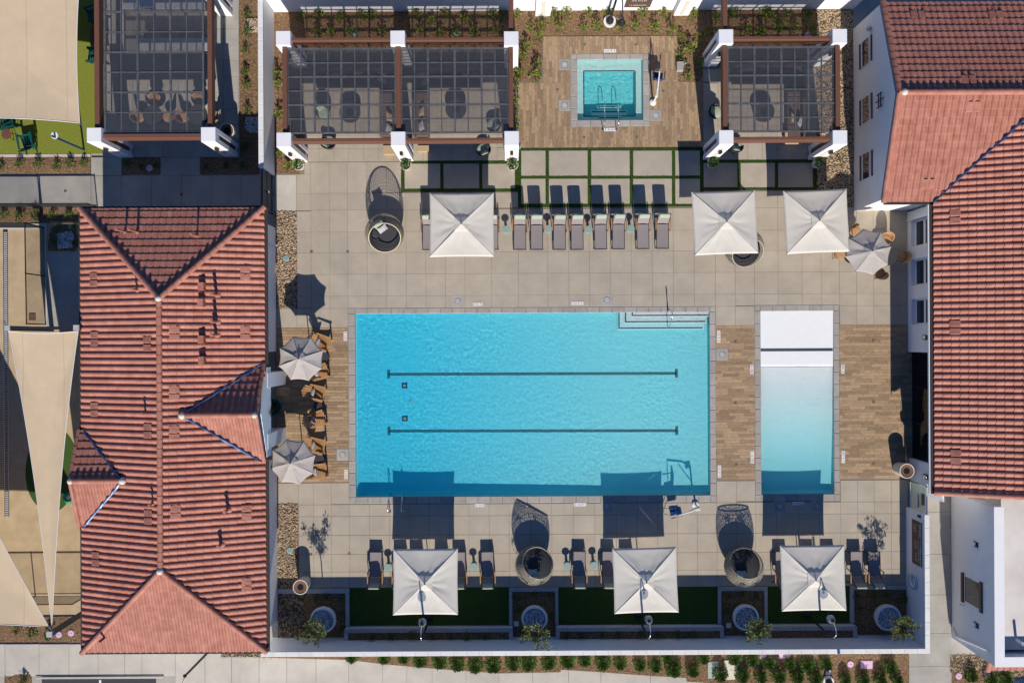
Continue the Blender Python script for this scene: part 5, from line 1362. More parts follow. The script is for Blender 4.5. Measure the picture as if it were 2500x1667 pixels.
for u, v, lb in ((917.5, 1347, 'sun lounger at the west end of the southern row'), (977, 1347, 'sun lounger under the western square umbrella, foot towards the pool, by a teal table'), (1016, 1347, 'sun lounger under the middle of the western square umbrella'),
                 (1078, 1346.5, 'sun lounger under the east half of the western square umbrella'), (1121, 1347, 'sun lounger poking out from the east edge of the western umbrella'), (1189.5, 1346.5, 'sun lounger between the teal table and the middle egg daybed'),
                 (1414.5, 1345.5, 'sun lounger between two teal tables east of the middle egg daybed'), (1485.5, 1345.5, 'sun lounger poking out from the west edge of the middle square umbrella'), (1530.5, 1345.5, 'sun lounger under the middle square umbrella'),
                 (1908, 1345.5, 'sun lounger poking out from the west edge of the eastern square umbrella'), (1975, 1345.5, 'sun lounger under the centre of the eastern square umbrella'), (2026, 1345, 'sun lounger under the east edge of the eastern square umbrella'),
                 (2091, 1345.5, 'sun lounger just east of the eastern square umbrella'), (2133.5, 1345.5, 'sun lounger at the east end of the southern row')):
    lounger(u, v, 0, lb, gS)
# teal tables
T0 = None
for u, v, w_ in ((1235.8, 560, 'beside the northern square umbrella'), (1338.7, 558.4, 'after the second open northern lounger'), (1437.6, 560, 'after the fourth open northern lounger'), (1540.4, 557.6, 'after the sixth open northern lounger'),
                 (946.7, 1384.8, 'beside the western umbrella of the southern row'), (1156.8, 1383, 'in the southern row west of the middle egg daybed'), (1384.8, 1381.5, 'just east of the middle egg daybed'), (1450.3, 1380, 'beside the middle umbrella of the southern row')):
    lb = 'small round pale teal side table ' + w_
    if T0 is None:
        T0 = thing('side_table', lb, 'side table', (0, 0, 0), group='round teal side tables')
        MB().lathe([(.185, .43), (.19, .435), (.19, .45), (.18, .455)], n=24).build('table_top', 'tealtop', T0)
        MB().lathe([(.16, 0), (.15, .03), (.07, .07), (.06, .43)], n=18).build('pedestal', 'tealtop', T0)
        T0.location = (*G(u, v, .45), 0)
    else: dup(T0, (*G(u, v, .45), 0), 0, lb)

# ================================================================== UMBRELLAS
def canopy_umbrella(label, cx, cy, half, n, rot, he, ha, m, group, tilt=(0, 0), pole_m='cap', vent=.22, extra=None):
    """n sided market umbrella; each gore is a part. he/ha edge and apex heights"""
    t = thing('patio_umbrella', label, 'umbrella', (cx, cy, 0), group=group)
    K = 8; seed = rnd.uniform(0, 50)
    def P_(k, s, f):  # corner k, s along edge, f from apex to edge
        a0, a1 = rot + 2 * PI * k / n, rot + 2 * PI * (k + 1) / n
        x = (math.cos(a0) * (1 - s) + math.cos(a1) * s) * half * f; y = (math.sin(a0) * (1 - s) + math.sin(a1) * s) * half * f
        ins = 1 - .018 * 4 * s * (1 - s) * (f ** 3) * (1 if n == 4 else 3.0)
        x *= ins; y *= ins
        z = ha - (ha - he) * (f ** .97)
        sag = .035 if n == 4 else .03
        z -= sag * math.sin(PI * s) * math.sin(PI * min(1, f * .9)) * (half / 1.2)
        z += .022 * noise.noise(Vector((math.atan2(y, x) * 6 + seed, f * 1.2, k * 3.3))) * math.sin(PI * f) + .012 * noise.noise(Vector((x * 3.1 + seed, y * 3.1, 1)))
        z += .010 * math.sin((s - .5) * 26 + seed + 3 * noise.noise(Vector((x, y, seed)))) * math.sin(PI * f) ** 2
        # radial folds gathered at the hub
        z += .018 * math.sin(s * PI * 7 + seed) * max(0, .55 - f) * (1 if n == 4 else .5)
        return (cx + x, cy + y, z + tilt[0] * x + tilt[1] * y)
    f0 = .03
    for k in range(n):
        mb = MB(); vs = []; S = 14 if n == 4 else 6; F = 14
        for j in range(F + 1):
            for i in range(S + 1): vs.append(P_(k, i / S, f0 + (1 - f0) * j / F))
        fs = [(j * (S + 1) + i, (j + 1) * (S + 1) + i, (j + 1) * (S + 1) + i + 1, j * (S + 1) + i + 1) for j in range(F) for i in range(S)]
        b = len(vs)
        for i in range(S + 1): p = P_(k, i / S, 1.0); vs.append((p[0], p[1], p[2] - .045))
        for i in range(S): fs.append((F * (S + 1) + i, b + i, b + i + 1, F * (S + 1) + i + 1))
        mb.add(vs, fs).build('canopy_panel', m, t, smooth=True)
        e = P_(k, 0, 1); MB().bar((cx, cy, ha - .12), (e[0], e[1], e[2] - .05), .022).build('rib', 'frame', t)
    vs = []; S = n * 4
    # seam piping along the ribs
    mb = MB()
    for k in range(n): mb.tube([tuple(Vector(P_(k, 0, f)) + Vector((0, 0, .008))) for f in (.05, .3, .6, .8, 1.0)], .010, 5)
    mb.build('seam_piping', m, t, kind='stuff')
    # vent cap
    for k in range(n):
        a = P_(k, 0, vent); b = P_(k, 1, vent); c0 = P_(k, .5, vent); q = (cx, cy, ha + .09)
        MB().add([q, (a[0], a[1], a[2] + .035), (c0[0], c0[1], c0[2] + .045), (b[0], b[1], b[2] + .035)], [(0, 1, 2), (0, 2, 3)]).build('vent_flap', m, t)
    MB().lathe([(.035, 0), (.03, .07), (.01, .1)], (cx, cy, ha + .07), 10).build('finial', 'frame', t)
    MB().cyl(cx, cy, 0, ha - .02, .025, n=12).build('pole', 'frame', t); MB().lathe([(.36, 0), (.36, .06), (.08, .1), (.05, .3)], (cx, cy, 0), 20).build('base', 'dark', t)
    return t
gU = 'square cream umbrellas'
for u0, v0, u1, v1, rz, lb, hh in ((1048.6, 470, 1206, 628, .0, 'square cream umbrella over the west end of the northern lounger row', 1), (1692, 465.5, 1847.5, 622, -1.8, 'square cream umbrella half covering an egg daybed, north of the small pool', 1),
                               (1916, 463, 2072, 618, -1.8, 'square cream umbrella beside the octagonal umbrella near the clubhouse', 1), (959.4, 1340, 1118, 1499, 0, 'square cream umbrella over the western group of the southern loungers', 1),
                               (1497.7, 1337, 1653.8, 1495, -1.2, 'square cream umbrella in the middle of the southern lounger row', 1), (1907, 1331, 2063.6, 1490, -.3, 'square cream umbrella over the eastern group of the southern loungers', 1)):
    he = 2.11; x0, y0, x1, y1 = RECT(u0, v0, u1, v1, he)
    half = ((x1 - x0) + (y1 - y0)) / 4 * math.sqrt(2)
    canopy_umbrella(lb, (x0 + x1) / 2, (y0 + y1) / 2, half, 4, PI / 4 - R(rz), he, he + .33, 'canvas', gU, tilt=(rnd.uniform(-.01, .01), -.062))
gO = 'octagonal taupe umbrellas'
for u, v, a, lb in ((734.4, 875, 19, 'octagonal taupe umbrella over the northern teak chairs west of the main pool'), (714.8, 1127, 15.5, 'octagonal taupe umbrella over the southern teak chairs west of the main pool'),
                 (2119.8, 614.7, 11.6, 'octagonal taupe umbrella by the woven dining chairs near the clubhouse')):
    x, y = G(u, v, 2.2); canopy_umbrella(lb, x, y, 1.14, 8, R(90 + a), 2.2, 2.62, 'taupe', gO, vent=.3)

# ================================================================== EGG DAYBEDS
def egg(label, u, v, odir, otilt, cush, seed=0):
    """woven egg shell of real strands; odir compass of the opening, otilt its lean from straight up"""
    x, y = G(u, v, 1.05); t = thing('egg_daybed', label, 'daybed', (0, 0, 0), group='woven egg daybeds')
    R0, RZ, ZC = .95, 1.12, 1.12
    nrm = Vector((math.cos(odir) * math.sin(otilt), math.sin(odir) * math.sin(otilt), math.cos(otilt)))
    cut = .58
    def S(th, ph): return Vector((R0 * math.sin(th) * math.cos(ph), R0 * math.sin(th) * math.sin(ph), -RZ * math.cos(th)))
    def inside(p): q = Vector((p.x / R0, p.y / R0, p.z / RZ)); return q.dot(nrm) < cut and q.z > -.9
    strand = MB(); solid = MB(); dirs = 52
    def ribbon(pts, w_, mb):
        for a, b in zip(pts[:-1], pts[1:]):
            if not (inside(a) and inside(b)): continue
            d = (b - a).normalized(); o = ((a + b) / 2).normalized(); s_ = d.cross(o).normalized() * w_; o_ = o * .008
            c = Vector((0, 0, ZC))
            mb.add([a - s_ + c, a + s_ + c, b + s_ + c, b - s_ + c, a - s_ * .5 + o_ * 1.5 + c, a + s_ * .5 + o_ * 1.5 + c, b + s_ * .5 + o_ * 1.5 + c, b - s_ * .5 + o_ * 1.5 + c],
                   [(3, 2, 1, 0), (4, 5, 6, 7), (0, 1, 5, 4), (2, 3, 7, 6)])
    for k in range(dirs):   # two crossing spiral families and rings
        for s in (1, -1): ribbon([S(PI * (.12 + .80 * i / 22), 2 * PI * k / dirs + s * .9 * i / 22) for i in range(23)], .0085, strand)
    for j in range(24): ribbon([S(PI * (.16 + .72 * j / 24), 2 * PI * i / 44) for i in range(45)], .006, strand)
    strand.build('woven_shell', 'wicker', t, kind='stuff')
    # dense lower basket
    vs = []; fs = []; m = 12
    for j in range(m + 1):
        for i in range(40): p = S(PI * (.14 + .26 * j / m), 2 * PI * i / 40) * .985; vs.append((p.x, p.y, p.z + ZC))
    for j in range(m):
        for i in range(40): fs.append((j * 40 + i, j * 40 + (i + 1) % 40, (j + 1) * 40 + (i + 1) % 40, (j + 1) * 40 + i))
    fs.append(tuple(range(40))[::-1]); MB().add(vs, fs).build('seat_basket', 'wickerdark', t, smooth=True)
    # rim of the opening
    e1 = nrm.cross(Vector((0, 0, 1))); e1 = e1.normalized() if e1.length > .01 else Vector((1, 0, 0)); e2 = nrm.cross(e1); rr_ = math.sqrt(1 - cut * cut)
    rim = [(nrm * cut + (e1 * math.cos(a) + e2 * math.sin(a)) * rr_) for a in [2 * PI * k / 48 for k in range(49)]]
    MB().tube([(p.x * R0, p.y * R0, p.z * RZ + ZC) for p in rim], .028, 8).build('opening_rim', 'rimwicker' if u < 1000 else 'wicker', t, smooth=True)
    MB().lathe([(.5, 0), (.55, .05), (.5, .1)], n=28).build('foot_ring', 'dark', t)
    MB().lathe([(.80, .62), (.86, .66), (.87, .74), (.80, .80), (.3, .81)], n=36).build('seat_cushion', 'cushion', t, smooth=True)
    for k, (px, py, pz_, rz, m_, sz) in enumerate(cush):
        o = MB().pillow((0, 0, 0), sz, sz * .8, .16).build('pillow', m_, t, smooth=True); o.location = (px, py, pz_); o.rotation_euler = (R(55), 0, rz)
    place(t, (x, y, 0)); return t
mat('pale_rim_wicker', (.55, .49, .33), .6); M['rimwicker'] = MATS['pale_rim_wicker']
CN = [(-.30, .38, 1.0, R(35), 'sage', .55), (-.12, .22, .98, R(35), 'stripe', .5), (-.48, -.02, .98, R(80), 'cushion', .5), (-.38, .5, 1.05, R(30), 'cushion', .5)]
egg('woven egg daybed in the open northern paving, opening tipped towards the main pool', 939.5, 569.5, R(-75), R(34), CN)
egg('woven egg daybed partly hidden beneath a square cream umbrella', 1815.5, 605, R(-80), R(36), [(.3, .3, 1.0, R(-20), 'sage', .5)])
CS = [(0.02, -.5, 1.0, R(180), 'sage', .5), (-.08, -.36, 1.0, R(180), 'stripe', .5)]
egg('woven egg daybed between the western and middle southern umbrellas, opening facing the pool', 1304.4, 1379.3, R(60), R(34), CS)
egg('woven egg daybed between the middle and eastern southern umbrellas, opening facing the pool', 1815, 1383, R(92), R(36), CS)

# ================================================================== CHAIRS AND TABLES
def make_adirondack(m, name='adirondack_chair', pil=True, lb='x', cat='armchair'):
    """faces +x"""
    t = thing(name, lb, cat)
    for k in range(6): MB().obox((.42 - k * .115, 0, .36 - .028 * k), (.105, .52, .022), (0, R(-14), 0), b=.004).build('seat_slat', m, t)
    hs = (.86, .95, 1.0, .95, .86)
    for k in range(5):
        y = (k - 2) * .108; h = hs[k]; a0 = Vector((-.17, y * .86, .24)); a1 = Vector((-.17 - (h - .24) * .52, y * 1.18, h)); MB().bar(a0, a1, .10, .022).build('back_slat', m, t)
    for s in (-1, 1):
        MB().add([(.48, s * .40, .56), (.48, s * .27, .56), (-.30, s * .30, .54), (-.30, s * .38, .54), (.48, s * .40, .585), (.48, s * .27, .585), (-.30, s * .30, .565), (-.30, s * .38, .565)],
                 [(0, 1, 2, 3), (7, 6, 5, 4), (0, 4, 5, 1), (1, 5, 6, 2), (2, 6, 7, 3), (3, 7, 4, 0)]).build('armrest', m, t)
        MB().bar((.42, s * .29, 0), (.42, s * .29, .56), .08, .03).build('leg', m, t); MB().bar((-.48, s * .27, 0), (.44, s * .27, .33), .03, .1).build('leg', m, t)
        MB().bar((-.28, s * .30, .1), (-.34, s * .32, .55), .05, .03).build('back_support', m, t)
    MB().bar((-.24, -.33, .40), (-.24, .33, .40), .03, .07).build('cross_rail', m, t)
    if pil:
        o = MB().pillow((0, 0, 0), .42, .34, .13).build('pillow', 'stripe', t, smooth=True); o.location = (-.12, 0, .47); o.rotation_euler = (0, R(-52), R(90)); o.rotation_euler = (R(52), 0, R(90 + 180))
    return t
A0 = make_adirondack('teak')
spots = [(781, 834.5, -22, 'teak adirondack chair with striped pillow, the northernmost at the west edge of the main pool, by the upper umbrella'), (777, 909, 14, 'teak adirondack chair with striped pillow half hidden by the upper octagonal umbrella'),
         (769, 958, -14, 'teak adirondack chair with striped pillow, in the open just north of the dark round table'), (770, 1024, 16, 'teak adirondack chair with striped pillow, in the open just south of the dark round table'),
         (769, 1087, -15, 'teak adirondack chair with striped pillow beside the lower octagonal umbrella'), (774, 1151, 5, 'teak adirondack chair with striped pillow, the southernmost, half hidden by the lower octagonal umbrella')]
for k, (u, v, a, lb) in enumerate(spots):
    p = (*G(u, v, .5), 0); lb = ' '.join(lb.split()[:16])
    if k == 0: place(A0, p, R(a), lb, 'teak chairs west of the main pool')
    else: dup(A0, p, R(a), lb, 'teak chairs west of the main pool')
for u, v, lb in ((776, 990.7, 'round dark side table between the two middle teak chairs'), (780.3, 1120.6, 'round dark side table beside the lower octagonal umbrella'), (792, 870.5, 'round dark side table beside the upper octagonal umbrella')):
    x, y = G(u, v, .5); t = thing('side_table', lb, 'side table', (x, y, 0), group='dark round side tables'); MB().lathe([(.22, .47), (.23, .48), (.23, .50)], (x, y, 0), 24).build('table_top', 'frame', t); MB().lathe([(.18, 0), (.1, .2), (.14, .47)], (x, y, 0), 16).build('pedestal', 'frame', t)
B0 = make_adirondack('green', pil=False)
for k, (u, v, a, lb) in enumerate(((62, 349, 100, 'dark green adirondack chair on the play turf, in the sun beside the round slatted table'), (14, 296, -165, 'dark green adirondack chair half under the large tan sail'), (233, 30, 200, 'dark green chair at the north edge behind the dining pergola beam'), (235, 136, 175, 'dark green chair beside the brown bench behind the dining pergola beam'))):
    p = (*G(u, v, .5), 0)
    if k == 0: place(B0, p, R(a), lb, 'green chairs on the play turf')
    else: dup(B0, p, R(a), lb, 'green chairs on the play turf')
x, y = G(15, 327.5, .5); t = thing('slatted_table', 'small round brown slatted table between the green chairs', 'table', (x, y, 0))
for k in range(7):
    o = (k - 3) * .07; l = math.sqrt(max(0, .25 ** 2 - o * o)); q = MB().box(-l, o - .032, .46, l, o + .032, .49); c_, s_ = math.cos(-.9), math.sin(-.9)
    MB().add([(x + a * c_ - b * s_, y + a * s_ + b * c_, z) for a, b, z in q.v], q.f).build('slat', 'beam', t)
for a in (.5, 2.1, 3.7, 5.2): MB().bar((x + .08 * math.cos(a), y + .08 * math.sin(a), .45), (x + .26 * math.cos(a), y + .26 * math.sin(a), 0), .025).build('leg', 'dark', t)
r = RECT(220, 67, 262, 109, .45); t = thing('bench', 'brown bench on the play turf behind the dining pergola beam', 'bench', (r[0], r[1], 0))
for k in range(5): MB().box(r[0] + k * .16, r[1], .40, r[0] + k * .16 + .14, r[3], .45).build('slat', 'beam', t)
for yy in (r[1] + .1, r[3] - .1): MB().box(r[0] + .05, yy - .03, 0, r[0] + .75, yy + .03, .4).build('leg', 'dark', t)

def make_basket_chair():
    """woven tub chair facing +x"""
    t = thing('woven_chair', 'x', 'chair'); n = 16; vs = []; fs = []
    for j in range(6):
        s = j / 5
        for i in range(n + 1):
            a = R(100) + R(160) * i / n; hh = .44 + s * (.38 * (math.sin(PI * i / n) ** .6) + .02); r_ = .26 + .06 * s; vs.append((r_ * math.cos(a), r_ * math.sin(a), hh))
    for j in range(5):
        for i in range(n): k = j * (n + 1) + i; fs.append((k, k + 1, k + n + 2, k + n + 1))
    b = len(vs); vs += [(x * 1.06, y * 1.06, z) for x, y, z in vs]; fs += [tuple(q + b for q in f[::-1]) for f in fs]
    for i in range(n): k = 5 * (n + 1) + i; fs.append((k, k + 1, k + 1 + b, k + b))
    MB().add(vs, fs).build('back_shell', 'basket', t, smooth=True)
    MB().lathe([(.20, .40), (.27, .42), (.28, .45), (.26, .465), (.1, .455)], (.03, 0, 0), 20).build('seat', 'basket', t, smooth=True)
    for a in (45, 135, 225, 315): MB().bar((.16 * math.cos(R(a)), .16 * math.sin(R(a)), .42), (.25 * math.cos(R(a)), .25 * math.sin(R(a)), 0), .022).build('leg', 'dark', t)
    return t
C0 = make_basket_chair()
bc = [(2090, 563, -50, 'orange woven chair peeking out between the square and the octagonal umbrella'), (2052, 620, 0, 'orange woven chair under the south-east edge of the square umbrella near the clubhouse'), (2166, 583, -120, 'orange woven chair north-east of the octagonal umbrella near the clubhouse'),
      (2205, 627, 180, 'orange woven chair in the shade beside the clubhouse windows'), (2152, 668, 115, 'orange woven chair south of the octagonal umbrella near the clubhouse'),
      (336, 284, 10, 'orange woven chair west of the first dark dining table in the dining pergola'), (409, 283, 170, 'orange woven chair east of the first dark dining table in the dining pergola'), (374, 240, -90, 'orange woven chair north of the first dark dining table in the dining pergola'),
      (446, 284, 10, 'orange woven chair west of the second dark dining table in the dining pergola'), (482, 238, -90, 'orange woven chair north of the second dark dining table in the dining pergola'), (519, 285, 170, 'orange woven chair east of the second dining table, half behind the beam')]
for k, (u, v, a, lb) in enumerate(bc):
    p = (*G(u, v, .6), 0); gr = 'woven chairs near the clubhouse' if k < 5 else 'woven chairs in the dining pergola'
    if k == 0: place(C0, p, R(a), lb, gr)
    else: dup(C0, p, R(a), lb, gr)
for u, v, rr_, lb in ((2168, 625, .47, 'round dark dining table east of the octagonal umbrella near the clubhouse'), (2096, 619, .42, 'round dark dining table under the octagonal umbrella near the clubhouse'), (372, 281, .48, 'first round dark dining table in the dining pergola'), (482, 279, .48, 'second round dark dining table in the dining pergola, nearer the yard wall')):
    x, y = G(u, v, .74); t = thing('dining_table', lb, 'table', (x, y, 0), group='round dark dining tables'); MB().lathe([(rr_, .71), (rr_ + .01, .72), (rr_, .745)], (x, y, 0), 32).build('table_top', 'frame', t)
    MB().lathe([(.3, 0), (.28, .03), (.05, .06), (.05, .71)], (x, y, 0), 16).build('pedestal', 'dark', t)

# lounge furniture under the pergolas
def sofa(label, u0, v0, u1, v1, side, pillows):
    """L sofa: back run along the north, chaise run along one side, between map readings at seat height"""
    x0, y0, x1, y1 = RECT(u0, v0, u1, v1, .4); t = thing('corner_sofa', label, 'sofa', (x0, y0, 0), group='corner sofas under the pergolas'); d = .82
    MB().bbox(x0, y1 - d, .05, x1, y1, .30, .02).build('base', 'sofa', t); MB().bbox(x0, y1 - .14, .30, x1, y1, .72, .02).build('backrest', 'sofa', t)
    xs = (x1 - d, x1) if side > 0 else (x0, x0 + d)
    MB().bbox(xs[0], y0, .05, xs[1], y1 - d - .004, .30, .02).build('base', 'sofa', t)
    xb = (x1 - .14, x1) if side > 0 else (x0, x0 + .14); MB().bbox(xb[0], y0, .302, xb[1], y1 - .145, .72, .02).build('backrest', 'sofa', t)
    n = max(2, round((x1 - x0) / .8))
    for i in range(n): MB().bbox(x0 + (x1 - x0) * i / n + .01, y1 - d + .02, .30, x0 + (x1 - x0) * (i + 1) / n - .01, y1 - .15, .43, .04).build('seat_cushion', 'sofacush', t)
    n = max(1, round((y1 - d - y0) / .8)); L_ = y1 - d - y0
    for i in range(n): MB().bbox(xs[0] + (.0 if side > 0 else .15), y0 + L_ * i / n + .01, .30, xs[1] - (.15 if side > 0 else 0), y0 + L_ * (i + 1) / n - .01, .43, .04).build('seat_cushion', 'sofacush', t)
    for k, (u, v, m_, rz) in enumerate(pillows):
        x, y = G(u, v, .6); q = thing('throw_pillow', {'pt': 'tan', 'stripe': 'striped', 'pblue': 'blue-grey'}[m_] + ' pillow on ' + label.replace('brown corner sofa', 'the sofa') + ', ' + ORD[k] + ' along it', 'pillow', (0, 0, 0), group='throw pillows on the sofas')
        o = MB().pillow((0, 0, 0), .48, .45, .15).build('pillow_case', m_, q, smooth=True); q.location = (x, y, .58); q.rotation_euler = (R(50), 0, R(rz))
    return t
mat('sofa_cushion', (.13, .085, .07), .95, var=.05); M['sofacush'] = MATS['sofa_cushion']
mat('tan_pillow', (.50, .36, .20), .95); M['pt'] = MATS['tan_pillow']; mat('blue_pillow', (.22, .30, .36), .95); M['pblue'] = MATS['blue_pillow']
sofa('brown corner sofa in the west bay of the twin pergola', 772, 172, 966, 333, 1, [(817, 183, 'pblue', 200), (876, 177, 'pt', 180), (935, 178, 'pt', 160), (934, 197, 'stripe', 150), (951, 285, 'pt', 90), (950, 315, 'stripe', 80)])
sofa('brown corner sofa in the east bay of the twin pergola', 1008, 172, 1176, 333, -1, [(1027, 181, 'pt', 200), (1036, 200, 'stripe', 230), (1138, 183, 'pt', 170), (1163, 184, 'pblue', 160), (1029, 272, 'pt', 270), (1028, 307, 'stripe', 280)])
sofa('brown corner sofa under the small pergola', 1790, 162, 1962, 338, 1, [(1813, 170, 'pblue', 200), (1828, 168, 'pt', 180), (1950, 166, 'pt', 150), (1937, 288, 'pt', 90), (1955, 297, 'stripe', 70)])
for u, v, lb in ((854, 274, 'round dark fire table in the west bay of the twin pergola'), (1113, 266, 'round dark fire table in the east bay of the twin pergola'), (1866, 272, 'round dark fire table under the small pergola')):
    x, y = G(u, v, .5); t = thing('fire_table', lb, 'fire table', (x, y, 0), group='round fire tables'); MB().lathe([(.42, 0), (.50, .40), (.53, .42), (.53, .48), (.2, .48), (.2, .44)], (x, y, 0), 30).build('drum', 'frame', t); MB().lathe([(.19, .44), (.19, .46)], (x, y, 0), 16).build('burner', 'black', t)
def make_tub():
    t = thing('lounge_chair', 'x', 'armchair'); vs = []; fs = []; n = 20
    for j in range(5):
        s = j / 4
        for i in range(n + 1): a = R(75) + R(210) * i / n; r_ = .34 + .05 * s; vs.append((r_ * math.cos(a), r_ * math.sin(a), .22 + s * (.22 + .22 * math.sin(PI * i / n) ** 1.2)))
    for j in range(4):
        for i in range(n): k = j * (n + 1) + i; fs.append((k, k + 1, k + n + 2, k + n + 1))
    b = len(vs); vs += [(x * .90, y * .90, z) for x, y, z in vs]; fs += [tuple(q + b for q in f[::-1]) for f in fs]
    for i in range(n): k = 4 * (n + 1) + i; fs.append((k, k + 1, k + 1 + b, k + b))
    MB().add(vs, fs).build('woven_back', 'wickerdark', t, smooth=True)
    MB().lathe([(.3, .22), (.34, .24), (.34, .28), (.3, .3)], n=24).build('seat_frame', 'wickerdark', t)
    MB().lathe([(.27, .30), (.31, .33), (.31, .38), (.26, .41), (.1, .42)], (.04, 0, 0), 24).build('seat_cushion', 'sage', t, smooth=True)
    o = MB().pillow((0, 0, 0), .42, .36, .14).build('pillow', 'sage', t, smooth=True); o.location = (-.18, 0, .58); o.rotation_euler = (R(60), 0, R(90))
    for a in (45, 135, 225, 315): MB().bar((.22 * math.cos(R(a)), .22 * math.sin(R(a)), .24), (.30 * math.cos(R(a)), .30 * math.sin(R(a)), 0), .03).build('leg', 'dark', t)
    return t
D0 = make_tub()
for k, (u, v, a, lb) in enumerate(((789, 273, -60, 'dark wicker armchair with sage cushions west of the fire table in the west bay'), (801, 347, 60, 'dark wicker armchair with sage cushions south of the west bay, crossed by the front beam'),
        (1205, 305, 130, 'dark wicker armchair with sage cushions at the east side of the east bay'), (1180, 366, 110, 'dark wicker armchair with sage cushions in the shade in front of the east bay'),
        (1748, 272, -10, 'dark wicker armchair with sage cushions west of the small pergola beam'), (1797, 356, 80, 'dark wicker armchair with sage cushions in front of the small pergola'))):
    p = (*G(u, v, .45), 0)
    if k == 0: place(D0, p, R(a), lb, 'wicker armchairs under the pergolas')
    else: dup(D0, p, R(a), lb, 'wicker armchairs under the pergolas')
for k, (u0, v0, u1, v1, lb) in enumerate(((935, 355, 964, 377, 'pale wooden side table at the foot of the middle south column, west side'), (1018, 355, 1047, 370, 'pale wooden side table at the foot of the middle south column, east side'), (1917, 323, 1950, 352, 'pale wooden side table at the south end of the small pergola sofa'))):
    r = RECT(u0, v0, u1, v1, .4); t = thing('side_table', lb, 'side table', (r[0], r[1], 0)); MB().bbox(r[0], r[1], .34, r[2], r[3], .40, .01).build('table_top', 'pt', t); MB().box(r[0] + .04, r[1] + .04, 0, r[2] - .04, r[3] - .04, .34).build('table_body', 'pt', t)
# outdoor kitchen under the dining pergola
r = RECT(341, 95, 508, 125, 1.0); t = thing('bar_counter', 'long pale marble bar counter under the dining pergola', 'counter', (r[0], r[1], 0)); MB().bbox(r[0], r[1], .96, r[2], r[3], 1.02, .008).build('counter_top', 'counter', t); MB().box(r[0] + .1, r[1] + .2, 0, r[2] - .1, r[3] - .1, .96).build('counter_body', 'wickerdark', t)
for k in range(4):
    x, y = G(361 + k * 41, 88, .7); q = thing('bar_stool', 'brown bar stool north of the marble counter, ' + ORD[k] + ' from the play turf', 'stool', (x, y, 0), group='bar stools at the marble counter'); MB().bbox(x - .2, y - .2, .66, x + .2, y + .2, .72, .02).build('seat', 'sofa', q)
    for a in (-1, 1):
        for b in (-1, 1): MB().bar((x + a * .15, y + b * .15, .66), (x + a * .2, y + b * .2, 0), .025).build('leg', 'dark', q)
r = RECT(300, -30, 500, 22, .92); t = thing('kitchen_counter', 'pale stone outdoor kitchen counter with grill at the north edge', 'counter', (r[0], r[1], 0)); MB().bbox(r[0], r[1], .88, r[2], r[3], .93, .008).build('counter_top', 'counter', t); MB().box(r[0] + .05, r[1] + .05, 0, r[2] - .05, r[3] - .05, .88).build('counter_body', 'coping', t)
x, y = G(362, 8, 1.0); MB().bbox(x - .4, y - .28, .93, x + .4, y + .28, 1.15, .04).build('grill', 'steel', t)
fx0 = GX(272, 150, 1.0); t = thing('turf_railing', 'dark metal railing between the play turf and the dining pergola floor', 'railing', (fx0, 10, 0)); ya, yb = GY(272, 272, 1), GY(-20, 272, 1)
for z in (.1, 1.0): MB().box(fx0 - .02, ya, z, fx0 + .02, yb, z + .04).build('rail', 'dark', t)
mb = MB()
for k in range(int((yb - ya) / .12)): mb = MB().box(fx0 - .009, ya + k * .12, .1, fx0 + .009, ya + k * .12 + .018, 1.0); mb.build('baluster', 'dark', t)

# ================================================================== BINS, PLANTERS, POTS, TREES
for u, v, lb in ((733, 1433, 'tall cream cylindrical bin with brown lid at the south-west corner'), (2214.5, 1149.5, 'tall cream cylindrical bin with brown lid beside the clubhouse entrance'), (553, 319, 'tall cream planter beside the dining pergola column')):
    x, y = G(u, v, 1.0); t = thing('litter_bin' if 'bin' in lb else 'tall_planter', lb, 'bin' if 'bin' in lb else 'planter', (x, y, 0))
    MB().lathe([(.31, 0), (.35, .5), (.375, .97), (.37, 1.0), (.33, 1.0), (.32, .9)], (x, y, 0), 36).build('body', 'pot', t, smooth=False); MB().lathe([(.325, .955), (.325, .975), (.16, .96), (.15, .90)], (x, y, 0), 32).build('lid', 'brownlid', t); MB().lathe([(.155, .9), (.155, .968)], (x, y, 0), 24).build('opening', 'black', t)
def leaves(mb, c, rx, rz, n, l=(.04, .09), up=.4, m=.35, flat_=False, rr=rnd):
    for _ in range(n):
        a, b = rr.uniform(0, 2 * PI), rr.random() ** .5; el = rr.uniform(-.1, 1) * PI / 2
        d = Vector((math.cos(a) * math.cos(el), math.sin(a) * math.cos(el), math.sin(el))); p = Vector((c[0] + d.x * rx * b, c[1] + d.y * rx * b, c[2] + max(0, d.z) * rz * (.4 + .6 * b)))
        L_ = rr.uniform(*l); dr = (d + Vector((rr.uniform(-.6, .6), rr.uniform(-.6, .6), rr.uniform(-.2, .8)))).normalized(); s_ = dr.cross(Vector((rr.uniform(-1, 1), rr.uniform(-1, 1), 1))).normalized() * L_ * m
        mb.add([p, p + dr * L_ * .5 + s_, p + dr * L_, p + dr * L_ * .5 - s_], [(0, 1, 2, 3)])
    return mb
def make_plant(name, leafm, rx, rz, n, l, seed, m=.3):
    rr = random.Random(seed); t = thing(name, 'x', 'plant'); leaves(MB(), (0, 0, .05), rx, rz, n, l, rr=rr, m=m).build('foliage', leafm, t)
    mb = MB()
    for k in range(5): a = rr.uniform(0, 6.28); mb.tube([(0, 0, 0), (math.cos(a) * rx * .4, math.sin(a) * rx * .4, rz * .6)], .012, 4)
    mb.build('stem', 'bark', t); return t
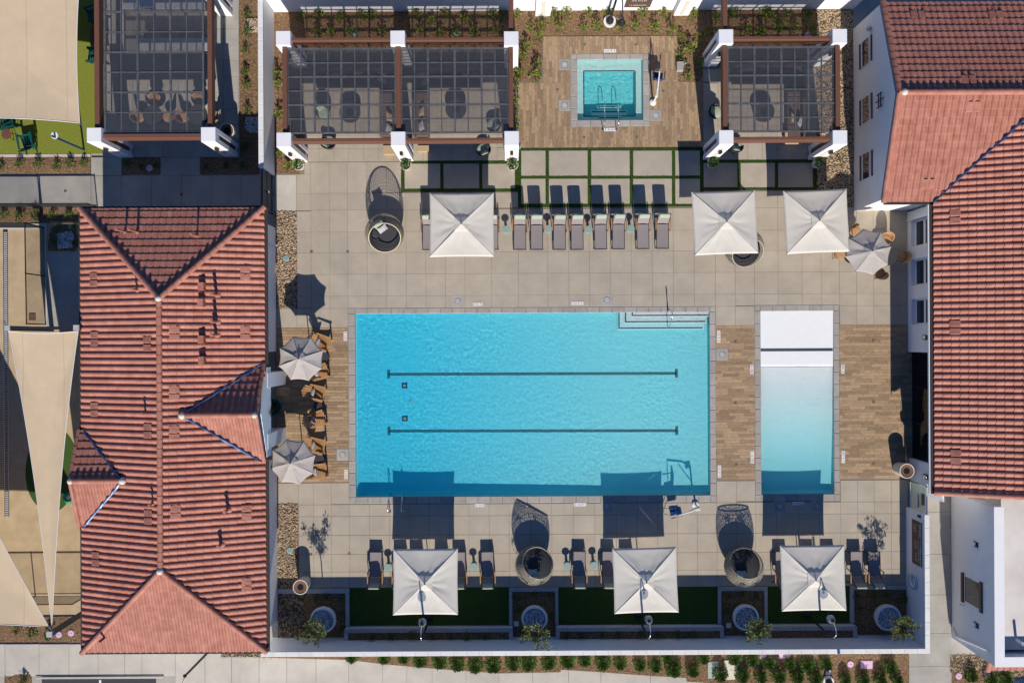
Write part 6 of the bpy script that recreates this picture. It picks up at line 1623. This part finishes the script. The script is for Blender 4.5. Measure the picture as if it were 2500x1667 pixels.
protos = {'shrub': [make_plant('round_shrub', 'leaf', .34, .5, 800, (.07, .14), s, .26) for s in (1, 2, 3)],
          'young': [make_plant('young_vine', 'leafy', .25, .48, 70, (.07, .14), s, .42) for s in (4, 5, 6)],
          'small': [make_plant('seedling', 'leaf', .20, .26, 110, (.06, .13), s, .2) for s in (7, 8, 9)]}
PU = {k: [False] * 3 for k in protos}
def plants(kind, pts, bedname, group, scale=(.85, 1.15), z=0):
    """individual plants; labels count them along the bed"""
    vert = max(q[1] for q in pts) - min(q[1] for q in pts) > max(q[0] for q in pts) - min(q[0] for q in pts)
    pts = sorted(pts, key=(lambda q: q[1]) if vert else None); d0, d1 = ('north', 'south') if vert else ('west', 'east')
    for i, (u, v) in enumerate(pts):
        x, y = G(u, v, .2 + z); k = rnd.randrange(3); s = rnd.uniform(*scale)
        what = {'shrub': 'round shrub', 'young': 'leafy plant', 'small': 'small seedling'}[kind]
        where = (ORD[i] + ' from the ' + d0) if i <= len(pts) // 2 else (ORD[len(pts) - 1 - i] + ' from the ' + d1)
        lb = '%s in %s, %s' % (what, bedname, where)
        if not PU[kind][k]: PU[kind][k] = True; place(protos[kind][k], (x, y, z), rnd.uniform(0, 6), lb, group, s)
        else: dup(protos[kind][k], (x, y, z), rnd.uniform(0, 6), lb, group, s)
Q = lambda u0, v0, pts: [Z(u0, v0, x, y) for x, y in pts]
plants('shrub', Q(620, 1237, [(1150, 1335), (1320, 1332), (1468, 1350), (1640, 1360), (1795, 1380), (1955, 1400), (2112, 1395), (2285, 1375), (860, 1318)]) + Q(1240, 1237, [(182, 1375), (362, 1370), (525, 1350), (678, 1350), (838, 1370), (993, 1380), (1165, 1395), (1302, 1400), (1410, 1318),
    (1465, 1430), (1632, 1440), (1722, 1330), (2000, 1330), (1877, 1475), (2158, 1350), (2073, 1485)]) + Q(1850, 1237, [(95, 1370), (282, 1385), (433, 1390), (603, 1390), (1165, 1410), (30, 1500), (187, 1485), (352, 1500), (510, 1510)]), 'the mulch south of the perimeter wall', 'shrubs in the south mulch bed')
plants('shrub', Q(1850, 1237, [(775, 1520), (935, 1520), (1085, 1530), (1235, 1540)]), 'the mulch by the southern lamp footing', 'shrubs in the south mulch bed', (.75, 1))
plants('shrub', Q(1850, 1237, [(1887, 1490), (2062, 1520), (2185, 1510)]), 'the bed below the white flat-roofed building', 'shrubs in the south-east bed', (.8, 1.1))
plants('young', Q(1240, 0, [(80, 125), (290, 130), (310, 215), (400, 125), (520, 110), (200, 235), (460, 240), (710, 105), (670, 255), (790, 235), (880, 90), (1010, 240), (1130, 230), (1195, 100), (1295, 250), (1375, 110), (1450, 265), (1535, 330), (1640, 120)]), 'the mulch north of the spa', 'young plants in the spa bed')
plants('young', Q(1240, 0, [(1530, 490), (1590, 670), (1610, 430), (1695, 560), (1700, 330)]), 'the mulch east of the spa terrace', 'young plants in the spa bed')
plants('young', Q(1240, 0, [(160, 410), (130, 490), (255, 560), (240, 670), (105, 640), (265, 320)]), 'the mulch west of the spa terrace', 'young plants in the spa bed')
plants('young', Q(620, 0, [(415, 150), (570, 120), (765, 160), (560, 290), (680, 285), (845, 290), (1130, 290), (1040, 130), (950, 130), (1470, 280), (1570, 185), (1440, 120), (1690, 110), (1870, 170), (1650, 290), (1780, 300), (1950, 290), (2140, 280), (2110, 120), (2200, 130)]), 'the mulch north of the twin pergola', 'young plants north of the twin pergola')
plants('young', Q(620, 0, [(210, 740), (220, 1010), (220, 1360), (310, 1470), (200, 660)]), 'the narrow mulch beside the west yard wall', 'young plants beside the west wall')
plants('young', [(u, v) for u, v in ((1259, 172), (1261, 195), (1258, 215), (1260, 240), (1258, 262), (1260, 288), (1258, 312))], 'the climbing strip east of the twin pergola', 'climbing plants beside the twin pergola', (.6, .8))
plants('young', Q(1850, 0, [(110, 150), (250, 140), (440, 140), (25, 280), (190, 240), (320, 240), (475, 260), (60, 90)]) + Q(1240, 0, [(1790, 265), (1830, 150), (1960, 130), (2010, 90), (2110, 270), (2240, 280)]), 'the mulch north of the small pergola', 'young plants north of the small pergola')
plants('small', Q(0, 0, [(5, 1470), (165, 1450), (330, 1450), (500, 1465), (615, 1445), (735, 1440)]), 'the bed below the play turf', 'seedlings south of the play turf')
plants('small', Q(0, 0, [(1115, 1440), (1240, 1460), (1375, 1460)]), 'the shaded square bed north of the pool house', 'seedlings north of the pool house')
plants('small', Q(0, 0, [(1820, 1470), (2005, 1455), (2145, 1460)]), 'the shaded bed between walkway and dining pergola', 'seedlings north of the pool house')
plants('small', Q(0, 0, [(2175, 130), (2190, 285), (2170, 440), (2165, 630), (2170, 750), (2180, 970), (2170, 1300)]), 'the long bed along the west yard wall', 'seedlings west of the yard wall', (.9, 1.3))
plants('small', Q(0, 400, [(25, 450), (170, 465), (305, 455), (455, 455), (600, 450)]), 'the sunlit bed north of the dog run', 'seedlings by the dog run', (.9, 1.3))
plants('small', Q(0, 400, [(510, 570), (660, 560), (480, 680), (655, 700)]), 'the bed by the rock ring', 'seedlings by the dog run')
plants('small', Q(0, 1237, [(140, 1090), (275, 1120), (430, 1130), (200, 1545)]), 'the south-west bed below the shade sails', 'seedlings in the south-west bed', (1, 1.4))
plants('small', Q(620, 1237, [(540, 820), (635, 800), (765, 820), (770, 950), (770, 1080)]), 'the corner planter behind the tall bin', 'seedlings in the planters', (.7, .9), .03)
plants('small', Q(1240, 1237, [(75, 800), (230, 780), (370, 790), (85, 920), (380, 980)]), 'the planter behind the middle egg daybed', 'seedlings in the planters', (.8, 1), .03)
plants('small', Q(1240, 1237, [(1950, 790), (2070, 770), (2200, 790), (1935, 930), (2190, 920)]), 'the planter behind the eastern egg daybed', 'seedlings in the planters', (.7, .9), .03)
plants('small', Q(1850, 1237, [(880, 780), (1030, 790), (1140, 780), (1290, 810), (900, 900)]), 'the planter behind the last lounger', 'seedlings in the planters', (.8, 1), .03)
plants('small', Q(620, 1237, [(1040, 1160), (1210, 1150), (1400, 1130), (1580, 1150), (1730, 1155), (1880, 1150), (2040, 1150)]), 'the raised strip of the western seat wall', 'seedlings in the raised strips', (.7, 1), .44)
plants('small', Q(1240, 1237, [(520, 1140), (650, 1140), (840, 1130), (985, 1130), (1180, 1130), (1330, 1130), (1500, 1130), (1650, 1130)]), 'the raised strip of the middle seat wall', 'seedlings in the raised strips', (.7, 1), .44)
stones('rock_ring', [sq(160, 586, 17)], 320, None, 'pebble', (.06, .12), .0, [sq(160, 586, 5)], 33)
stones('rock_ring', [sq(617, 62, 16)], 260, None, 'rock', (.06, .12), .0, [sq(617, 62, 4)], 34); stones('rock_ring', [sq(618, 305, 16)], 260, None, 'pebble', (.06, .12), .0, [sq(618, 305, 4)], 35)

# small conical planters at the column feet
K0 = None
for u, v, lb in ((728, 402, 'below the south-west column of the twin pergola'), (990.4, 402, 'below the middle south column of the twin pergola'), (1251.5, 402, 'below the south-east column of the twin pergola'), (1741, 397, 'below the south-west column of the small pergola'), (1999, 397, 'at the south-east column of the small pergola')):
    lb = 'small cream planter with leafy plant ' + lb; x, y = G(u, v, .6)
    if K0 is None:
        K0 = thing('small_planter', lb, 'planter', (0, 0, 0), group='small planters at the pergola columns'); MB().lathe([(.17, 0), (.24, .3), (.29, .58), (.285, .6), (.25, .6), (.24, .55)], n=28).build('pot', 'pot', K0, smooth=False)
        stones('pebble_cover', [(-.15, -.15, .15, .15)], 90, K0, 'pebble', (.025, .045), .54, (), 51)
        leaves(MB(), (0, 0, .6), .24, .34, 220, (.06, .12), rr=random.Random(5), m=.4).build('foliage', 'leaf', K0); K0.location = (x, y, 0)
    else: dup(K0, (x, y, 0), rnd.uniform(0, 6), lb)
# big round pots with pebbles and a young tree each
def pot_tree(label, u, v, cu, cv, seed):
    rr = random.Random(seed); x, y = G(u, v, .78)
    t = thing('round_pot', 'large white round pot topped with pebbles ' + label, 'pot', (x, y, 0), group='large white tree pots')
    MB().lathe([(.42, 0), (.60, .35), (.66, .62), (.62, .78), (.58, .80), (.545, .79), (.53, .70)], (x, y, 0), 40).build('pot_shell', 'potwhite', t, smooth=False)
    MB().lathe([(.54, .66), (.54, .70)], (x, y, 0), 30).build('soil', 'black', t); pb = MB()
    tmp = stones('pebble_cover', [(x - .50, y - .50, x + .50, y + .50)], 900, t, 'pebble', (.022, .045), .70, (), seed)
    me = tmp.data; import bmesh
    bm = bmesh.new(); bm.from_mesh(me); bmesh.ops.delete(bm, geom=[q for q in bm.verts if q.co.x ** 2 + q.co.y ** 2 > .27], context='VERTS'); bm.to_mesh(me); bm.free()
    cx, cy = G(cu, cv, 3.0); tr = thing('young_tree', 'thin young tree growing in the white pot ' + label, 'tree', (x, y, .7), group='young trees in white pots')
    top = Vector((cx, cy, 2.9)); base = Vector((x, y, .68)); mid = base.lerp(top, .5) + Vector((.03, 0, 0))
    MB().tube([base, mid, base.lerp(top, .8)], [.035, .028, .02], 7).build('trunk', 'bark', tr)
    lf = MB(); br = MB()
    fork = base.lerp(top, .62)
    for k in range(9):
        a = 2 * PI * k / 9 + rr.uniform(-.3, .3); L_ = rr.uniform(.5, 1.0); e = fork + Vector((math.cos(a) * L_ * .75, math.sin(a) * L_ * .75, rr.uniform(.35, 1.15)))
        m_ = fork.lerp(e, .5) + Vector((0, 0, .08)); br.tube([fork, m_, e], [.014, .010, .004], 5)
        for q in range(10):
            c = fork.lerp(e, rr.uniform(.45, 1.05)) + Vector((rr.uniform(-.12, .12), rr.uniform(-.12, .12), rr.uniform(-.08, .12)))
            leaves(lf, c, .11, .12, 14, (.06, .11), rr=rr, m=.27)
    br.build('limb', 'bark', tr); lf.build('crown', 'olive', tr)
pot_tree('in the south-west planter', 787.2, 1514.7, 764, 1542, 61); pot_tree('in the planter behind the middle egg daybed', 1305, 1511.4, 1312, 1556, 62)
pot_tree('in the planter behind the eastern egg daybed', 1823, 1509, 1855, 1538, 63); pot_tree('in the south-east planter', 2170.6, 1509.2, 2216, 1528, 64)
x, y = G(667, 993, .5); t = thing('teal_pot', 'round teal pot with a leafy plant beside the pool house porch', 'pot', (x, y, 0)); MB().lathe([(.28, 0), (.40, .3), (.42, .5), (.39, .52), (.36, .5), (.35, .42)], (x, y, 0), 30).build('pot_shell', 'tealpot', t); leaves(MB(), (x, y, .45), .36, .35, 300, (.07, .14), rr=random.Random(8), m=.4).build('foliage', 'leaf', t)

# ================================================================== LAMPS
def street_lamp(label, ub, vb, ut, vt, ul, vl):
    xb, yb = G(ub, vb); h = 3.6; xt, yt = G(ut, vt, h); xb, yb = xt, yt; xl, yl = G(ul, vl, 3.15)
    t = thing('street_lamp', label, 'lamp', (xb, yb, 0), group='gooseneck lamps along the south wall'); MB().lathe([(.21, 0), (.2, .12), (.08, .2), (.055, .35), (.05, h)], (xb, yb, 0), 16).build('post', 'dark', t)
    pts = [(xt, yt, h)]; 
    for k in range(1, 9): s = k / 8; pts.append((xt + (xl - xt) * s, yt + (yl - yt) * s, h + .42 * math.sin(PI * min(1, s * 1.05)) - .25 * s))
    MB().tube(pts, .028, 7).build('gooseneck_arm', 'steel', t, smooth=True)
    MB().lathe([(.04, 3.36), (.06, 3.28), (.09, 3.25), (.10, 3.2)], (xl, yl, 0), 16).build('lamp_holder', 'dark', t)
    MB().lathe([(.10, 3.22), (.17, 3.12), (.205, 2.98), (.19, 2.9), (.12, 2.88)], (xl, yl, 0), 24).build('glass_shade', 'globe', t, smooth=True); MB().ball((xl, yl, 3.05), .05).build('bulb', 'paint', t, smooth=True)
street_lamp('gooseneck lamp behind the western seat wall, near the western square umbrella', 1049, 1506.5, 1030, 1564, 1030.4, 1521.5)
street_lamp('gooseneck lamp behind the middle seat wall, near the middle square umbrella', 1557.8, 1501, 1583.3, 1559, 1584.6, 1514.7)
street_lamp('gooseneck lamp behind the eastern seat wall, near the eastern square umbrella', 1973.5, 1499.5, 2032.4, 1557.6, 2031.6, 1513.4)
x, y = G(1488, 54); t = thing('street_lamp', 'tall black lamp on a round pale footing north of the spa', 'lamp', (x, y, 0)); MB().lathe([(.31, 0), (.31, .12), (.28, .13)], (x, y, 0), 30).build('footing', 'cap', t)
MB().lathe([(.20, .13), (.19, .3), (.10, .5), (.06, .7), (.05, 3.7)], (x, y, 0), 16).build('post', 'dark', t); MB().tube([(x, y, 3.6), (x + .1, y - .1, 4.0), (x + .15, y - .6, 4.1), (x + .18, y - 1.2, 3.8)], .03).build('gooseneck_arm', 'dark', t)
xl, yl = x + .18, y - 1.25; MB().lathe([(.05, 3.75), (.1, 3.65), (.2, 3.4), (.19, 3.38)], (xl, yl, 0), 20).build('lamp_shade', 'dark', t, smooth=True)
x, y = G(2021, 1662); t = thing('street_lamp', 'lamp post on a round pale footing at the south edge beyond the wall', 'lamp', (x, y, 0)); MB().lathe([(.28, 0), (.28, .12), (.24, .13)], (x, y, 0), 30).build('footing', 'cap', t); MB().lathe([(.18, .13), (.16, .3), (.08, .5), (.06, 5)], (x, y, 0), 16).build('post', 'dark', t); MB().box(x - .12, y + .34, 0, x + .12, y + .6, .04).build('hand_hole_cover', 'cap', t)
x, y = G(515, 1584); t = thing('street_lamp', 'tall black street lamp rising south of the pool house roof', 'lamp', (x, y, 0)); MB().lathe([(.16, 0), (.06, .5), (.055, 3.55), (.09, 3.6), (.05, 3.65)], (x, y, 0), 14).build('post', 'dark', t); MB().tube([(x, y, 3.6), (x + .03, y - .2, 3.95), (x + .06, y - .6, 3.95), (x + .08, y - .85, 3.5)], .03).build('gooseneck_arm', 'steel', t); MB().lathe([(.2, 3.05), (.12, 3.3), (.05, 3.5)], (x + .08, y - .88, 0), 18).build('lamp_shade', 'globe', t)

# ================================================================== POOL HARDWARE
def rail(mb, pts, r=.022): return mb.tube(pts, r, 8)
# spa handrails
for u0, w_ in ((1474, 'western'), (1507.5, 'eastern')):
    xa, ya = G(u0 - 3, 317); xb, yb = G(u0 + 3, 293, .8); xc, yc = G(u0, 257, -.3); xd, yd = U(u0 - 2, 254, .48)
    t = thing('handrail', 'polished steel handrail on the ' + w_ + ' side of the spa steps', 'handrail', (xa, ya, 0), group='spa handrails')
    wet(rail(MB(), [(xa, ya, 0), (xa, ya, .55), (xa + .02, ya + .1, .82), (xb, yb, .86), (xb, (yb + yc) / 2, .62), (xc, yc, .2), (xc, yc, -.40)]).build('rail', 'steel', t, smooth=True)); MB().lathe([(.06, 0), (.05, .03)], (xa, ya, 0), 14).build('foot_flange', 'steel', t)
# stair rail of the main pool
xa, ya = G(1630, 760); t = thing('handrail', 'single steel handrail down the corner stairs of the main pool', 'handrail', (xa, ya, 0)); xa, ya = G(1631, 756)
xc, yc = U(1629, 797, .4)
wet(rail(MB(), [(xa, ya, 0), (xa, ya, .6), (xa + .02, ya - .05, .85), (xa + .06, ya - .3, .92), (xa + .04, yc + .3, .62), (xc, yc, .35), (xc, yc, -.30)]).build('rail', 'steel', t, smooth=True))
MB().lathe([(.06, 0), (.05, .03)], (xa, ya, 0), 14).build('foot_flange', 'steel', t)
# ladder
t = thing('pool_ladder', 'steel ladder with two grab rails at the south-west edge of the main pool', 'ladder', (*G(968, 1225), 0))
for u0 in (952.5, 985):
    xa, ya = G(u0, 1248); xb, yb = G(u0, 1207)
    wet(rail(MB(), [(xa, ya, 0), (xa, ya + .02, .55), (xa, ya + .15, .80), (xa, ya + .4, .82), (xb, yb - .05, .55), (xb, yb, .1), (xb, yb, -.6)]).build('grab_rail', 'steel', t, smooth=True)); MB().lathe([(.07, 0), (.05, .03)], (xa, ya, 0), 14).build('foot_flange', 'steel', t)
# pool lifts
def lift(label, u, v, rz, s=1):
    """mast base at origin, arm to +x, chair under the arm end"""
    t = thing('pool_lift', label, 'pool lift')
    MB().lathe([(.17, 0), (.16, .1), (.1, .12)], n=18).build('base', 'cap', t); MB().cyl(0, 0, .1, 1.05, .045).build('mast', 'potwhite', t)
    MB().tube([(0, 0, 1.0), (.35, .0, 1.25), (1.15, .03, 1.45)], .032, 8).build('arm', 'potwhite', t); MB().tube([(0, 0, .5), (.6, .02, 1.22)], .02, 6).build('actuator', 'steel', t)
    MB().obox((.12, .0, 1.12), (.26, .14, .18), b=.02).build('battery_box', 'cream', t)
    MB().tube([(1.15, .03, 1.45), (1.2, .03, 1.0), (1.2, 0, .62)], .022, 6).build('hanger', 'steel', t)
    MB().bbox(.98, -.27, .45, 1.40, .20, .52, .03).build('seat', 'seatblue', t); MB().obox((.97, -.03, .78), (.06, .46, .52), (0, R(-12), 0), b=.02).build('seat_back', 'seatblue', t)
    for yy in (-.34, .26): MB().tube([(.95, yy, .55), (1.0, yy, .72), (1.38, yy, .72)], .018, 6).build('armrest', 'steel', t); MB().tube([(1.2, yy, .72), (1.42, yy, .74)], .025, 6).build('hand_grip', 'dark', t)
    MB().tube([(1.40, -.2, .48), (1.62, -.18, .18), (1.66, 0, .14), (1.62, .12, .18), (1.40, .14, .48)], .016, 6).build('footrest', 'steel', t)
    place(t, (*G(u, v), 0), rz); return t
lift('pool lift with navy seat standing east of the spa', 1594, 251, R(83)); lift('pool lift with navy seat at the south edge of the main pool', 1697, 1231, R(192))
# equipment box in the mulch east of the spa
r = RECT(1653, 150, 1669, 172, .3); t = thing('equipment_box', 'grey concrete equipment box at the east edge of the spa terrace', 'box', (r[0], r[1], 0)); MB().bbox(r[0], r[1], 0, r[2], r[3], .28, .01).build('body', 'coping', t); MB().tube([(r[2], r[3] - .1, .1), (r[2] + .12, r[3] - .1, .3), (r[2] + .2, r[3] + .05, .1)], .05).build('pipe_elbow', 'tealtop', t)
x, y = G(1276, 363); t = thing('hose_reel', 'small teal hose coil on the turf strip beside the south-east column', 'hose', (x, y, 0)); MB().tube([(x - .35 + .02 * k, y + .06 * math.sin(k * 1.1), .05 + .01 * k) for k in range(14)], .03, 6).build('coil', 'tealtop', t)

# lids of valve boxes and utility vaults
def boxlid(u0, v0, u1, v1, m, lb, rnd_=False):
    r = RECT(u0, v0, u1, v1); x, y = (r[0] + r[2]) / 2, (r[1] + r[3]) / 2; t = thing('valve_box', lb, 'lid', (x, y, 0), group='utility lids')
    if rnd_: MB().lathe([(.16, -.05), (.16, .04), (.14, .05)], (x, y, 0), 24).build('lid_plate', m, t)
    else: MB().bbox(r[0], r[1], -.05, r[2], r[3], .05, .02).build('lid_plate', m, t)
    for s in (-.04, .04): MB().box(x + s - .012, y - .02, .05, x + s + .012, y + .02, .056).build('lift_hole', 'dark', t)
for a in ((1855.5, 1594, 1883, 1607, 'pink', 'rectangular pink lid against the south wall, western of the pair'), (1901, 1593, 1929, 1607, 'pink', 'rectangular pink lid against the south wall, eastern of the pair'), (2101, 1611.5, 2130, 1631, 'pink', 'rectangular pink lid in the open mulch beside the walkway'),
          (1727.5, 1614, 1753, 1654, 'paleg', 'large pale green vault lid in the south mulch'), (1768, 1610, 1801, 1657, 'cream', 'large cream vault lid in the south mulch')): boxlid(*a)
for u, v, m_, lb in ((2076, 1620, 'pink', 'round pink lid in the south mulch beside the rectangular pink lid'), (2340, 1649, 'pink', 'round pink lid in the south-east bed, western of two'), (2409.5, 1644, 'pink', 'round pink lid in the south-east bed, eastern of two'), (365.5, 411, 'pink', 'round pinkish lid in the shaded bed north of the pool house'),
                    (144, 1547.5, 'pink', 'round pink lid in the south-west bed, nearer the sail post'), (174, 1544, 'pink', 'round pink lid in the south-west bed, nearer the pool house'), (617, 62, 'tealtop', 'round teal lid in the rock ring north of the walkway'), (618, 305, 'tealtop', 'round teal lid in the shaded rock ring by the yard wall'),
                    (160, 586, 'tealtop', 'round teal lid in the rock ring by the dog run'), (699, 631, 'tealtop', 'round teal lid in the north-west river rocks'), (708, 1343, 'tealtop', 'round teal lid in the south-west river rocks'), (866, 82, 'tealtop', 'round teal lid behind the west bay of the twin pergola'), (1114, 81, 'tealtop', 'round teal lid behind the east bay of the twin pergola'),
                    (1973, 86, 'pink', 'round purple lid behind the small pergola')): boxlid(u - 6, v - 6, u + 6, v + 6, m_, lb, True)
for u, v, lb in ((1260.5, 1521.5, 'small pale square lid in the planter behind the middle egg daybed'), (1778.5, 1525.5, 'small pale square lid in the planter behind the eastern egg daybed')):
    r = sq(u, v, 6); MB().bbox(*r[:2], 0, *r[2:], .06, .01).build('valve_box', 'cap', label=lb, cat='lid')

# fallen leaves and specks on the paving, cords on the canopies
mb = MB(); rr = random.Random(77)
for _ in range(420):
    u, v = rr.choice(((rr.uniform(700, 2200), rr.uniform(400, 745)), (rr.uniform(700, 2200), rr.uniform(1240, 1430)), (rr.uniform(630, 2300), rr.gauss(1612, 12)), (rr.uniform(200, 640), rr.uniform(385, 500)), (rr.uniform(700, 1240), rr.gauss(398, 12))))
    x, y = G(u, v); a = rr.uniform(0, 6.3); l = rr.uniform(.012, .035); dx, dy = math.cos(a) * l, math.sin(a) * l
    mb.add([(x - dx, y - dy, .006), (x + dy * .4, y - dx * .4, .016), (x + dx, y + dy, .008), (x - dy * .4, y + dx * .4, .014)], [(0, 1, 2, 3)])
mb.build('fallen_leaves', 'chip', kind='stuff')
